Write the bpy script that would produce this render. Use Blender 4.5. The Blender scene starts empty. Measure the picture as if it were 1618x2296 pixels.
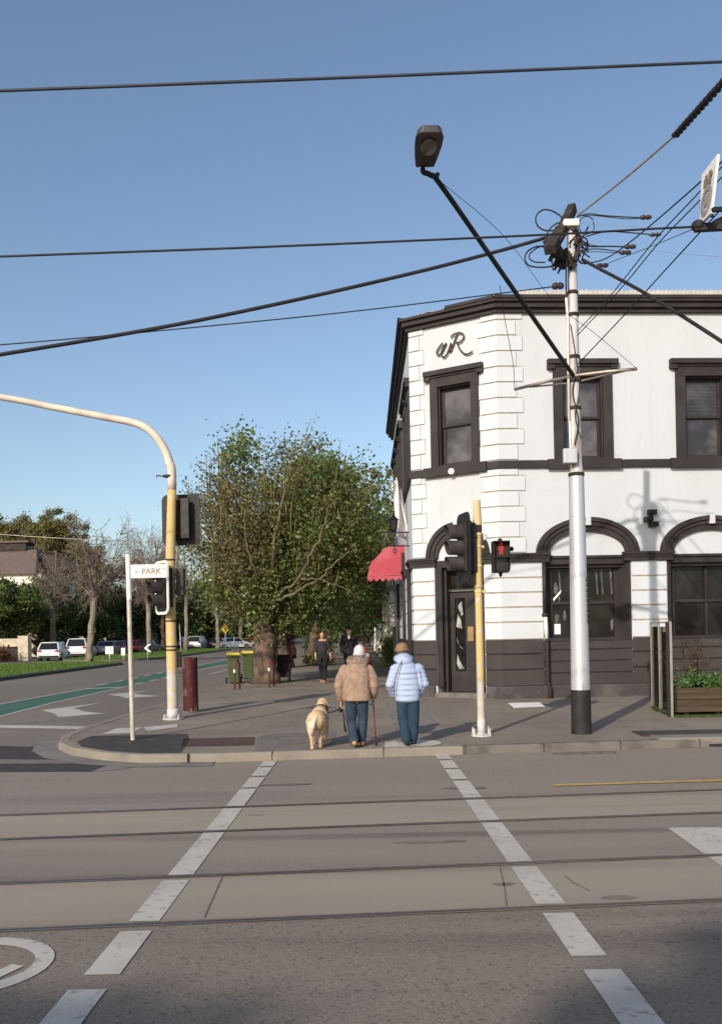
import bpy, bmesh, math, random
import numpy as np
from mathutils import Vector, Matrix, Quaternion
rad = math.radians
scene = bpy.context.scene
COL = scene.collection

# ---------------------------------------------------------------- camera, world, sun
H = 1.87
F_PX, CX, CY, ROLL = 2050.0, 809.0, 1420.0, -0.02      # measured on a 1618 px wide view of the photograph
cam_d = bpy.data.cameras.new('camera')
cam_d.sensor_fit = 'HORIZONTAL'
cam_d.sensor_width = 36.0
cam_d.lens = F_PX / 1618.0 * 36.0
cam_d.shift_y = (CY - 1148.0) / 1618.0
cam_d.clip_end = 3000
cam_d.clip_start = 0.05
cam = bpy.data.objects.new('camera', cam_d)
COL.objects.link(cam)
cam.matrix_world = Matrix.Translation((0, 0, H)) @ Matrix.Rotation(rad(90), 4, 'X') @ Matrix.Rotation(ROLL, 4, 'Z')
scene.camera = cam

SUN_EL, SUN_AZ = rad(25.5), rad(26.5)                      # light travels towards (+sin az, +cos az)
world = bpy.data.worlds.new("World")
scene.world = world
world.use_nodes = True
wn = world.node_tree
bg = wn.nodes['Background']
sky = wn.nodes.new('ShaderNodeTexSky')
sky.sky_type = 'NISHITA'
sky.sun_disc = False
sky.sun_elevation = SUN_EL
sky.sun_rotation = SUN_AZ + math.pi
sky.air_density = 1.0
sky.dust_density = 1.5
sky.ozone_density = 1.4
wn.links.new(sky.outputs[0], bg.inputs[0])
bg.inputs[1].default_value = 0.132
sd = bpy.data.lights.new('sun', 'SUN')
sd.energy = 3.5
sd.angle = rad(0.6)
sd.color = (1.0, 0.90, 0.77)
sun = bpy.data.objects.new('sun', sd)
COL.objects.link(sun)
ldir = Vector((math.sin(SUN_AZ) * math.cos(SUN_EL), math.cos(SUN_AZ) * math.cos(SUN_EL), -math.sin(SUN_EL)))
sun.rotation_euler = ldir.to_track_quat('-Z', 'Y').to_euler()
sun.location = (-20, -40, 30)
scene.view_settings.view_transform = 'Standard'
scene.view_settings.look = 'None'
scene.view_settings.gamma = 1.0
scene.view_settings.use_curve_mapping = False
scene.view_settings.exposure = 0.25

# ---------------------------------------------------------------- helpers: survey
KR = 0.08
def rise(x, y):
    return min(max(0.0, 0.013 * (y - 14.0 - KR * x)), 0.15)
def ray(px, py):
    u = (px - CX) / F_PX
    v = -(py - CY) / F_PX
    return u - v * ROLL, 1.0, v + u * ROLL
def at(px, py, Y):
    a, b, c = ray(px, py)
    return Vector((a * Y, Y, H + c * Y))
def gnd(px, py, off=0.0):
    a, b, c = ray(px, py)
    z = off
    for i in range(60):
        Y = (z - H) / c
        z = off + rise(a * Y, Y)
    return Vector((a * Y, Y, z))

# ---------------------------------------------------------------- helpers: materials
MATS = {}
def mat(name, col, rough=0.8, metal=0.0, var=0.12, scale=3.0, col2=None, bump=0.0, bscale=40.0, spec=0.3,
        stretch=(1, 1, 1), lo=0.35, hi=0.65, detail=5.0):
    m = bpy.data.materials.new(name)
    m.use_nodes = True
    n, l = m.node_tree.nodes, m.node_tree.links
    b = n['Principled BSDF']
    b.inputs['Roughness'].default_value = rough
    b.inputs['Metallic'].default_value = metal
    b.inputs['Specular IOR Level'].default_value = spec
    tc = n.new('ShaderNodeTexCoord')
    mp = n.new('ShaderNodeMapping')
    mp.inputs['Scale'].default_value = stretch
    l.new(tc.outputs['Object'], mp.inputs[0])
    no = n.new('ShaderNodeTexNoise')
    no.inputs['Scale'].default_value = scale
    no.inputs['Detail'].default_value = detail
    l.new(mp.outputs[0], no.inputs[0])
    cr = n.new('ShaderNodeValToRGB')
    c1 = tuple(c * (1 - var) for c in col) + (1,)
    c2 = (tuple(c * (1 + var) for c in col) if col2 is None else tuple(col2)) + (1,)
    cr.color_ramp.elements[0].color = c1
    cr.color_ramp.elements[1].color = c2
    cr.color_ramp.elements[0].position = lo
    cr.color_ramp.elements[1].position = hi
    l.new(no.outputs[0], cr.inputs[0])
    l.new(cr.outputs[0], b.inputs['Base Color'])
    if bump:
        nb = n.new('ShaderNodeTexNoise')
        nb.inputs['Scale'].default_value = bscale
        nb.inputs['Detail'].default_value = 4
        l.new(tc.outputs['Object'], nb.inputs[0])
        bp = n.new('ShaderNodeBump')
        bp.inputs['Strength'].default_value = bump
        bp.inputs['Distance'].default_value = 0.02
        l.new(nb.outputs[0], bp.inputs['Height'])
        l.new(bp.outputs[0], b.inputs['Normal'])
    MATS[name] = m
    return m

def mixnode(n, l, a, b, fac, mode='MIX'):
    x = n.new('ShaderNodeMix')
    x.data_type = 'RGBA'
    x.blend_type = mode
    if hasattr(fac, 'links'):
        l.new(fac, x.inputs[0])
    else:
        x.inputs[0].default_value = fac
    for s, v in ((6, a), (7, b)):
        if hasattr(v, 'links'):
            l.new(v, x.inputs[s])
        else:
            x.inputs[s].default_value = tuple(v) + (1,)
    return x.outputs[2]

def layered(name, base, rough, layers, bump=0.3, bscale=120, spec=0.25, metal=0.0):
    """layers: (colour, scale, stretch, lo, hi, amount, detail): noise-masked patches of another colour"""
    m = bpy.data.materials.new(name)
    m.use_nodes = True
    n, l = m.node_tree.nodes, m.node_tree.links
    b = n['Principled BSDF']
    b.inputs['Roughness'].default_value = rough
    b.inputs['Specular IOR Level'].default_value = spec
    b.inputs['Metallic'].default_value = metal
    tc = n.new('ShaderNodeTexCoord')
    cur = tuple(base)
    for i, (col, sc, st, lo, hi, amt, det) in enumerate(layers):
        mp = n.new('ShaderNodeMapping')
        mp.inputs['Scale'].default_value = st
        mp.inputs['Location'].default_value = (i * 3.1, i * 1.7, i * 2.3)
        mp.inputs['Rotation'].default_value = (0, 0, 0.0)
        l.new(tc.outputs['Object'], mp.inputs[0])
        no = n.new('ShaderNodeTexNoise')
        no.inputs['Scale'].default_value = sc
        no.inputs['Detail'].default_value = det
        l.new(mp.outputs[0], no.inputs[0])
        mr = n.new('ShaderNodeMapRange')
        mr.inputs[1].default_value = lo
        mr.inputs[2].default_value = hi
        mr.inputs[3].default_value = 0
        mr.inputs[4].default_value = amt
        l.new(no.outputs[0], mr.inputs[0])
        cur = mixnode(n, l, cur, col, mr.outputs[0])
    l.new(cur, b.inputs['Base Color'])
    if bump:
        nb = n.new('ShaderNodeTexNoise')
        nb.inputs['Scale'].default_value = bscale
        nb.inputs['Detail'].default_value = 3
        l.new(tc.outputs['Object'], nb.inputs[0])
        bp = n.new('ShaderNodeBump')
        bp.inputs['Strength'].default_value = bump
        bp.inputs['Distance'].default_value = 0.01
        l.new(nb.outputs[0], bp.inputs['Height'])
        l.new(bp.outputs[0], b.inputs['Normal'])
    MATS[name] = m
    return m

def leafmat(name, ca, cb, cc, scale=0.6, trans=0.25, rough=0.45):
    m = bpy.data.materials.new(name)
    m.use_nodes = True
    n, l = m.node_tree.nodes, m.node_tree.links
    b = n['Principled BSDF']
    b.inputs['Roughness'].default_value = rough
    b.inputs['Specular IOR Level'].default_value = 0.35
    tc = n.new('ShaderNodeTexCoord')
    no = n.new('ShaderNodeTexNoise')
    no.inputs['Scale'].default_value = scale
    no.inputs['Detail'].default_value = 3
    l.new(tc.outputs['Object'], no.inputs[0])
    mr = n.new('ShaderNodeMapRange')
    mr.inputs[1].default_value, mr.inputs[2].default_value = 0.36, 0.64
    l.new(no.outputs[0], mr.inputs[0])
    geo = n.new('ShaderNodeNewGeometry')
    mr2 = n.new('ShaderNodeMapRange')
    mr2.inputs[3].default_value, mr2.inputs[4].default_value = 0.0, 0.7
    l.new(geo.outputs['Random Per Island'], mr2.inputs[0])
    c = mixnode(n, l, ca, cb, mr.outputs[0])
    c = mixnode(n, l, c, cc, mr2.outputs[0])
    l.new(c, b.inputs['Base Color'])
    tr = n.new('ShaderNodeBsdfTranslucent')
    l.new(c, tr.inputs[0])
    mx = n.new('ShaderNodeMixShader')
    mx.inputs[0].default_value = trans
    l.new(b.outputs[0], mx.inputs[1])
    l.new(tr.outputs[0], mx.inputs[2])
    l.new(mx.outputs[0], n['Material Output'].inputs[0])
    MATS[name] = m
    return m

def emit(name, col, s):
    m = bpy.data.materials.new(name)
    m.use_nodes = True
    b = m.node_tree.nodes['Principled BSDF']
    b.inputs['Base Color'].default_value = tuple(c * 0.3 for c in col) + (1,)
    b.inputs['Emission Color'].default_value = tuple(col) + (1,)
    b.inputs['Emission Strength'].default_value = s
    MATS[name] = m
    return m

def clearglass(name):
    m = bpy.data.materials.new(name)
    m.use_nodes = True
    n, l = m.node_tree.nodes, m.node_tree.links
    n.remove(n['Principled BSDF'])
    t = n.new('ShaderNodeBsdfTransparent')
    t.inputs[0].default_value = (0.86, 0.9, 0.88, 1)
    g = n.new('ShaderNodeBsdfGlossy')
    g.inputs['Roughness'].default_value = 0.03
    fr = n.new('ShaderNodeFresnel')
    fr.inputs[0].default_value = 1.4
    mx = n.new('ShaderNodeMixShader')
    l.new(fr.outputs[0], mx.inputs[0])
    l.new(t.outputs[0], mx.inputs[1])
    l.new(g.outputs[0], mx.inputs[2])
    l.new(mx.outputs[0], n['Material Output'].inputs[0])
    MATS[name] = m
    return m

M = MATS
mat('earth', (0.09, 0.085, 0.05), 0.95, var=0.3, scale=0.4)
layered('asphalt', (0.230, 0.193, 0.158), 0.88, [
    ((0.263, 0.230, 0.198), 0.35, (0.25, 1, 1), 0.42, 0.68, 0.7, 4),
    ((0.131, 0.113, 0.098), 1.1, (0.10, 1.6, 1), 0.54, 0.75, 0.6, 5),
    ((0.350, 0.316, 0.270), 60, (1, 1, 1), 0.52, 0.75, 0.55, 2),
    ((0.088, 0.077, 0.070), 42, (1, 1, 1), 0.56, 0.74, 0.6, 2)], bump=0.5, bscale=90)
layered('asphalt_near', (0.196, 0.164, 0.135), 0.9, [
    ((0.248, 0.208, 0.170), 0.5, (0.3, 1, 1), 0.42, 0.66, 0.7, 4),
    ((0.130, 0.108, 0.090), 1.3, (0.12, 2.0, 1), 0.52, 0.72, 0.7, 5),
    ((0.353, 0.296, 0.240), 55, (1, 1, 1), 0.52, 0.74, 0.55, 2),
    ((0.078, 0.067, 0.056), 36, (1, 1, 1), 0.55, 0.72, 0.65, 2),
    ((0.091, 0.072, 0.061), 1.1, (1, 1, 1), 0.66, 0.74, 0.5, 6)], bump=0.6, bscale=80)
layered('oil_stain', (0.155, 0.135, 0.12), 0.8, [((0.22, 0.192, 0.168), 5, (1, 1, 1), 0.4, 0.62, 0.9, 5)], bump=0.3)
layered('polished_rail', (0.34, 0.31, 0.29), 0.35, [((0.18, 0.15, 0.13), 6, (0.2, 1, 1), 0.5, 0.7, 0.8, 4)], bump=0.05, metal=0.7)
layered('asphalt_worn', (0.204, 0.172, 0.146), 0.85, [
    ((0.277, 0.231, 0.188), 0.8, (0.18, 1, 1), 0.4, 0.65, 0.8, 5),
    ((0.124, 0.103, 0.093), 1.5, (0.08, 2.2, 1), 0.5, 0.68, 0.85, 5),
    ((0.350, 0.301, 0.256), 60, (1, 1, 1), 0.54, 0.75, 0.5, 2)], bump=0.4, bscale=90)
layered('track_concrete', (0.271, 0.231, 0.188), 0.85, [
    ((0.335, 0.288, 0.229), 0.7, (0.2, 1, 1), 0.42, 0.66, 0.7, 5),
    ((0.172, 0.145, 0.122), 1.6, (0.07, 2.4, 1), 0.52, 0.72, 0.7, 5),
    ((0.356, 0.316, 0.258), 70, (1, 1, 1), 0.55, 0.75, 0.35, 2),
    ((0.116, 0.096, 0.084), 2.5, (1, 1, 1), 0.68, 0.78, 0.6, 6)], bump=0.25)
layered('side_asphalt', (0.154, 0.133, 0.115), 0.9, [
    ((0.208, 0.180, 0.153), 0.3, (1, 0.3, 1), 0.42, 0.68, 0.7, 4),
    ((0.291, 0.260, 0.222), 50, (1, 1, 1), 0.55, 0.78, 0.45, 2)], bump=0.4)
layered('foot_asphalt', (0.187, 0.158, 0.134), 0.92, [
    ((0.248, 0.214, 0.172), 0.45, (1, 1, 1), 0.42, 0.65, 0.7, 4),
    ((0.134, 0.110, 0.096), 1.4, (1, 1, 1), 0.55, 0.72, 0.5, 5),
    ((0.363, 0.314, 0.260), 45, (1, 1, 1), 0.55, 0.78, 0.5, 2)], bump=0.4)
mat('dark_patch', (0.045, 0.040, 0.040), 0.9, var=0.2, scale=4, bump=0.3)
mat('red_patch', (0.075, 0.045, 0.04), 0.9, var=0.2, scale=4, bump=0.3)
mat('light_patch', (0.155, 0.14, 0.125), 0.9, var=0.15, scale=4, bump=0.3)
layered('kerb_concrete', (0.243, 0.214, 0.176), 0.88, [
    ((0.171, 0.150, 0.125), 1.6, (1, 1, 1), 0.45, 0.65, 0.8, 5),
    ((0.306, 0.282, 0.241), 30, (1, 1, 1), 0.55, 0.75, 0.5, 3)], bump=0.3, bscale=60)
layered('bluestone_kerb', (0.16, 0.145, 0.125), 0.85, [
    ((0.09, 0.08, 0.072), 2.5, (1, 1, 1), 0.45, 0.65, 0.8, 5)], bump=0.4, bscale=40)
layered('channel', (0.20, 0.182, 0.165), 0.85, [
    ((0.14, 0.125, 0.115), 1.4, (1, 1, 1), 0.45, 0.65, 0.8, 5)], bump=0.2)
layered('line_paint', (0.468, 0.444, 0.401), 0.65, [
    ((0.374, 0.351, 0.318), 2.0, (1, 1, 1), 0.45, 0.65, 0.7, 5),
    ((0.234, 0.216, 0.197), 14, (1, 1, 1), 0.575, 0.70, 0.8, 6),
    ((0.530, 0.506, 0.462), 60, (1, 1, 1), 0.55, 0.75, 0.3, 2)], bump=0.15)
mat('yellow_line', (0.42, 0.29, 0.09), 0.8, var=0.25, scale=12)
layered('green_lane', (0.045, 0.115, 0.085), 0.85, [
    ((0.06, 0.14, 0.105), 0.8, (1, 0.4, 1), 0.4, 0.65, 0.8, 4),
    ((0.06, 0.085, 0.07), 9, (1, 1, 1), 0.6, 0.75, 0.6, 4)], bump=0.2)
mat('rail_steel', (0.075, 0.055, 0.05), 0.5, 0.3, var=0.2, scale=8)
mat('rail_joint', (0.16, 0.13, 0.105), 0.85, var=0.2, scale=8)
layered('white_render', (0.516, 0.545, 0.577), 0.9, [
    ((0.470, 0.490, 0.512), 0.7, (1, 1, 0.5), 0.45, 0.68, 0.6, 5),
    ((0.414, 0.426, 0.437), 2.2, (1.5, 1.5, 0.35), 0.6, 0.76, 0.4, 5),
    ((0.379, 0.380, 0.368), 2.6, (2.2, 2.2, 0.10), 0.62, 0.78, 0.22, 5),
    ((0.431, 0.429, 0.405), 9, (1, 1, 0.6), 0.63, 0.72, 0.35, 5)], bump=0.15, bscale=30)
layered('quoin_render', (0.540, 0.571, 0.607), 0.9, [
    ((0.484, 0.505, 0.528), 1.2, (1, 1, 1), 0.5, 0.7, 0.6, 5)], bump=0.15, bscale=30)
mat('groove', (0.37, 0.315, 0.245), 0.95, var=0.2, scale=6)
layered('dark_trim', (0.028, 0.023, 0.023), 0.62, [
    ((0.043, 0.037, 0.035), 2.0, (1, 1, 1), 0.45, 0.65, 0.7, 4),
    ((0.078, 0.066, 0.055), 7, (1, 1, 1), 0.68, 0.78, 0.5, 5)], bump=0.1, bscale=25)
layered('dark_base', (0.044, 0.038, 0.037), 0.75, [
    ((0.061, 0.053, 0.051), 1.2, (1, 1, 1), 0.45, 0.65, 0.7, 4),
    ((0.076, 0.068, 0.060), 9, (1, 1, 1), 0.64, 0.78, 0.5, 4)], bump=0.15, bscale=25)
layered('bluestone', (0.055, 0.049, 0.050), 0.85, [
    ((0.10, 0.09, 0.085), 2.2, (1, 1, 1), 0.48, 0.62, 0.9, 5),
    ((0.16, 0.14, 0.115), 8, (1, 1, 1), 0.64, 0.74, 0.6, 5)], bump=0.9, bscale=9)
mat('roof_tin', (0.50, 0.48, 0.45), 0.5, 0.2, var=0.1)
mat('cream_render', (0.62, 0.53, 0.40), 0.9, var=0.12, scale=2)
def glassmat(name, col, rough, lo=0.4, hi=0.7, c2=None):
    m = mat(name, col, rough, var=0.3, scale=1.2, col2=c2, spec=0.5 if name == 'window_glass' else 0.22, lo=lo, hi=hi)
    return m
glassmat('window_glass', (0.045, 0.041, 0.043), 0.12, c2=(0.105, 0.098, 0.10), lo=.45, hi=.62)  # paler noise blotches in the colour imitate faint reflections
glassmat('shop_glass', (0.010, 0.009, 0.009), 0.08, c2=(0.03, 0.03, 0.028))
mat('blind', (0.11, 0.10, 0.10), 0.8, var=0.15, scale=2, stretch=(1, 1, 12))
mat('torn_paper', (0.30, 0.32, 0.30), 0.6, var=0.35, scale=5)
mat('torn_plastic', (0.09, 0.095, 0.088), 0.35, var=0.5, scale=5)
mat('brass', (0.30, 0.20, 0.10), 0.5, 0.6, var=0.2)
mat('bronze_letters', (0.075, 0.05, 0.028), 0.5, 0.4, var=0.3, scale=12)
mat('white_paint', (0.78, 0.77, 0.74), 0.55, var=0.08)
layered('worn_white', (0.52, 0.51, 0.49), 0.7, [((0.30, 0.28, 0.26), 6, (1, 1, 1), 0.52, 0.68, 0.8, 5)], bump=0.2)
layered('awning_red', (0.36, 0.055, 0.078), 0.85, [
    ((0.44, 0.11, 0.13), 1.4, (1, 1, 1), 0.42, 0.65, 0.8, 5),
    ((0.30, 0.03, 0.045), 3.0, (1, 1, .5), 0.56, 0.72, 0.6, 5)], bump=0.3, bscale=8)
mat('flag_cloth', (0.70, 0.67, 0.66), 0.85, var=0.12, scale=2.5)
mat('black_iron', (0.018, 0.017, 0.018), 0.5, 0.3, var=0.3)
layered('galv_pole', (0.52, 0.53, 0.56), 0.42, [
    ((0.36, 0.35, 0.36), 2.2, (2, 2, 0.3), 0.48, 0.68, 0.7, 5),
    ((0.24, 0.19, 0.16), 6, (1.5, 1.5, 0.4), 0.64, 0.74, 0.7, 5)], bump=0.15, bscale=18, metal=0.35, spec=0.5)
layered('timber_pole', (0.50, 0.49, 0.50), 0.6, [
    ((0.22, 0.18, 0.165), 3.0, (2.5, 2.5, 0.35), 0.54, 0.62, 0.8, 5),
    ((0.58, 0.58, 0.60), 2.0, (2.5, 2.5, 0.3), 0.55, 0.62, 0.8, 4)], bump=0.4, bscale=20)
mat('pole_black', (0.020, 0.019, 0.020), 0.6, var=0.3, scale=5)
mat('old_timber', (0.036, 0.027, 0.023), 0.9, var=0.4, scale=7, stretch=(1, 1, 1), bump=0.5, bscale=25)
mat('grey_timber', (0.36, 0.31, 0.26), 0.9, var=0.25, scale=7, bump=0.3)
mat('wire_black', (0.020, 0.018, 0.019), 0.6, var=0.2, scale=5)
mat('wire_blue', (0.035, 0.037, 0.05), 0.55, var=0.2)
mat('stay_steel', (0.42, 0.36, 0.31), 0.5, 0.6, var=0.2, scale=9)
mat('porcelain', (0.05, 0.033, 0.03), 0.35, var=0.2)
mat('lamp_body', (0.055, 0.048, 0.045), 0.5, 0.2, var=0.3, scale=6)
mat('lamp_lens', (0.13, 0.115, 0.10), 0.3, var=0.3, scale=4)
def pole_yellow(name, wear_z0, wear_z1):
    m = layered(name, (0.56, 0.41, 0.16), 0.6, [
        ((0.50, 0.37, 0.18), 2.5, (1, 1, 0.4), 0.45, 0.65, 0.6, 4)], bump=0.1, bscale=15)
    n, l = m.node_tree.nodes, m.node_tree.links
    b = n['Principled BSDF']
    cur = b.inputs['Base Color'].links[0].from_socket
    tc = n.new('ShaderNodeTexCoord')
    sp = n.new('ShaderNodeSeparateXYZ')
    l.new(tc.outputs['Object'], sp.inputs[0])
    mr = n.new('ShaderNodeMapRange')
    mr.inputs[1].default_value, mr.inputs[2].default_value = wear_z1, wear_z0
    mr.inputs[3].default_value, mr.inputs[4].default_value = 0.0, 0.22
    l.new(sp.outputs[2], mr.inputs[0])
    no = n.new('ShaderNodeTexNoise')
    no.inputs['Scale'].default_value = 7
    no.inputs['Detail'].default_value = 6
    l.new(tc.outputs['Object'], no.inputs[0])
    ad = n.new('ShaderNodeMath')
    l.new(no.outputs[0], ad.inputs[0])
    l.new(mr.outputs[0], ad.inputs[1])
    m2 = n.new('ShaderNodeMapRange')
    m2.inputs[1].default_value, m2.inputs[2].default_value = 0.62, 0.68
    l.new(ad.outputs[0], m2.inputs[0])
    no2 = n.new('ShaderNodeTexNoise')
    no2.inputs['Scale'].default_value = 5
    l.new(tc.outputs['Object'], no2.inputs[0])
    worn = mixnode(n, l, (0.62, 0.58, 0.52), (0.34, 0.32, 0.31), no2.outputs[0])
    l.new(mixnode(n, l, cur, worn, m2.outputs[0]), b.inputs['Base Color'])
    return m
pole_yellow('signal_yellow', 0.4, 2.2)
mat('signal_cap', (0.60, 0.47, 0.26), 0.7, var=0.15)
mat('arm_cream', (0.60, 0.52, 0.43), 0.6, var=0.15, scale=3)
mat('signal_black', (0.016, 0.014, 0.014), 0.55, var=0.3, scale=6)
mat('signal_grey', (0.045, 0.04, 0.038), 0.6, var=0.25, scale=6)
mat('dark_lens', (0.02, 0.022, 0.02), 0.2, var=0.3)
emit('red_man', (0.9, 0.03, 0.02), 0.16)
mat('sign_white', (0.66, 0.655, 0.63), 0.5, var=0.05)
mat('sign_text', (0.20, 0.15, 0.10), 0.7, var=0.2)
mat('sign_grey_text', (0.28, 0.26, 0.25), 0.7, var=0.2)
mat('sign_pole', (0.48, 0.45, 0.38), 0.5, 0.2, var=0.15, scale=6)
layered('maroon_worn', (0.054, 0.010, 0.011), 0.6, [
    ((0.083, 0.017, 0.015), 3.0, (2, 2, 0.6), 0.45, 0.65, 0.8, 5),
    ((0.191, 0.165, 0.120), 5, (2, 2, 0.5), 0.575, 0.68, 0.9, 6)], bump=0.3, bscale=12)
mat('bin_green', (0.055, 0.075, 0.030), 0.6, var=0.12)
mat('bin_lid', (0.62, 0.47, 0.05), 0.55, var=0.08)
mat('rubber', (0.016, 0.016, 0.016), 0.8, var=0.2)
mat('rust_hoop', (0.15, 0.055, 0.045), 0.7, var=0.2)
mat('reflector', (0.75, 0.74, 0.72), 0.4, var=0.05)
layered('bark', (0.085, 0.062, 0.046), 0.95, [
    ((0.17, 0.125, 0.088), 3.0, (1, 1, 0.5), 0.48, 0.65, 0.9, 6),
    ((0.03, 0.023, 0.02), 6, (1, 1, 0.4), 0.55, 0.66, 0.8, 5)], bump=1.0, bscale=14)
layered('pale_bark', (0.20, 0.165, 0.125), 0.95, [
    ((0.30, 0.26, 0.20), 3.0, (1, 1, 0.5), 0.48, 0.6, 0.8, 5),
    ((0.08, 0.065, 0.05), 5, (1, 1, 0.4), 0.56, 0.66, 0.8, 5)], bump=0.6, bscale=12)
mat('twig', (0.125, 0.092, 0.066), 0.95, var=0.3, scale=2)
mat('bare_twig', (0.17, 0.135, 0.115), 0.95, var=0.3, scale=2)
mat('pale_limb', (0.12, 0.10, 0.06), 0.95, var=0.3, scale=4, bump=0.6, bscale=14)
mat('shoot', (0.15, 0.14, 0.045), 0.9, var=0.3, scale=3)
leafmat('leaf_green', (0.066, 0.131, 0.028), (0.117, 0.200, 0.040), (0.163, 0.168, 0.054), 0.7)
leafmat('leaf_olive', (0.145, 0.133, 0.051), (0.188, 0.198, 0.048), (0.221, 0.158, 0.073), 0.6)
leafmat('leaf_mixed', (0.095, 0.118, 0.036), (0.129, 0.151, 0.040), (0.146, 0.118, 0.056), 0.7)
leafmat('leaf_dark', (0.038, 0.066, 0.021), (0.069, 0.100, 0.030), (0.095, 0.090, 0.034), 0.5)
leafmat('leaf_cypress', (0.125, 0.125, 0.043), (0.210, 0.195, 0.054), (0.153, 0.125, 0.054), 0.25)
leafmat('leaf_hedge', (0.044, 0.090, 0.020), (0.100, 0.156, 0.030), (0.150, 0.160, 0.044), 0.5)
leafmat('leaf_fresh', (0.05, 0.13, 0.03), (0.08, 0.18, 0.045), (0.12, 0.19, 0.06), 6)
leafmat('leaf_red', (0.10, 0.045, 0.022), (0.14, 0.065, 0.03), (0.07, 0.05, 0.02), 4)
leafmat('leaf_litter', (0.24, 0.17, 0.05), (0.16, 0.09, 0.035), (0.30, 0.24, 0.08), 2)
leafmat('leaf_spike', (0.045, 0.026, 0.022), (0.07, 0.04, 0.03), (0.06, 0.05, 0.03), 3)
leafmat('grass_blades', (0.075, 0.15, 0.020), (0.10, 0.185, 0.026), (0.13, 0.20, 0.035), 0.4)
mat('grass_soil', (0.07, 0.125, 0.022), 0.95, var=0.3, scale=1.5, bump=0.5)
mat('planter_wood', (0.062, 0.043, 0.026), 0.8, var=0.35, scale=3, stretch=(0.5, 0.5, 14), bump=0.2)
mat('steel_frame', (0.45, 0.43, 0.36), 0.35, 0.7, var=0.15)
clearglass('clear_glass')
mat('fake_turf', (0.04, 0.07, 0.015), 0.95, var=0.4, scale=20)
mat('roof_tile', (0.13, 0.098, 0.085), 0.9, var=0.25, scale=3, stretch=(1, 1, 10))
mat('house_wall', (0.50, 0.43, 0.33), 0.9, var=0.15)
mat('house_dark', (0.045, 0.036, 0.032), 0.9, var=0.3)
mat('fascia_white', (0.72, 0.69, 0.62), 0.8, var=0.08)
mat('fence_timber', (0.30, 0.23, 0.12), 0.9, var=0.3, scale=2, stretch=(6, 6, 0.6))
mat('grey_wall', (0.17, 0.16, 0.15), 0.9, var=0.2)
mat('cone_orange', (0.75, 0.12, 0.03), 0.6, var=0.08)
mat('warning_yellow', (0.50, 0.34, 0.03), 0.6, var=0.15)
mat('skin', (0.50, 0.30, 0.20), 0.6, var=0.08, scale=8)
mat('coat_tan', (0.30, 0.205, 0.15), 0.97, var=0.16, scale=14, bump=0.55, bscale=45)
mat('fur_collar', (0.28, 0.195, 0.155), 0.98, var=0.25, scale=25, bump=1.0, bscale=90)
mat('hat_white', (0.55, 0.54, 0.54), 0.95, var=0.15, scale=20, bump=0.5, bscale=90)
mat('hat_brown', (0.25, 0.155, 0.085), 0.95, var=0.2, scale=20, bump=0.6, bscale=90)
layered('denim', (0.028, 0.046, 0.071), 0.9, [
    ((0.053, 0.077, 0.105), 4, (1, 1, 0.7), 0.45, 0.65, 0.8, 4),
    ((0.012, 0.022, 0.037), 7, (1, 1, 0.5), 0.55, 0.7, 0.6, 4)], bump=1.0, bscale=15)
layered('denim_dark', (0.020, 0.042, 0.072), 0.9, [
    ((0.040, 0.072, 0.112), 4, (1, 1, 0.7), 0.48, 0.68, 0.8, 4)], bump=1.0, bscale=15)
mat('puffer_blue', (0.35, 0.425, 0.585), 0.6, var=0.05, scale=6, bump=0.35, bscale=22)
mat('strap_grey', (0.10, 0.11, 0.14), 0.8, var=0.1)
mat('shoe_tan', (0.42, 0.24, 0.13), 0.7, var=0.15)
mat('shoe_sole', (0.05, 0.03, 0.025), 0.8, var=0.2)
mat('shoe_dark', (0.012, 0.013, 0.018), 0.6, var=0.2)
mat('cane_wood', (0.12, 0.045, 0.025), 0.5, var=0.2)
mat('leash_black', (0.015, 0.014, 0.016), 0.7, var=0.2)
mat('cloth_black', (0.016, 0.014, 0.017), 0.9, var=0.25, scale=6, bump=0.4, bscale=30)
mat('cloth_charcoal', (0.03, 0.025, 0.03), 0.9, var=0.2, scale=6, bump=0.4, bscale=30)
mat('hair_auburn', (0.055, 0.022, 0.014), 0.6, var=0.3, scale=12, bump=0.5)
mat('beard_white', (0.50, 0.48, 0.45), 0.95, var=0.15, scale=30, bump=0.6)
mat('shirt_white', (0.72, 0.71, 0.70), 0.8, var=0.05)
layered('dog_fur', (0.50, 0.35, 0.20), 0.9, [
    ((0.60, 0.47, 0.31), 3.5, (1, 1, 1), 0.42, 0.62, 0.9, 4),
    ((0.42, 0.27, 0.14), 9, (1, 1, 1), 0.55, 0.72, 0.6, 4)], bump=0.7, bscale=70)
mat('dog_pale', (0.66, 0.55, 0.42), 0.95, var=0.1, scale=14, bump=0.6, bscale=80)
mat('number_plate', (0.70, 0.70, 0.66), 0.5, var=0.05)
mat('tail_red', (0.40, 0.012, 0.012), 0.3, var=0.1)
mat('car_glass', (0.012, 0.012, 0.014), 0.08, var=0.2, spec=0.6)
mat('rim_grey', (0.35, 0.35, 0.36), 0.4, 0.7, var=0.1)
for nm, c in dict(white=(0.72, 0.73, 0.75), silver=(0.42, 0.42, 0.40), grey=(0.22, 0.24, 0.28), red=(0.38, 0.02, 0.02),
                  dark=(0.02, 0.022, 0.026), navy=(0.05, 0.06, 0.09)).items():
    mat('car_' + nm, c, 0.25, 0.15, var=0.04, scale=1, spec=0.6)

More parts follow.
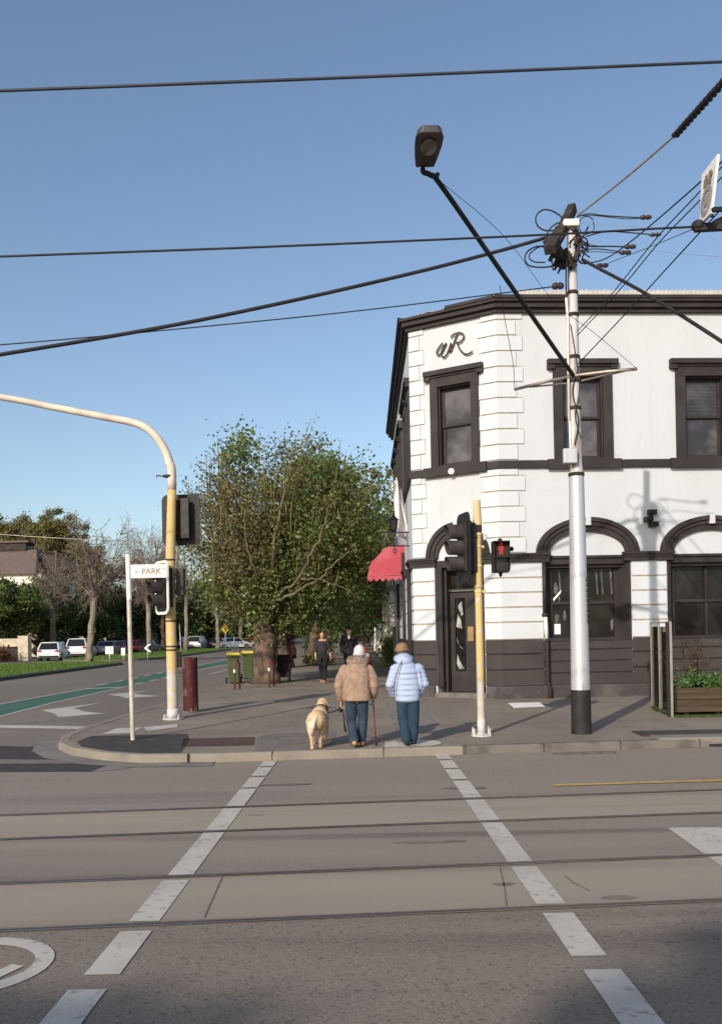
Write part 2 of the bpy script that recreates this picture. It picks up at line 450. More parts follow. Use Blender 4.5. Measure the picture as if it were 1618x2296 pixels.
# ---------------------------------------------------------------- helpers: meshes
BASE = {}
def frame_of(d, up=Vector((0, 0, 1))):
    d = d.normalized()
    if abs(d.dot(up)) > 0.95:
        up = Vector((1, 0, 0))
    a = d.cross(up).normalized()
    b = a.cross(d).normalized()
    return a, b
def catmull(pts, k=6):
    pts = [Vector(p) for p in pts]
    if len(pts) < 3:
        return pts
    P = [pts[0] * 2 - pts[1]] + pts + [pts[-1] * 2 - pts[-2]]
    out = []
    for i in range(1, len(P) - 2):
        p0, p1, p2, p3 = P[i - 1], P[i], P[i + 1], P[i + 2]
        for j in range(k):
            t = j / k
            out.append(0.5 * ((2 * p1) + (p2 - p0) * t + (2 * p0 - 5 * p1 + 4 * p2 - p3) * t * t + (3 * p1 - p0 - 3 * p2 + p3) * t ** 3))
    out.append(pts[-1])
    return out
class MB:
    def __init__(self):
        self.v, self.f = [], []
    def add(self, vs, fs):
        o = len(self.v)
        self.v += [Vector(p) for p in vs]
        self.f += [tuple(i + o for i in f) for f in fs]
        return self
    def hexa(self, p):   # 8 points: bottom 4, top 4
        return self.add(p, [(3, 2, 1, 0), (4, 5, 6, 7), (0, 1, 5, 4), (1, 2, 6, 5), (2, 3, 7, 6), (3, 0, 4, 7)])
    def box(self, x0, x1, y0, y1, z0, z1):
        return self.hexa([(x0, y0, z0), (x1, y0, z0), (x1, y1, z0), (x0, y1, z0), (x0, y0, z1), (x1, y0, z1), (x1, y1, z1), (x0, y1, z1)])
    def fbox(self, fr, t0, t1, d0, d1, z0, z1):
        return self.hexa([fr(t0, d1, z0), fr(t1, d1, z0), fr(t1, d0, z0), fr(t0, d0, z0), fr(t0, d1, z1), fr(t1, d1, z1), fr(t1, d0, z1), fr(t0, d0, z1)])
    def quad(self, a, b, c, d):
        return self.add([a, b, c, d], [(0, 1, 2, 3)])
    def bar(self, a, b, w, h, up=Vector((0, 0, 1))):
        a, b = Vector(a), Vector(b)
        s, u = frame_of(b - a, up)
        s, u = s * (w / 2), u * (h / 2)
        return self.hexa([a - s - u, a + s - u, b + s - u, b - s - u, a - s + u, a + s + u, b + s + u, b - s + u])
    def tube(self, pts, r, n=8, caps=True):
        pts = [Vector(p) for p in pts]
        m = len(pts)
        rs = r if isinstance(r, (list, tuple)) else [r] * m
        if len(rs) != m:
            rs = [rs[0] + (rs[-1] - rs[0]) * i / (m - 1) for i in range(m)]
        o = len(self.v)
        a = None
        for i in range(m):
            d = pts[min(i + 1, m - 1)] - pts[max(i - 1, 0)]
            if d.length < 1e-9:
                d = Vector((0, 0, 1))
            d.normalize()
            if a is None:
                a = frame_of(d)[0]
                b = d.cross(a)
            else:
                a = (a - d * a.dot(d))
                if a.length < 1e-6:
                    a = frame_of(d)[0]
                a.normalize()
                b = d.cross(a)
            for k in range(n):
                th = 2 * math.pi * k / n
                self.v.append(pts[i] + (a * math.cos(th) + b * math.sin(th)) * rs[i])
        for i in range(m - 1):
            for k in range(n):
                k2 = (k + 1) % n
                self.f.append((o + i * n + k, o + i * n + k2, o + (i + 1) * n + k2, o + (i + 1) * n + k))
        if caps:
            self.f.append(tuple(o + k for k in range(n))[::-1])
            self.f.append(tuple(o + (m - 1) * n + k for k in range(n)))
        return self
    def lathe(self, c, prof, n=16):   # prof: (r, z)
        c = Vector(c)
        o = len(self.v)
        for r, z in prof:
            for k in range(n):
                th = 2 * math.pi * k / n
                self.v.append(c + Vector((r * math.cos(th), r * math.sin(th), z)))
        for i in range(len(prof) - 1):
            for k in range(n):
                k2 = (k + 1) % n
                self.f.append((o + i * n + k, o + i * n + k2, o + (i + 1) * n + k2, o + (i + 1) * n + k))
        self.f.append(tuple(o + k for k in range(n))[::-1])
        self.f.append(tuple(o + (len(prof) - 1) * n + k for k in range(n)))
        return self
    def prism(self, poly, vec):   # poly: 3-d points, extruded by vec
        vec = Vector(vec)
        p = [Vector(q) for q in poly]
        n = len(p)
        return self.add(p + [q + vec for q in p], [tuple(range(n))[::-1], tuple(range(n, 2 * n))] + [(i, (i + 1) % n, (i + 1) % n + n, i + n) for i in range(n)])
    def ell(self, c, r, rot=None, nu=12, nv=8):
        c = Vector(c)
        o = len(self.v)
        R = rot if rot is not None else Matrix.Identity(3)
        vs, fs = [c + R @ Vector((0, 0, -r[2]))], []
        for i in range(1, nv):
            ph = -math.pi / 2 + math.pi * i / nv
            for k in range(nu):
                th = 2 * math.pi * k / nu
                vs.append(c + R @ Vector((r[0] * math.cos(ph) * math.cos(th), r[1] * math.cos(ph) * math.sin(th), r[2] * math.sin(ph))))
        vs.append(c + R @ Vector((0, 0, r[2])))
        for k in range(nu):
            fs.append((0, 1 + (k + 1) % nu, 1 + k))
            fs.append((len(vs) - 1, 1 + (nv - 2) * nu + k, 1 + (nv - 2) * nu + (k + 1) % nu))
        for i in range(nv - 2):
            for k in range(nu):
                a0 = 1 + i * nu
                fs.append((a0 + k, a0 + (k + 1) % nu, a0 + nu + (k + 1) % nu, a0 + nu + k))
        return self.add(vs, fs)
    def cap(self, p0, r0, p1, r1, n=10):
        p0, p1 = Vector(p0), Vector(p1)
        d = (p1 - p0)
        if d.length < 1e-6:
            return self.ell(p0, (r0, r0, r0))
        d.normalize()
        pts, rs = [], []
        for i in range(4):
            th = math.pi / 2 * (1 - i / 4)
            pts.append(p0 - d * r0 * math.sin(th)); rs.append(max(r0 * math.cos(th), r0 * 0.05))
        pts.append(p0); rs.append(r0)
        pts.append(p1); rs.append(r1)
        for i in range(1, 5):
            th = math.pi / 2 * i / 4
            pts.append(p1 + d * r1 * math.sin(th)); rs.append(max(r1 * math.cos(th), r1 * 0.05))
        return self.tube(pts, rs, n)
    def build(self, name, material, parent=None, smooth=False, bevel=0.0, base=None):
        me = bpy.data.meshes.new(name)
        if parent is not None:
            b = BASE[parent.name]
        elif base is not None:
            b = Vector(base)
        else:
            xs = [p.x for p in self.v]; ys = [p.y for p in self.v]; zs = [p.z for p in self.v]
            b = Vector(((min(xs) + max(xs)) / 2, (min(ys) + max(ys)) / 2, min(zs)))
        me.from_pydata([tuple(p - b) for p in self.v], [], self.f)
        me.update()
        if smooth:
            me.polygons.foreach_set('use_smooth', [True] * len(me.polygons))
        o = bpy.data.objects.new(name, me)
        me.materials.append(M[material] if isinstance(material, str) else material)
        COL.objects.link(o)
        if parent is not None:
            o.parent = parent
        else:
            o.location = b
        BASE[o.name] = b
        if bevel:
            md = o.modifiers.new('bevel', 'BEVEL')
            md.width = bevel
            md.segments = 2
            md.limit_method = 'ANGLE'
        return o
def autosmooth(o, ang=40):
    me = o.data
    me.polygons.foreach_set('use_smooth', [True] * len(me.polygons))
    me.set_sharp_from_angle(angle=rad(ang))
    return o
def tag(o, label=None, cat=None, group=None, kind=None):
    if label: o['label'] = label
    if cat: o['category'] = cat
    if group: o['group'] = group
    if kind: o['kind'] = kind
    return o
def thing(name, label, cat, loc=(0, 0, 0), group=None):
    o = bpy.data.objects.new(name, None)
    COL.objects.link(o)
    o.location = loc
    o.empty_display_size = 0.2
    BASE[o.name] = Vector(loc)
    return tag(o, label, cat, group)
def copy_tree(o, parent=None):
    c = o.copy()
    COL.objects.link(c)
    if parent is not None:
        c.parent = parent
    for ch in list(o.children):
        copy_tree(ch, c)
    return c
def remesh(mb, name, material, parent, voxel=0.012, it=6, base=None):
    o = mb.build(name, material, parent, base=base)
    r = o.modifiers.new('remesh', 'REMESH')
    r.mode = 'VOXEL'
    r.voxel_size = voxel
    r.use_smooth_shade = True
    if it:
        s = o.modifiers.new('smooth', 'SMOOTH')
        s.factor = 0.5
        s.iterations = it
    return o
def sheet(name, poly, off, material, parent=None, kind=None, flat=False):
    bm = bmesh.new()
    vs = [bm.verts.new((p[0], p[1], 0)) for p in poly]
    bm.faces.new(vs)
    if not flat:
        for s0 in (0.0, 0.15 / 0.013):
            bmesh.ops.bisect_plane(bm, geom=bm.verts[:] + bm.edges[:] + bm.faces[:], plane_co=(0, 14.0 + s0, 0), plane_no=(-KR, 1, 0))
    for v in bm.verts:
        v.co.z = off + (0 if flat else rise(v.co.x, v.co.y))
    bmesh.ops.recalc_face_normals(bm, faces=bm.faces[:])
    for f in bm.faces:
        if f.normal.z < 0:
            f.normal_flip()
    me = bpy.data.meshes.new(name)
    bm.to_mesh(me)
    bm.free()
    o = bpy.data.objects.new(name, me)
    me.materials.append(M[material])
    COL.objects.link(o)
    BASE[o.name] = Vector((0, 0, 0))
    if parent is not None:
        o.parent = parent
    if kind:
        o['kind'] = kind
    return o
def gp(pts, off=0.0):
    return [tuple(gnd(x, y, off)[:2]) for x, y in pts]
def quads_obj(name, C, U, V, material, parent=None, base=(0, 0, 0), diamond=True):
    """many small leaf faces: centre C, half-axes U and V, all (n,3)"""
    n = len(C)
    b = BASE[parent.name] if parent is not None else Vector(base)
    C = C - np.array(b)[None, :]
    vv = np.empty((n, 4, 3), np.float32)
    if diamond:
        vv[:, 0], vv[:, 1], vv[:, 2], vv[:, 3] = C - U, C + V * 0.62 - U * 0.1, C + U, C - V * 0.62 - U * 0.1
    else:
        vv[:, 0], vv[:, 1], vv[:, 2], vv[:, 3] = C - U - V, C + U - V, C + U + V, C - U + V
    me = bpy.data.meshes.new(name)
    me.vertices.add(4 * n)
    me.vertices.foreach_set('co', vv.ravel())
    me.loops.add(4 * n)
    me.loops.foreach_set('vertex_index', np.arange(4 * n, dtype=np.int32))
    me.polygons.add(n)
    me.polygons.foreach_set('loop_start', np.arange(0, 4 * n, 4, dtype=np.int32))
    me.polygons.foreach_set('loop_total', np.full(n, 4, dtype=np.int32))
    me.update(calc_edges=True)
    me.materials.append(M[material])
    o = bpy.data.objects.new(name, me)
    COL.objects.link(o)
    if parent is not None:
        o.parent = parent
    else:
        o.location = b
    BASE[o.name] = Vector(b)
    return o
def leaf_axes(rng, n, size, droop=0.0):
    d = rng.normal(size=(n, 3))
    d[:, 2] = d[:, 2] * 0.7 - droop
    d /= np.linalg.norm(d, axis=1)[:, None]
    e = rng.normal(size=(n, 3))
    e -= d * (e * d).sum(1)[:, None]
    e /= np.linalg.norm(e, axis=1)[:, None]
    s = size * rng.uniform(0.6, 1.35, n)[:, None]
    return d * s, e * s
def text(name, body, size, mw, material, parent=None, extrude=0.002):
    cu = bpy.data.curves.new(name, 'FONT')
    cu.body = body
    cu.size = size
    cu.extrude = extrude
    cu.align_x, cu.align_y = 'CENTER', 'CENTER'
    cu.materials.append(M[material])
    tmp = bpy.data.objects.new(name, cu)
    me = bpy.data.meshes.new_from_object(tmp)
    bpy.data.objects.remove(tmp)
    o = bpy.data.objects.new(name, me)
    COL.objects.link(o)
    if parent is not None:
        o.parent = parent
        mw = Matrix.Translation(-BASE[parent.name]) @ mw
    o.matrix_local = mw
    return o
def facing(pos, right, up):
    right, up = Vector(right).normalized(), Vector(up).normalized()
    nrm = right.cross(up)
    up = nrm.cross(right)
    m = Matrix((right, up, nrm)).transposed().to_4x4()
    m.translation = pos
    return m

# ================================================================ ground, roads, footpath
g_ = sheet('ground', [(-700, -150), (700, -150), (700, 900), (-700, 900)], -0.03, 'earth', kind='structure')
def kerb_y(x):
    return 13.72 + 0.08 * x
road = sheet('tram_road', [(-90, -4 - 7.2), (90, -4 + 7.2), (90, kerb_y(90)), (-90, kerb_y(-90))], 0.0, 'asphalt', kind='structure', flat=True)
side = sheet('side_road', [(-46, kerb_y(-46)), (-4.3, kerb_y(-4.3)), (-3.0, kerb_y(-3.0)), (-4.3, 17), (-4.3, 260), (-46, 260)], 0.0, 'side_asphalt', kind='structure')
near_walk = sheet('pavement', [(-90, -20), (90, -20), (90, -4 + 7.2), (-90, -4 - 7.2)], 0.12, 'foot_asphalt', kind='structure', flat=True)

# kerb line: from far up the side road, round the corner, along the tram road
KP = [(-4.42, 260), (-4.42, 36), (-4.5, 30), (-4.9, 23), (-5.22, 19), (-5.36, 17.2), (-5.34, 16.2), (-5.1, 15.3), (-4.65, 14.55),
      (-4.0, 13.95), (-3.3, 13.58), (-2.2, kerb_y(-2.2)), (1.5, kerb_y(1.5)), (6, kerb_y(6)), (90, kerb_y(90))]
def offset_line(P, d):
    out = []
    for i, p in enumerate(P):
        a, b = Vector(P[max(i - 1, 0)]), Vector(P[min(i + 1, len(P) - 1)])
        t = (b - a).normalized()
        out.append((p[0] - t.y * d, p[1] + t.x * d))
    return out
KI = offset_line(KP, 0.17)            # inner edge of the kerb stone
KO = offset_line(KP, -0.42)           # outer edge of the channel
foot = sheet('footpath', KI + [(90, 260)], 0.12, 'foot_asphalt', kind='structure')
def kerb_mesh(name, idx0, idx1, m):
    mb = MB()
    for i in range(idx0, idx1):
        a0, a1, b0, b1 = KP[i], KP[i + 1], KI[i], KI[i + 1]
        seg = max(1, int(math.dist(a0, a1) / 1.5)) if math.dist(a0, a1) < 60 else 60
        for k in range(seg):
            f0, f1 = k / seg, (k + 1) / seg
            L = lambda p, q, f: (p[0] + (q[0] - p[0]) * f, p[1] + (q[1] - p[1]) * f)
            A0, A1, B0, B1 = L(a0, a1, f0), L(a0, a1, f1), L(b0, b1, f0), L(b0, b1, f1)
            q0, q1 = rise(*A0), rise(*A1)
            ins = lambda p, q: (p[0] + (q[0] - p[0]) * 0.2, p[1] + (q[1] - p[1]) * 0.2)
            C0, C1 = ins(A0, B0), ins(A1, B1)
            mb.add([(*A0, q0 - 0.05), (*A1, q1 - 0.05), (*A1, q1 + 0.095), (*A0, q0 + 0.095), (*C1, q1 + 0.125), (*C0, q0 + 0.125), (*B1, q1 + 0.126), (*B0, q0 + 0.126)],
                   [(0, 3, 2, 1), (3, 5, 4, 2), (5, 7, 6, 4)])
    o = mb.build(name, m, foot)
    return o
kerb_mesh('kerb', 0, 12, 'kerb_concrete')
kerb_mesh('kerb', 12, 14, 'bluestone_kerb')
ch = MB()
for i in range(3, 11):
    a0, a1, b0, b1 = KP[i], KP[i + 1], KO[i], KO[i + 1]
    z = lambda p: rise(*p) + 0.008
    ch.add([(*a0, z(a0)), (*a1, z(a1)), (*b1, z(b1)), (*b0, z(b0))], [(0, 1, 2, 3)])
ch.build('gutter_channel', 'channel', foot)
kj = MB()
for x in (-2.6, -1.36, 0.3, 1.54, 2.75, 3.95, 5.2, 6.6):
    y = kerb_y(x)
    kj.box(x - .007, x + .007, y - .003, y + .16, -.01, 0.1275)
kj.build('kerb_joint', 'dark_patch', foot)
# patches in the paving
sheet('asphalt_patch', gp([(172, 1664), (205, 1651), (420, 1646), (425, 1660), (405, 1689), (320, 1690), (235, 1685), (185, 1677)], .12), 0.124, 'dark_patch', foot)
sheet('asphalt_patch', gp([(412, 1657), (572, 1653), (570, 1672), (405, 1675)], .12), 0.124, 'red_patch', foot)
sheet('asphalt_patch', gp([(577, 1655), (600, 1646), (752, 1640), (748, 1668), (700, 1684), (572, 1688)], .12), 0.124, 'light_patch', foot)
sheet('concrete_strip', gp([(862, 1577), (938, 1577), (1000, 1641), (890, 1645)], .12), 0.124, 'channel', foot)
sheet('concrete_strip', [(-4.2, 38.6), (1.4, 38.6), (1.4, 42.5), (-4.2, 42.5)], 0.124, 'kerb_concrete', foot)
sheet('painted_patch', gp([(1138, 1577), (1209, 1575), (1222, 1585), (1152, 1588)], .12), 0.124, 'white_paint', foot)
sheet('painted_patch', gp([(228, 1647), (262, 1634), (318, 1632), (296, 1645)], .12), 0.127, 'line_paint', foot)
sheet('painted_patch', gp([(322, 1632), (398, 1624), (398, 1632), (330, 1640)], .12), 0.127, 'line_paint', foot)
sheet('painted_patch', gp([(862, 1664), (886, 1662), (925, 1678), (862, 1678)], .12), 0.124, 'line_paint', foot)
cc = gnd(943, 1667, .12)
sheet('pit_cover', [(cc.x + 0.32 * math.cos(a), cc.y + 0.38 * math.sin(a)) for a in [2 * math.pi * k / 40 for k in range(40)]], 0.128, 'line_paint', foot)
# drain pit in the kerb
pa, pb = gnd(1455, 1652, .12), gnd(1640, 1640, .12)
dp = thing('drain_pit', 'dark grated drain pit with a pale stone lintel in the kerb', 'drain', (pa.x + 0.7, kerb_y(pa.x + 0.7), 0.0))
MB().box(pa.x, pa.x + 2.6, kerb_y(pa.x + 1.2) - 0.03, kerb_y(pa.x + 1.2) + 0.42, 0.05, 0.155).build('lintel', 'channel', dp, bevel=0.02)
MB().box(pa.x - 0.1, pa.x + 2.5, kerb_y(pa.x + 1.2) + 0.44, kerb_y(pa.x + 1.2) + 1.05, 0.10, 0.15).build('grate', 'dark_patch', dp)
MB().box(pa.x + 0.1, pa.x + 2.6, kerb_y(pa.x + 1.2) - 0.034, kerb_y(pa.x + 1.2) + 0.1, 0.006, 0.046).build('opening', 'pole_black', dp)

# tram track slabs, rails, lines on the tram road
def ry(k, x):
    return {1: 6.03 + 0.072 * x, 2: 7.20 + 0.075 * x, 3: 8.83 + 0.082 * x, 4: 10.05 + 0.085 * x}[k]
def strip(y0, y1, x0=-60, x1=60):
    return [(x0, y0(x0)), (x1, y0(x1)), (x1, y1(x1)), (x0, y1(x0))]
sheet('track_slab', strip(lambda x: ry(1, x), lambda x: ry(2, x)), 0.004, 'track_concrete', road, flat=True)
sheet('track_slab', strip(lambda x: ry(3, x), lambda x: ry(4, x)), 0.004, 'track_concrete', road, flat=True)
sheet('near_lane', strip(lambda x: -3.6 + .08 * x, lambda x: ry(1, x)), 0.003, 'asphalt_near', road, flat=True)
sheet('worn_lane', strip(lambda x: ry(2, x), lambda x: ry(3, x)), 0.003, 'asphalt_worn', road, flat=True)
for k, w in ((1, 0.034), (2, 0.042), (3, 0.036), (4, 0.042)):
    sheet('tram_rail', strip(lambda x: ry(k, x) - w / 2, lambda x: ry(k, x) + w / 2), 0.0125, 'rail_steel', road, flat=True)
    sheet('rail_joint', strip(lambda x: ry(k, x) + w / 2, lambda x: ry(k, x) + w / 2 + 0.03), 0.0115, 'rail_joint', road, flat=True)
    sheet('rail_head', strip(lambda x: ry(k, x) - w / 2 - 0.016, lambda x: ry(k, x) - w / 2), 0.0128, 'polished_rail', road, flat=True)
for px, py, a_, b_, sd_ in ((1130, 1985, .10, .05, 1), (1385, 2015, .12, .06, 2), (960, 1890, .35, .06, 5), (1500, 2110, .08, .05, 6), (640, 1760, .4, .10, 7), (1180, 1985, .05, .05, 8), (1045, 1768, .25, .08, 10)):
    q = gnd(px, py)
    rg_ = random.Random(sd_)
    sheet('oil_stain', [(q.x + a_ * math.cos(t) * rg_.uniform(.6, 1.2), q.y + b_ * math.sin(t) * rg_.uniform(.6, 1.2)) for t in [2 * math.pi * k / 14 for k in range(14)]], 0.0075, 'oil_stain', road, flat=True)
def xl(y, a, b):
    return a + (b - a) * (13.5 - y) / 8.5
def cross_line(y1, y0, a, b, w=0.2):
    sheet('crossing_line', [(xl(y1, a, b), y1), (xl(y1, a, b) + w, y1), (xl(y0, a, b) + w, y0), (xl(y0, a, b), y0)], 0.009, 'line_paint', road, flat=True)
cross_line(13.52, 12.98, -1.475, -1.572)
cross_line(12.86, 12.10, -1.475, -1.572)
cross_line(11.97, 11.2, -1.475, -1.572)
cross_line(11.08, 10.0, -1.475, -1.572)
cross_line(9.86, 8.76, -1.475, -1.572)
cross_line(8.66, 7.15, -1.475, -1.572)
cross_line(6.99, 6.0, -1.475, -1.572)
cross_line(5.80, 5.06, -1.475, -1.572)
cross_line(4.85, 2.2, -1.49, -1.588, 0.205)
cross_line(13.86, 13.32, 1.085, 1.163)
cross_line(13.21, 12.46, 1.085, 1.163)
cross_line(12.34, 11.5, 1.085, 1.163)
cross_line(11.38, 10.22, 1.085, 1.163)
cross_line(10.08, 8.97, 1.085, 1.163)
cross_line(8.87, 7.35, 1.085, 1.163)
cross_line(7.19, 6.20, 1.085, 1.163)
cross_line(6.0, 5.2, 1.085, 1.163)
cross_line(4.99, 2.2, 1.09, 1.175, 0.205)
sheet('stop_line', gp([(1495, 1858), (1700, 1857), (1700, 1990), (1680, 1990)]), 0.009, 'line_paint', road, flat=True)
sheet('kerb_line', gp([(1240, 1760.5), (1900, 1741), (1900, 1745), (1240, 1764.5)]), 0.009, 'yellow_line', road, flat=True)
# bicycle symbol: rear wheel ring and a stroke of the frame
def ring_poly(cx, cy, rx, ry_, w, n=44):
    vs, fs = [], []
    for k in range(n):
        a = 2 * math.pi * k / n
        vs += [(cx + rx * math.cos(a), cy + ry_ * math.sin(a), 0.009), (cx + (rx - w) * math.cos(a), cy + (ry_ - w * 1.3) * math.sin(a), 0.009)]
    for k in range(n):
        k2 = (k + 1) % n
        fs.append((2 * k, 2 * k2, 2 * k2 + 1, 2 * k + 1))
    return vs, fs
bs = MB()
c9 = gnd(115, 2164)
bs.add(*ring_poly(c9.x - 0.50, c9.y - 0.02, 0.50, 0.50, 0.105))
bs.add(*ring_poly(c9.x - 2.1, c9.y - 0.10, 0.50, 0.50, 0.105))
def gstroke(mb, pts, w, z=0.009):
    for a, b in zip(pts[:-1], pts[1:]):
        a, b = Vector((*a, z)), Vector((*b, z))
        d = (b - a).normalized()
        s = Vector((-d.y, d.x, 0)) * w / 2
        mb.quad(a - s, b - s, b + s, a + s)
gstroke(bs, [tuple(gnd(40, 2168)[:2]), tuple(gnd(-60, 2215)[:2]), (c9.x - 1.0, c9.y - .85)], 0.09, 0.0095)
gstroke(bs, [(c9.x - 1.0, c9.y - .85), (c9.x - 1.7, c9.y - .5), (c9.x - 2.0, c9.y + .5)], 0.09, 0.010)
bs.build('bicycle_symbol', 'line_paint', road)
# cracks in the slab, utility cover, left dark road patches
cr = MB()
gstroke(cr, [tuple(gnd(500, 1965)[:2]), tuple(gnd(480, 2010)[:2]), tuple(gnd(458, 2060)[:2])], 0.012, 0.0075)
gstroke(cr, [tuple(gnd(1265, 1965)[:2]), tuple(gnd(1285, 1982)[:2]), tuple(gnd(1322, 2000)[:2])], 0.014, 0.0075)
gstroke(cr, [tuple(gnd(1120, 1945)[:2]), tuple(gnd(1130, 1990)[:2]), tuple(gnd(1136, 2040)[:2])], 0.010, 0.0075)
cr.build('crack', 'rail_joint', road)
cov = MB()
c0 = gnd(1305, 1690)
for k in range(4):
    x = c0.x - 0.42 + k * 0.24
    y = kerb_y(x) - 0.35
    gstroke(cov, [(x, y), (x + 0.2, y + 0.01), (x + 0.2, y + 0.2), (x, y + 0.19), (x, y)], 0.03, 0.006)
cov.build('utility_cover', 'rail_joint', road)
sheet('asphalt_patch', gp([(-60, 1672), (60, 1675), (132, 1674), (97, 1690), (150, 1704), (-60, 1702)]), 0.0045, 'dark_patch', side)
sheet('asphalt_patch', gp([(-60, 1713), (252, 1713), (205, 1731), (-60, 1732)]), 0.0045, 'dark_patch', road, flat=True)
sheet('asphalt_patch', gp([(240, 1717), (310, 1717), (270, 1728), (205, 1731)]), 0.004, 'channel', road, flat=True)
sheet('gutter_channel', gp([(-60, 1703), (150, 1705), (252, 1712), (-60, 1712.5)]), 0.0055, 'channel', road, flat=True)
# side road: stop line, bike lane, arrows, lane lines
sheet('stop_line', gp([(-80, 1625), (210, 1630), (196, 1636), (-80, 1632)]), 0.006, 'line_paint', side)
sheet('bike_lane', [(-9.82, 20.2), (-8.46, 20.6), (-8.36, 31.5), (-9.4, 31.0)], 0.004, 'green_lane', side)
sheet('bike_lane', [(-9.5, 31.8), (-8.36, 32.2), (-8.4, 45), (-9.7, 45)], 0.004, 'green_lane', side)
sheet('bike_lane', [(-9.7, 48), (-8.5, 48), (-8.4, 66), (-9.6, 66)], 0.004, 'green_lane', side)
sheet('lane_line', [(-8.46, 19.6), (-8.36, 19.6), (-8.24, 33), (-8.34, 33)], 0.008, 'line_paint', side)
sheet('lane_line', [(-9.94, 21), (-9.84, 21), (-9.40, 31), (-9.50, 31)], 0.008, 'line_paint', side)
sheet('lane_line', [(-9.5, 31.1), (-8.4, 31.6), (-8.38, 32.0), (-9.5, 31.6)], 0.008, 'line_paint', side)
for k in range(5):
    y = 33.5 + 2.4 * k
    sheet('lane_line', [(-9.75, y), (-9.6, y), (-9.6, y + 1.2), (-9.75, y + 1.2)], 0.008, 'line_paint', side)
    sheet('lane_line', [(-8.4, y), (-8.25, y), (-8.25, y + 1.2), (-8.4, y + 1.2)], 0.008, 'line_paint', side)
sheet('lane_line', [(-8.35, 46), (-8.2, 46), (-7.4, 66), (-7.55, 66)], 0.008, 'line_paint', side)
sheet('lane_line', [(-6.9, 41), (-6.78, 41), (-6.6, 75), (-6.72, 75)], 0.008, 'line_paint', side)
sheet('lane_line', [(-9.8, 46), (-9.66, 46), (-9.5, 70), (-9.64, 70)], 0.008, 'line_paint', side)
for px, py, s in ((178, 1592, 1.0), (310, 1557, 0.98)):
    c = gnd(px, py)
    arrow = [(-0.85, 1.15), (0.05, 2.1), (-0.05, 1.35), (0.1, 1.15), (0.35, 0.9), (0.45, -0.2), (0.62, -1.6), (0.42, -1.7), (0.2, 0.1), (-0.15, 0.55), (-0.25, 0.1)]
    if s == 1.0 or True:
        arrow = [(-0.93, 0.05), (-0.02, 1.75), (-0.15, 0.75), (0.2, 0.35), (0.95, -1.55), (0.15, -1.2), (-0.12, -1.75), (-0.2, -0.95)]
        arrow = [(-0.95, 0.0), (0.02, 1.9), (-0.28, 0.45), (0.25, -0.5), (0.95, -1.15), (0.1, -1.85), (-0.35, -0.85)]
    sheet('turn_arrow', [(c.x + x * s, c.y + y * s) for x, y in arrow], 0.008, 'line_paint', side)
# median strips (grass on a kerbed bed)
rng = np.random.default_rng(5)
def median(y0, y1, x0, x1, tip0, tip1):
    pts = []
    xm, hw = (x0 + x1) / 2, (x1 - x0) / 2
    for k in range(13):
        a = math.pi + math.pi * k / 12
        pts.append((xm + hw * math.cos(a), y0 + tip0 * (1 + math.sin(a)) ))
    for k in range(13):
        a = math.pi * k / 12
        pts.append((xm + hw * math.cos(a), y1 - tip1 * (1 - math.sin(a))))
    z0, z1 = 0.12, 0.30
    mb = MB()
    mb.prism([(p[0], p[1], z0) for p in pts], (0, 0, z1 - z0))
    o = mb.build('median_kerb', 'bluestone_kerb')
    tag(o, kind='structure')
    cx, cy = xm, (y0 + y1) / 2
    gpts = [(cx + (p[0] - cx) * 0.96, cy + (p[1] - cy) * 0.992) for p in pts]
    mg = MB()
    mg.add([(p[0], p[1], z1 + 0.01) for p in gpts], [tuple(range(len(gpts)))])
    go = mg.build('median_grass', 'grass_soil')
    tag(go, kind='structure')
    return gpts
def in_poly(P, x, y):
    c = np.zeros(len(x), bool)
    n = len(P)
    for i in range(n):
        x1, y1 = P[i]; x2, y2 = P[(i + 1) % n]
        m = ((y1 > y) != (y2 > y))
        xi = (x2 - x1) * (y - y1) / ((y2 - y1) if y2 != y1 else 1e-9) + x1
        c ^= m & (x < xi)
    return c
Ps = [median(30, 62, -23.4, -15.3, 6, 4), median(67, 114, -23.2, -15.6, 5, 4)]
Cs = []
for P, n in zip(Ps, (26000, 22000)):
    xs, ys = [p[0] for p in P], [p[1] for p in P]
    X, Y = rng.uniform(min(xs), max(xs), n), rng.uniform(min(ys), max(ys), n)
    k = in_poly(P, X, Y)
    Cs.append(np.stack([X[k], Y[k], np.full(k.sum(), 0.34)], 1))
C = np.concatenate(Cs)
U, V = leaf_axes(rng, len(C), 0.05)
U[:, 2] = np.abs(U[:, 2]) + 0.05
gb = quads_obj('grass', C, U, V * 0.35, 'grass_blades')
tag(gb, 'short green grass growing on the kerbed median strips', 'grass', kind='stuff')

# ================================================================ the corner building
Bp, Lp = Vector((3.396, 22.0)), Vector((1.371, 23.25))
class Fr:
    def __init__(self, o, T, N):
        self.o, self.T, self.N = Vector(o), Vector(T).normalized(), Vector(N).normalized()
    def __call__(self, t, d, z):
        p = self.o + self.T * t + self.N * d
        return Vector((p.x, p.y, z))
FR = Fr(Bp, (1, 0.055), (0.055, -1))
sp = Bp - Lp
SPL = sp.length
FS = Fr(Lp, sp, (sp.y, -sp.x))
FL = Fr(Lp, (0.0044, 1), (-1, 0.0044))
FACE_R, FACE_L = 13.0, 13.0
bld = thing('corner_pub', 'white two storey corner pub with black trim, arched windows and splayed corner entrance', 'building', (3.4, 24.0, 0.2))
def corner_pts(d):
    def mit(p, n1, n2):
        return p + (n1 + n2) * (d / (1 + n1.dot(n2)))
    a = Lp + FL.T * FACE_L + FL.N * d
    return [a, mit(Lp, FL.N, FS.N), mit(Bp, FS.N, FR.N), Bp + FR.T * FACE_R + FR.N * d]
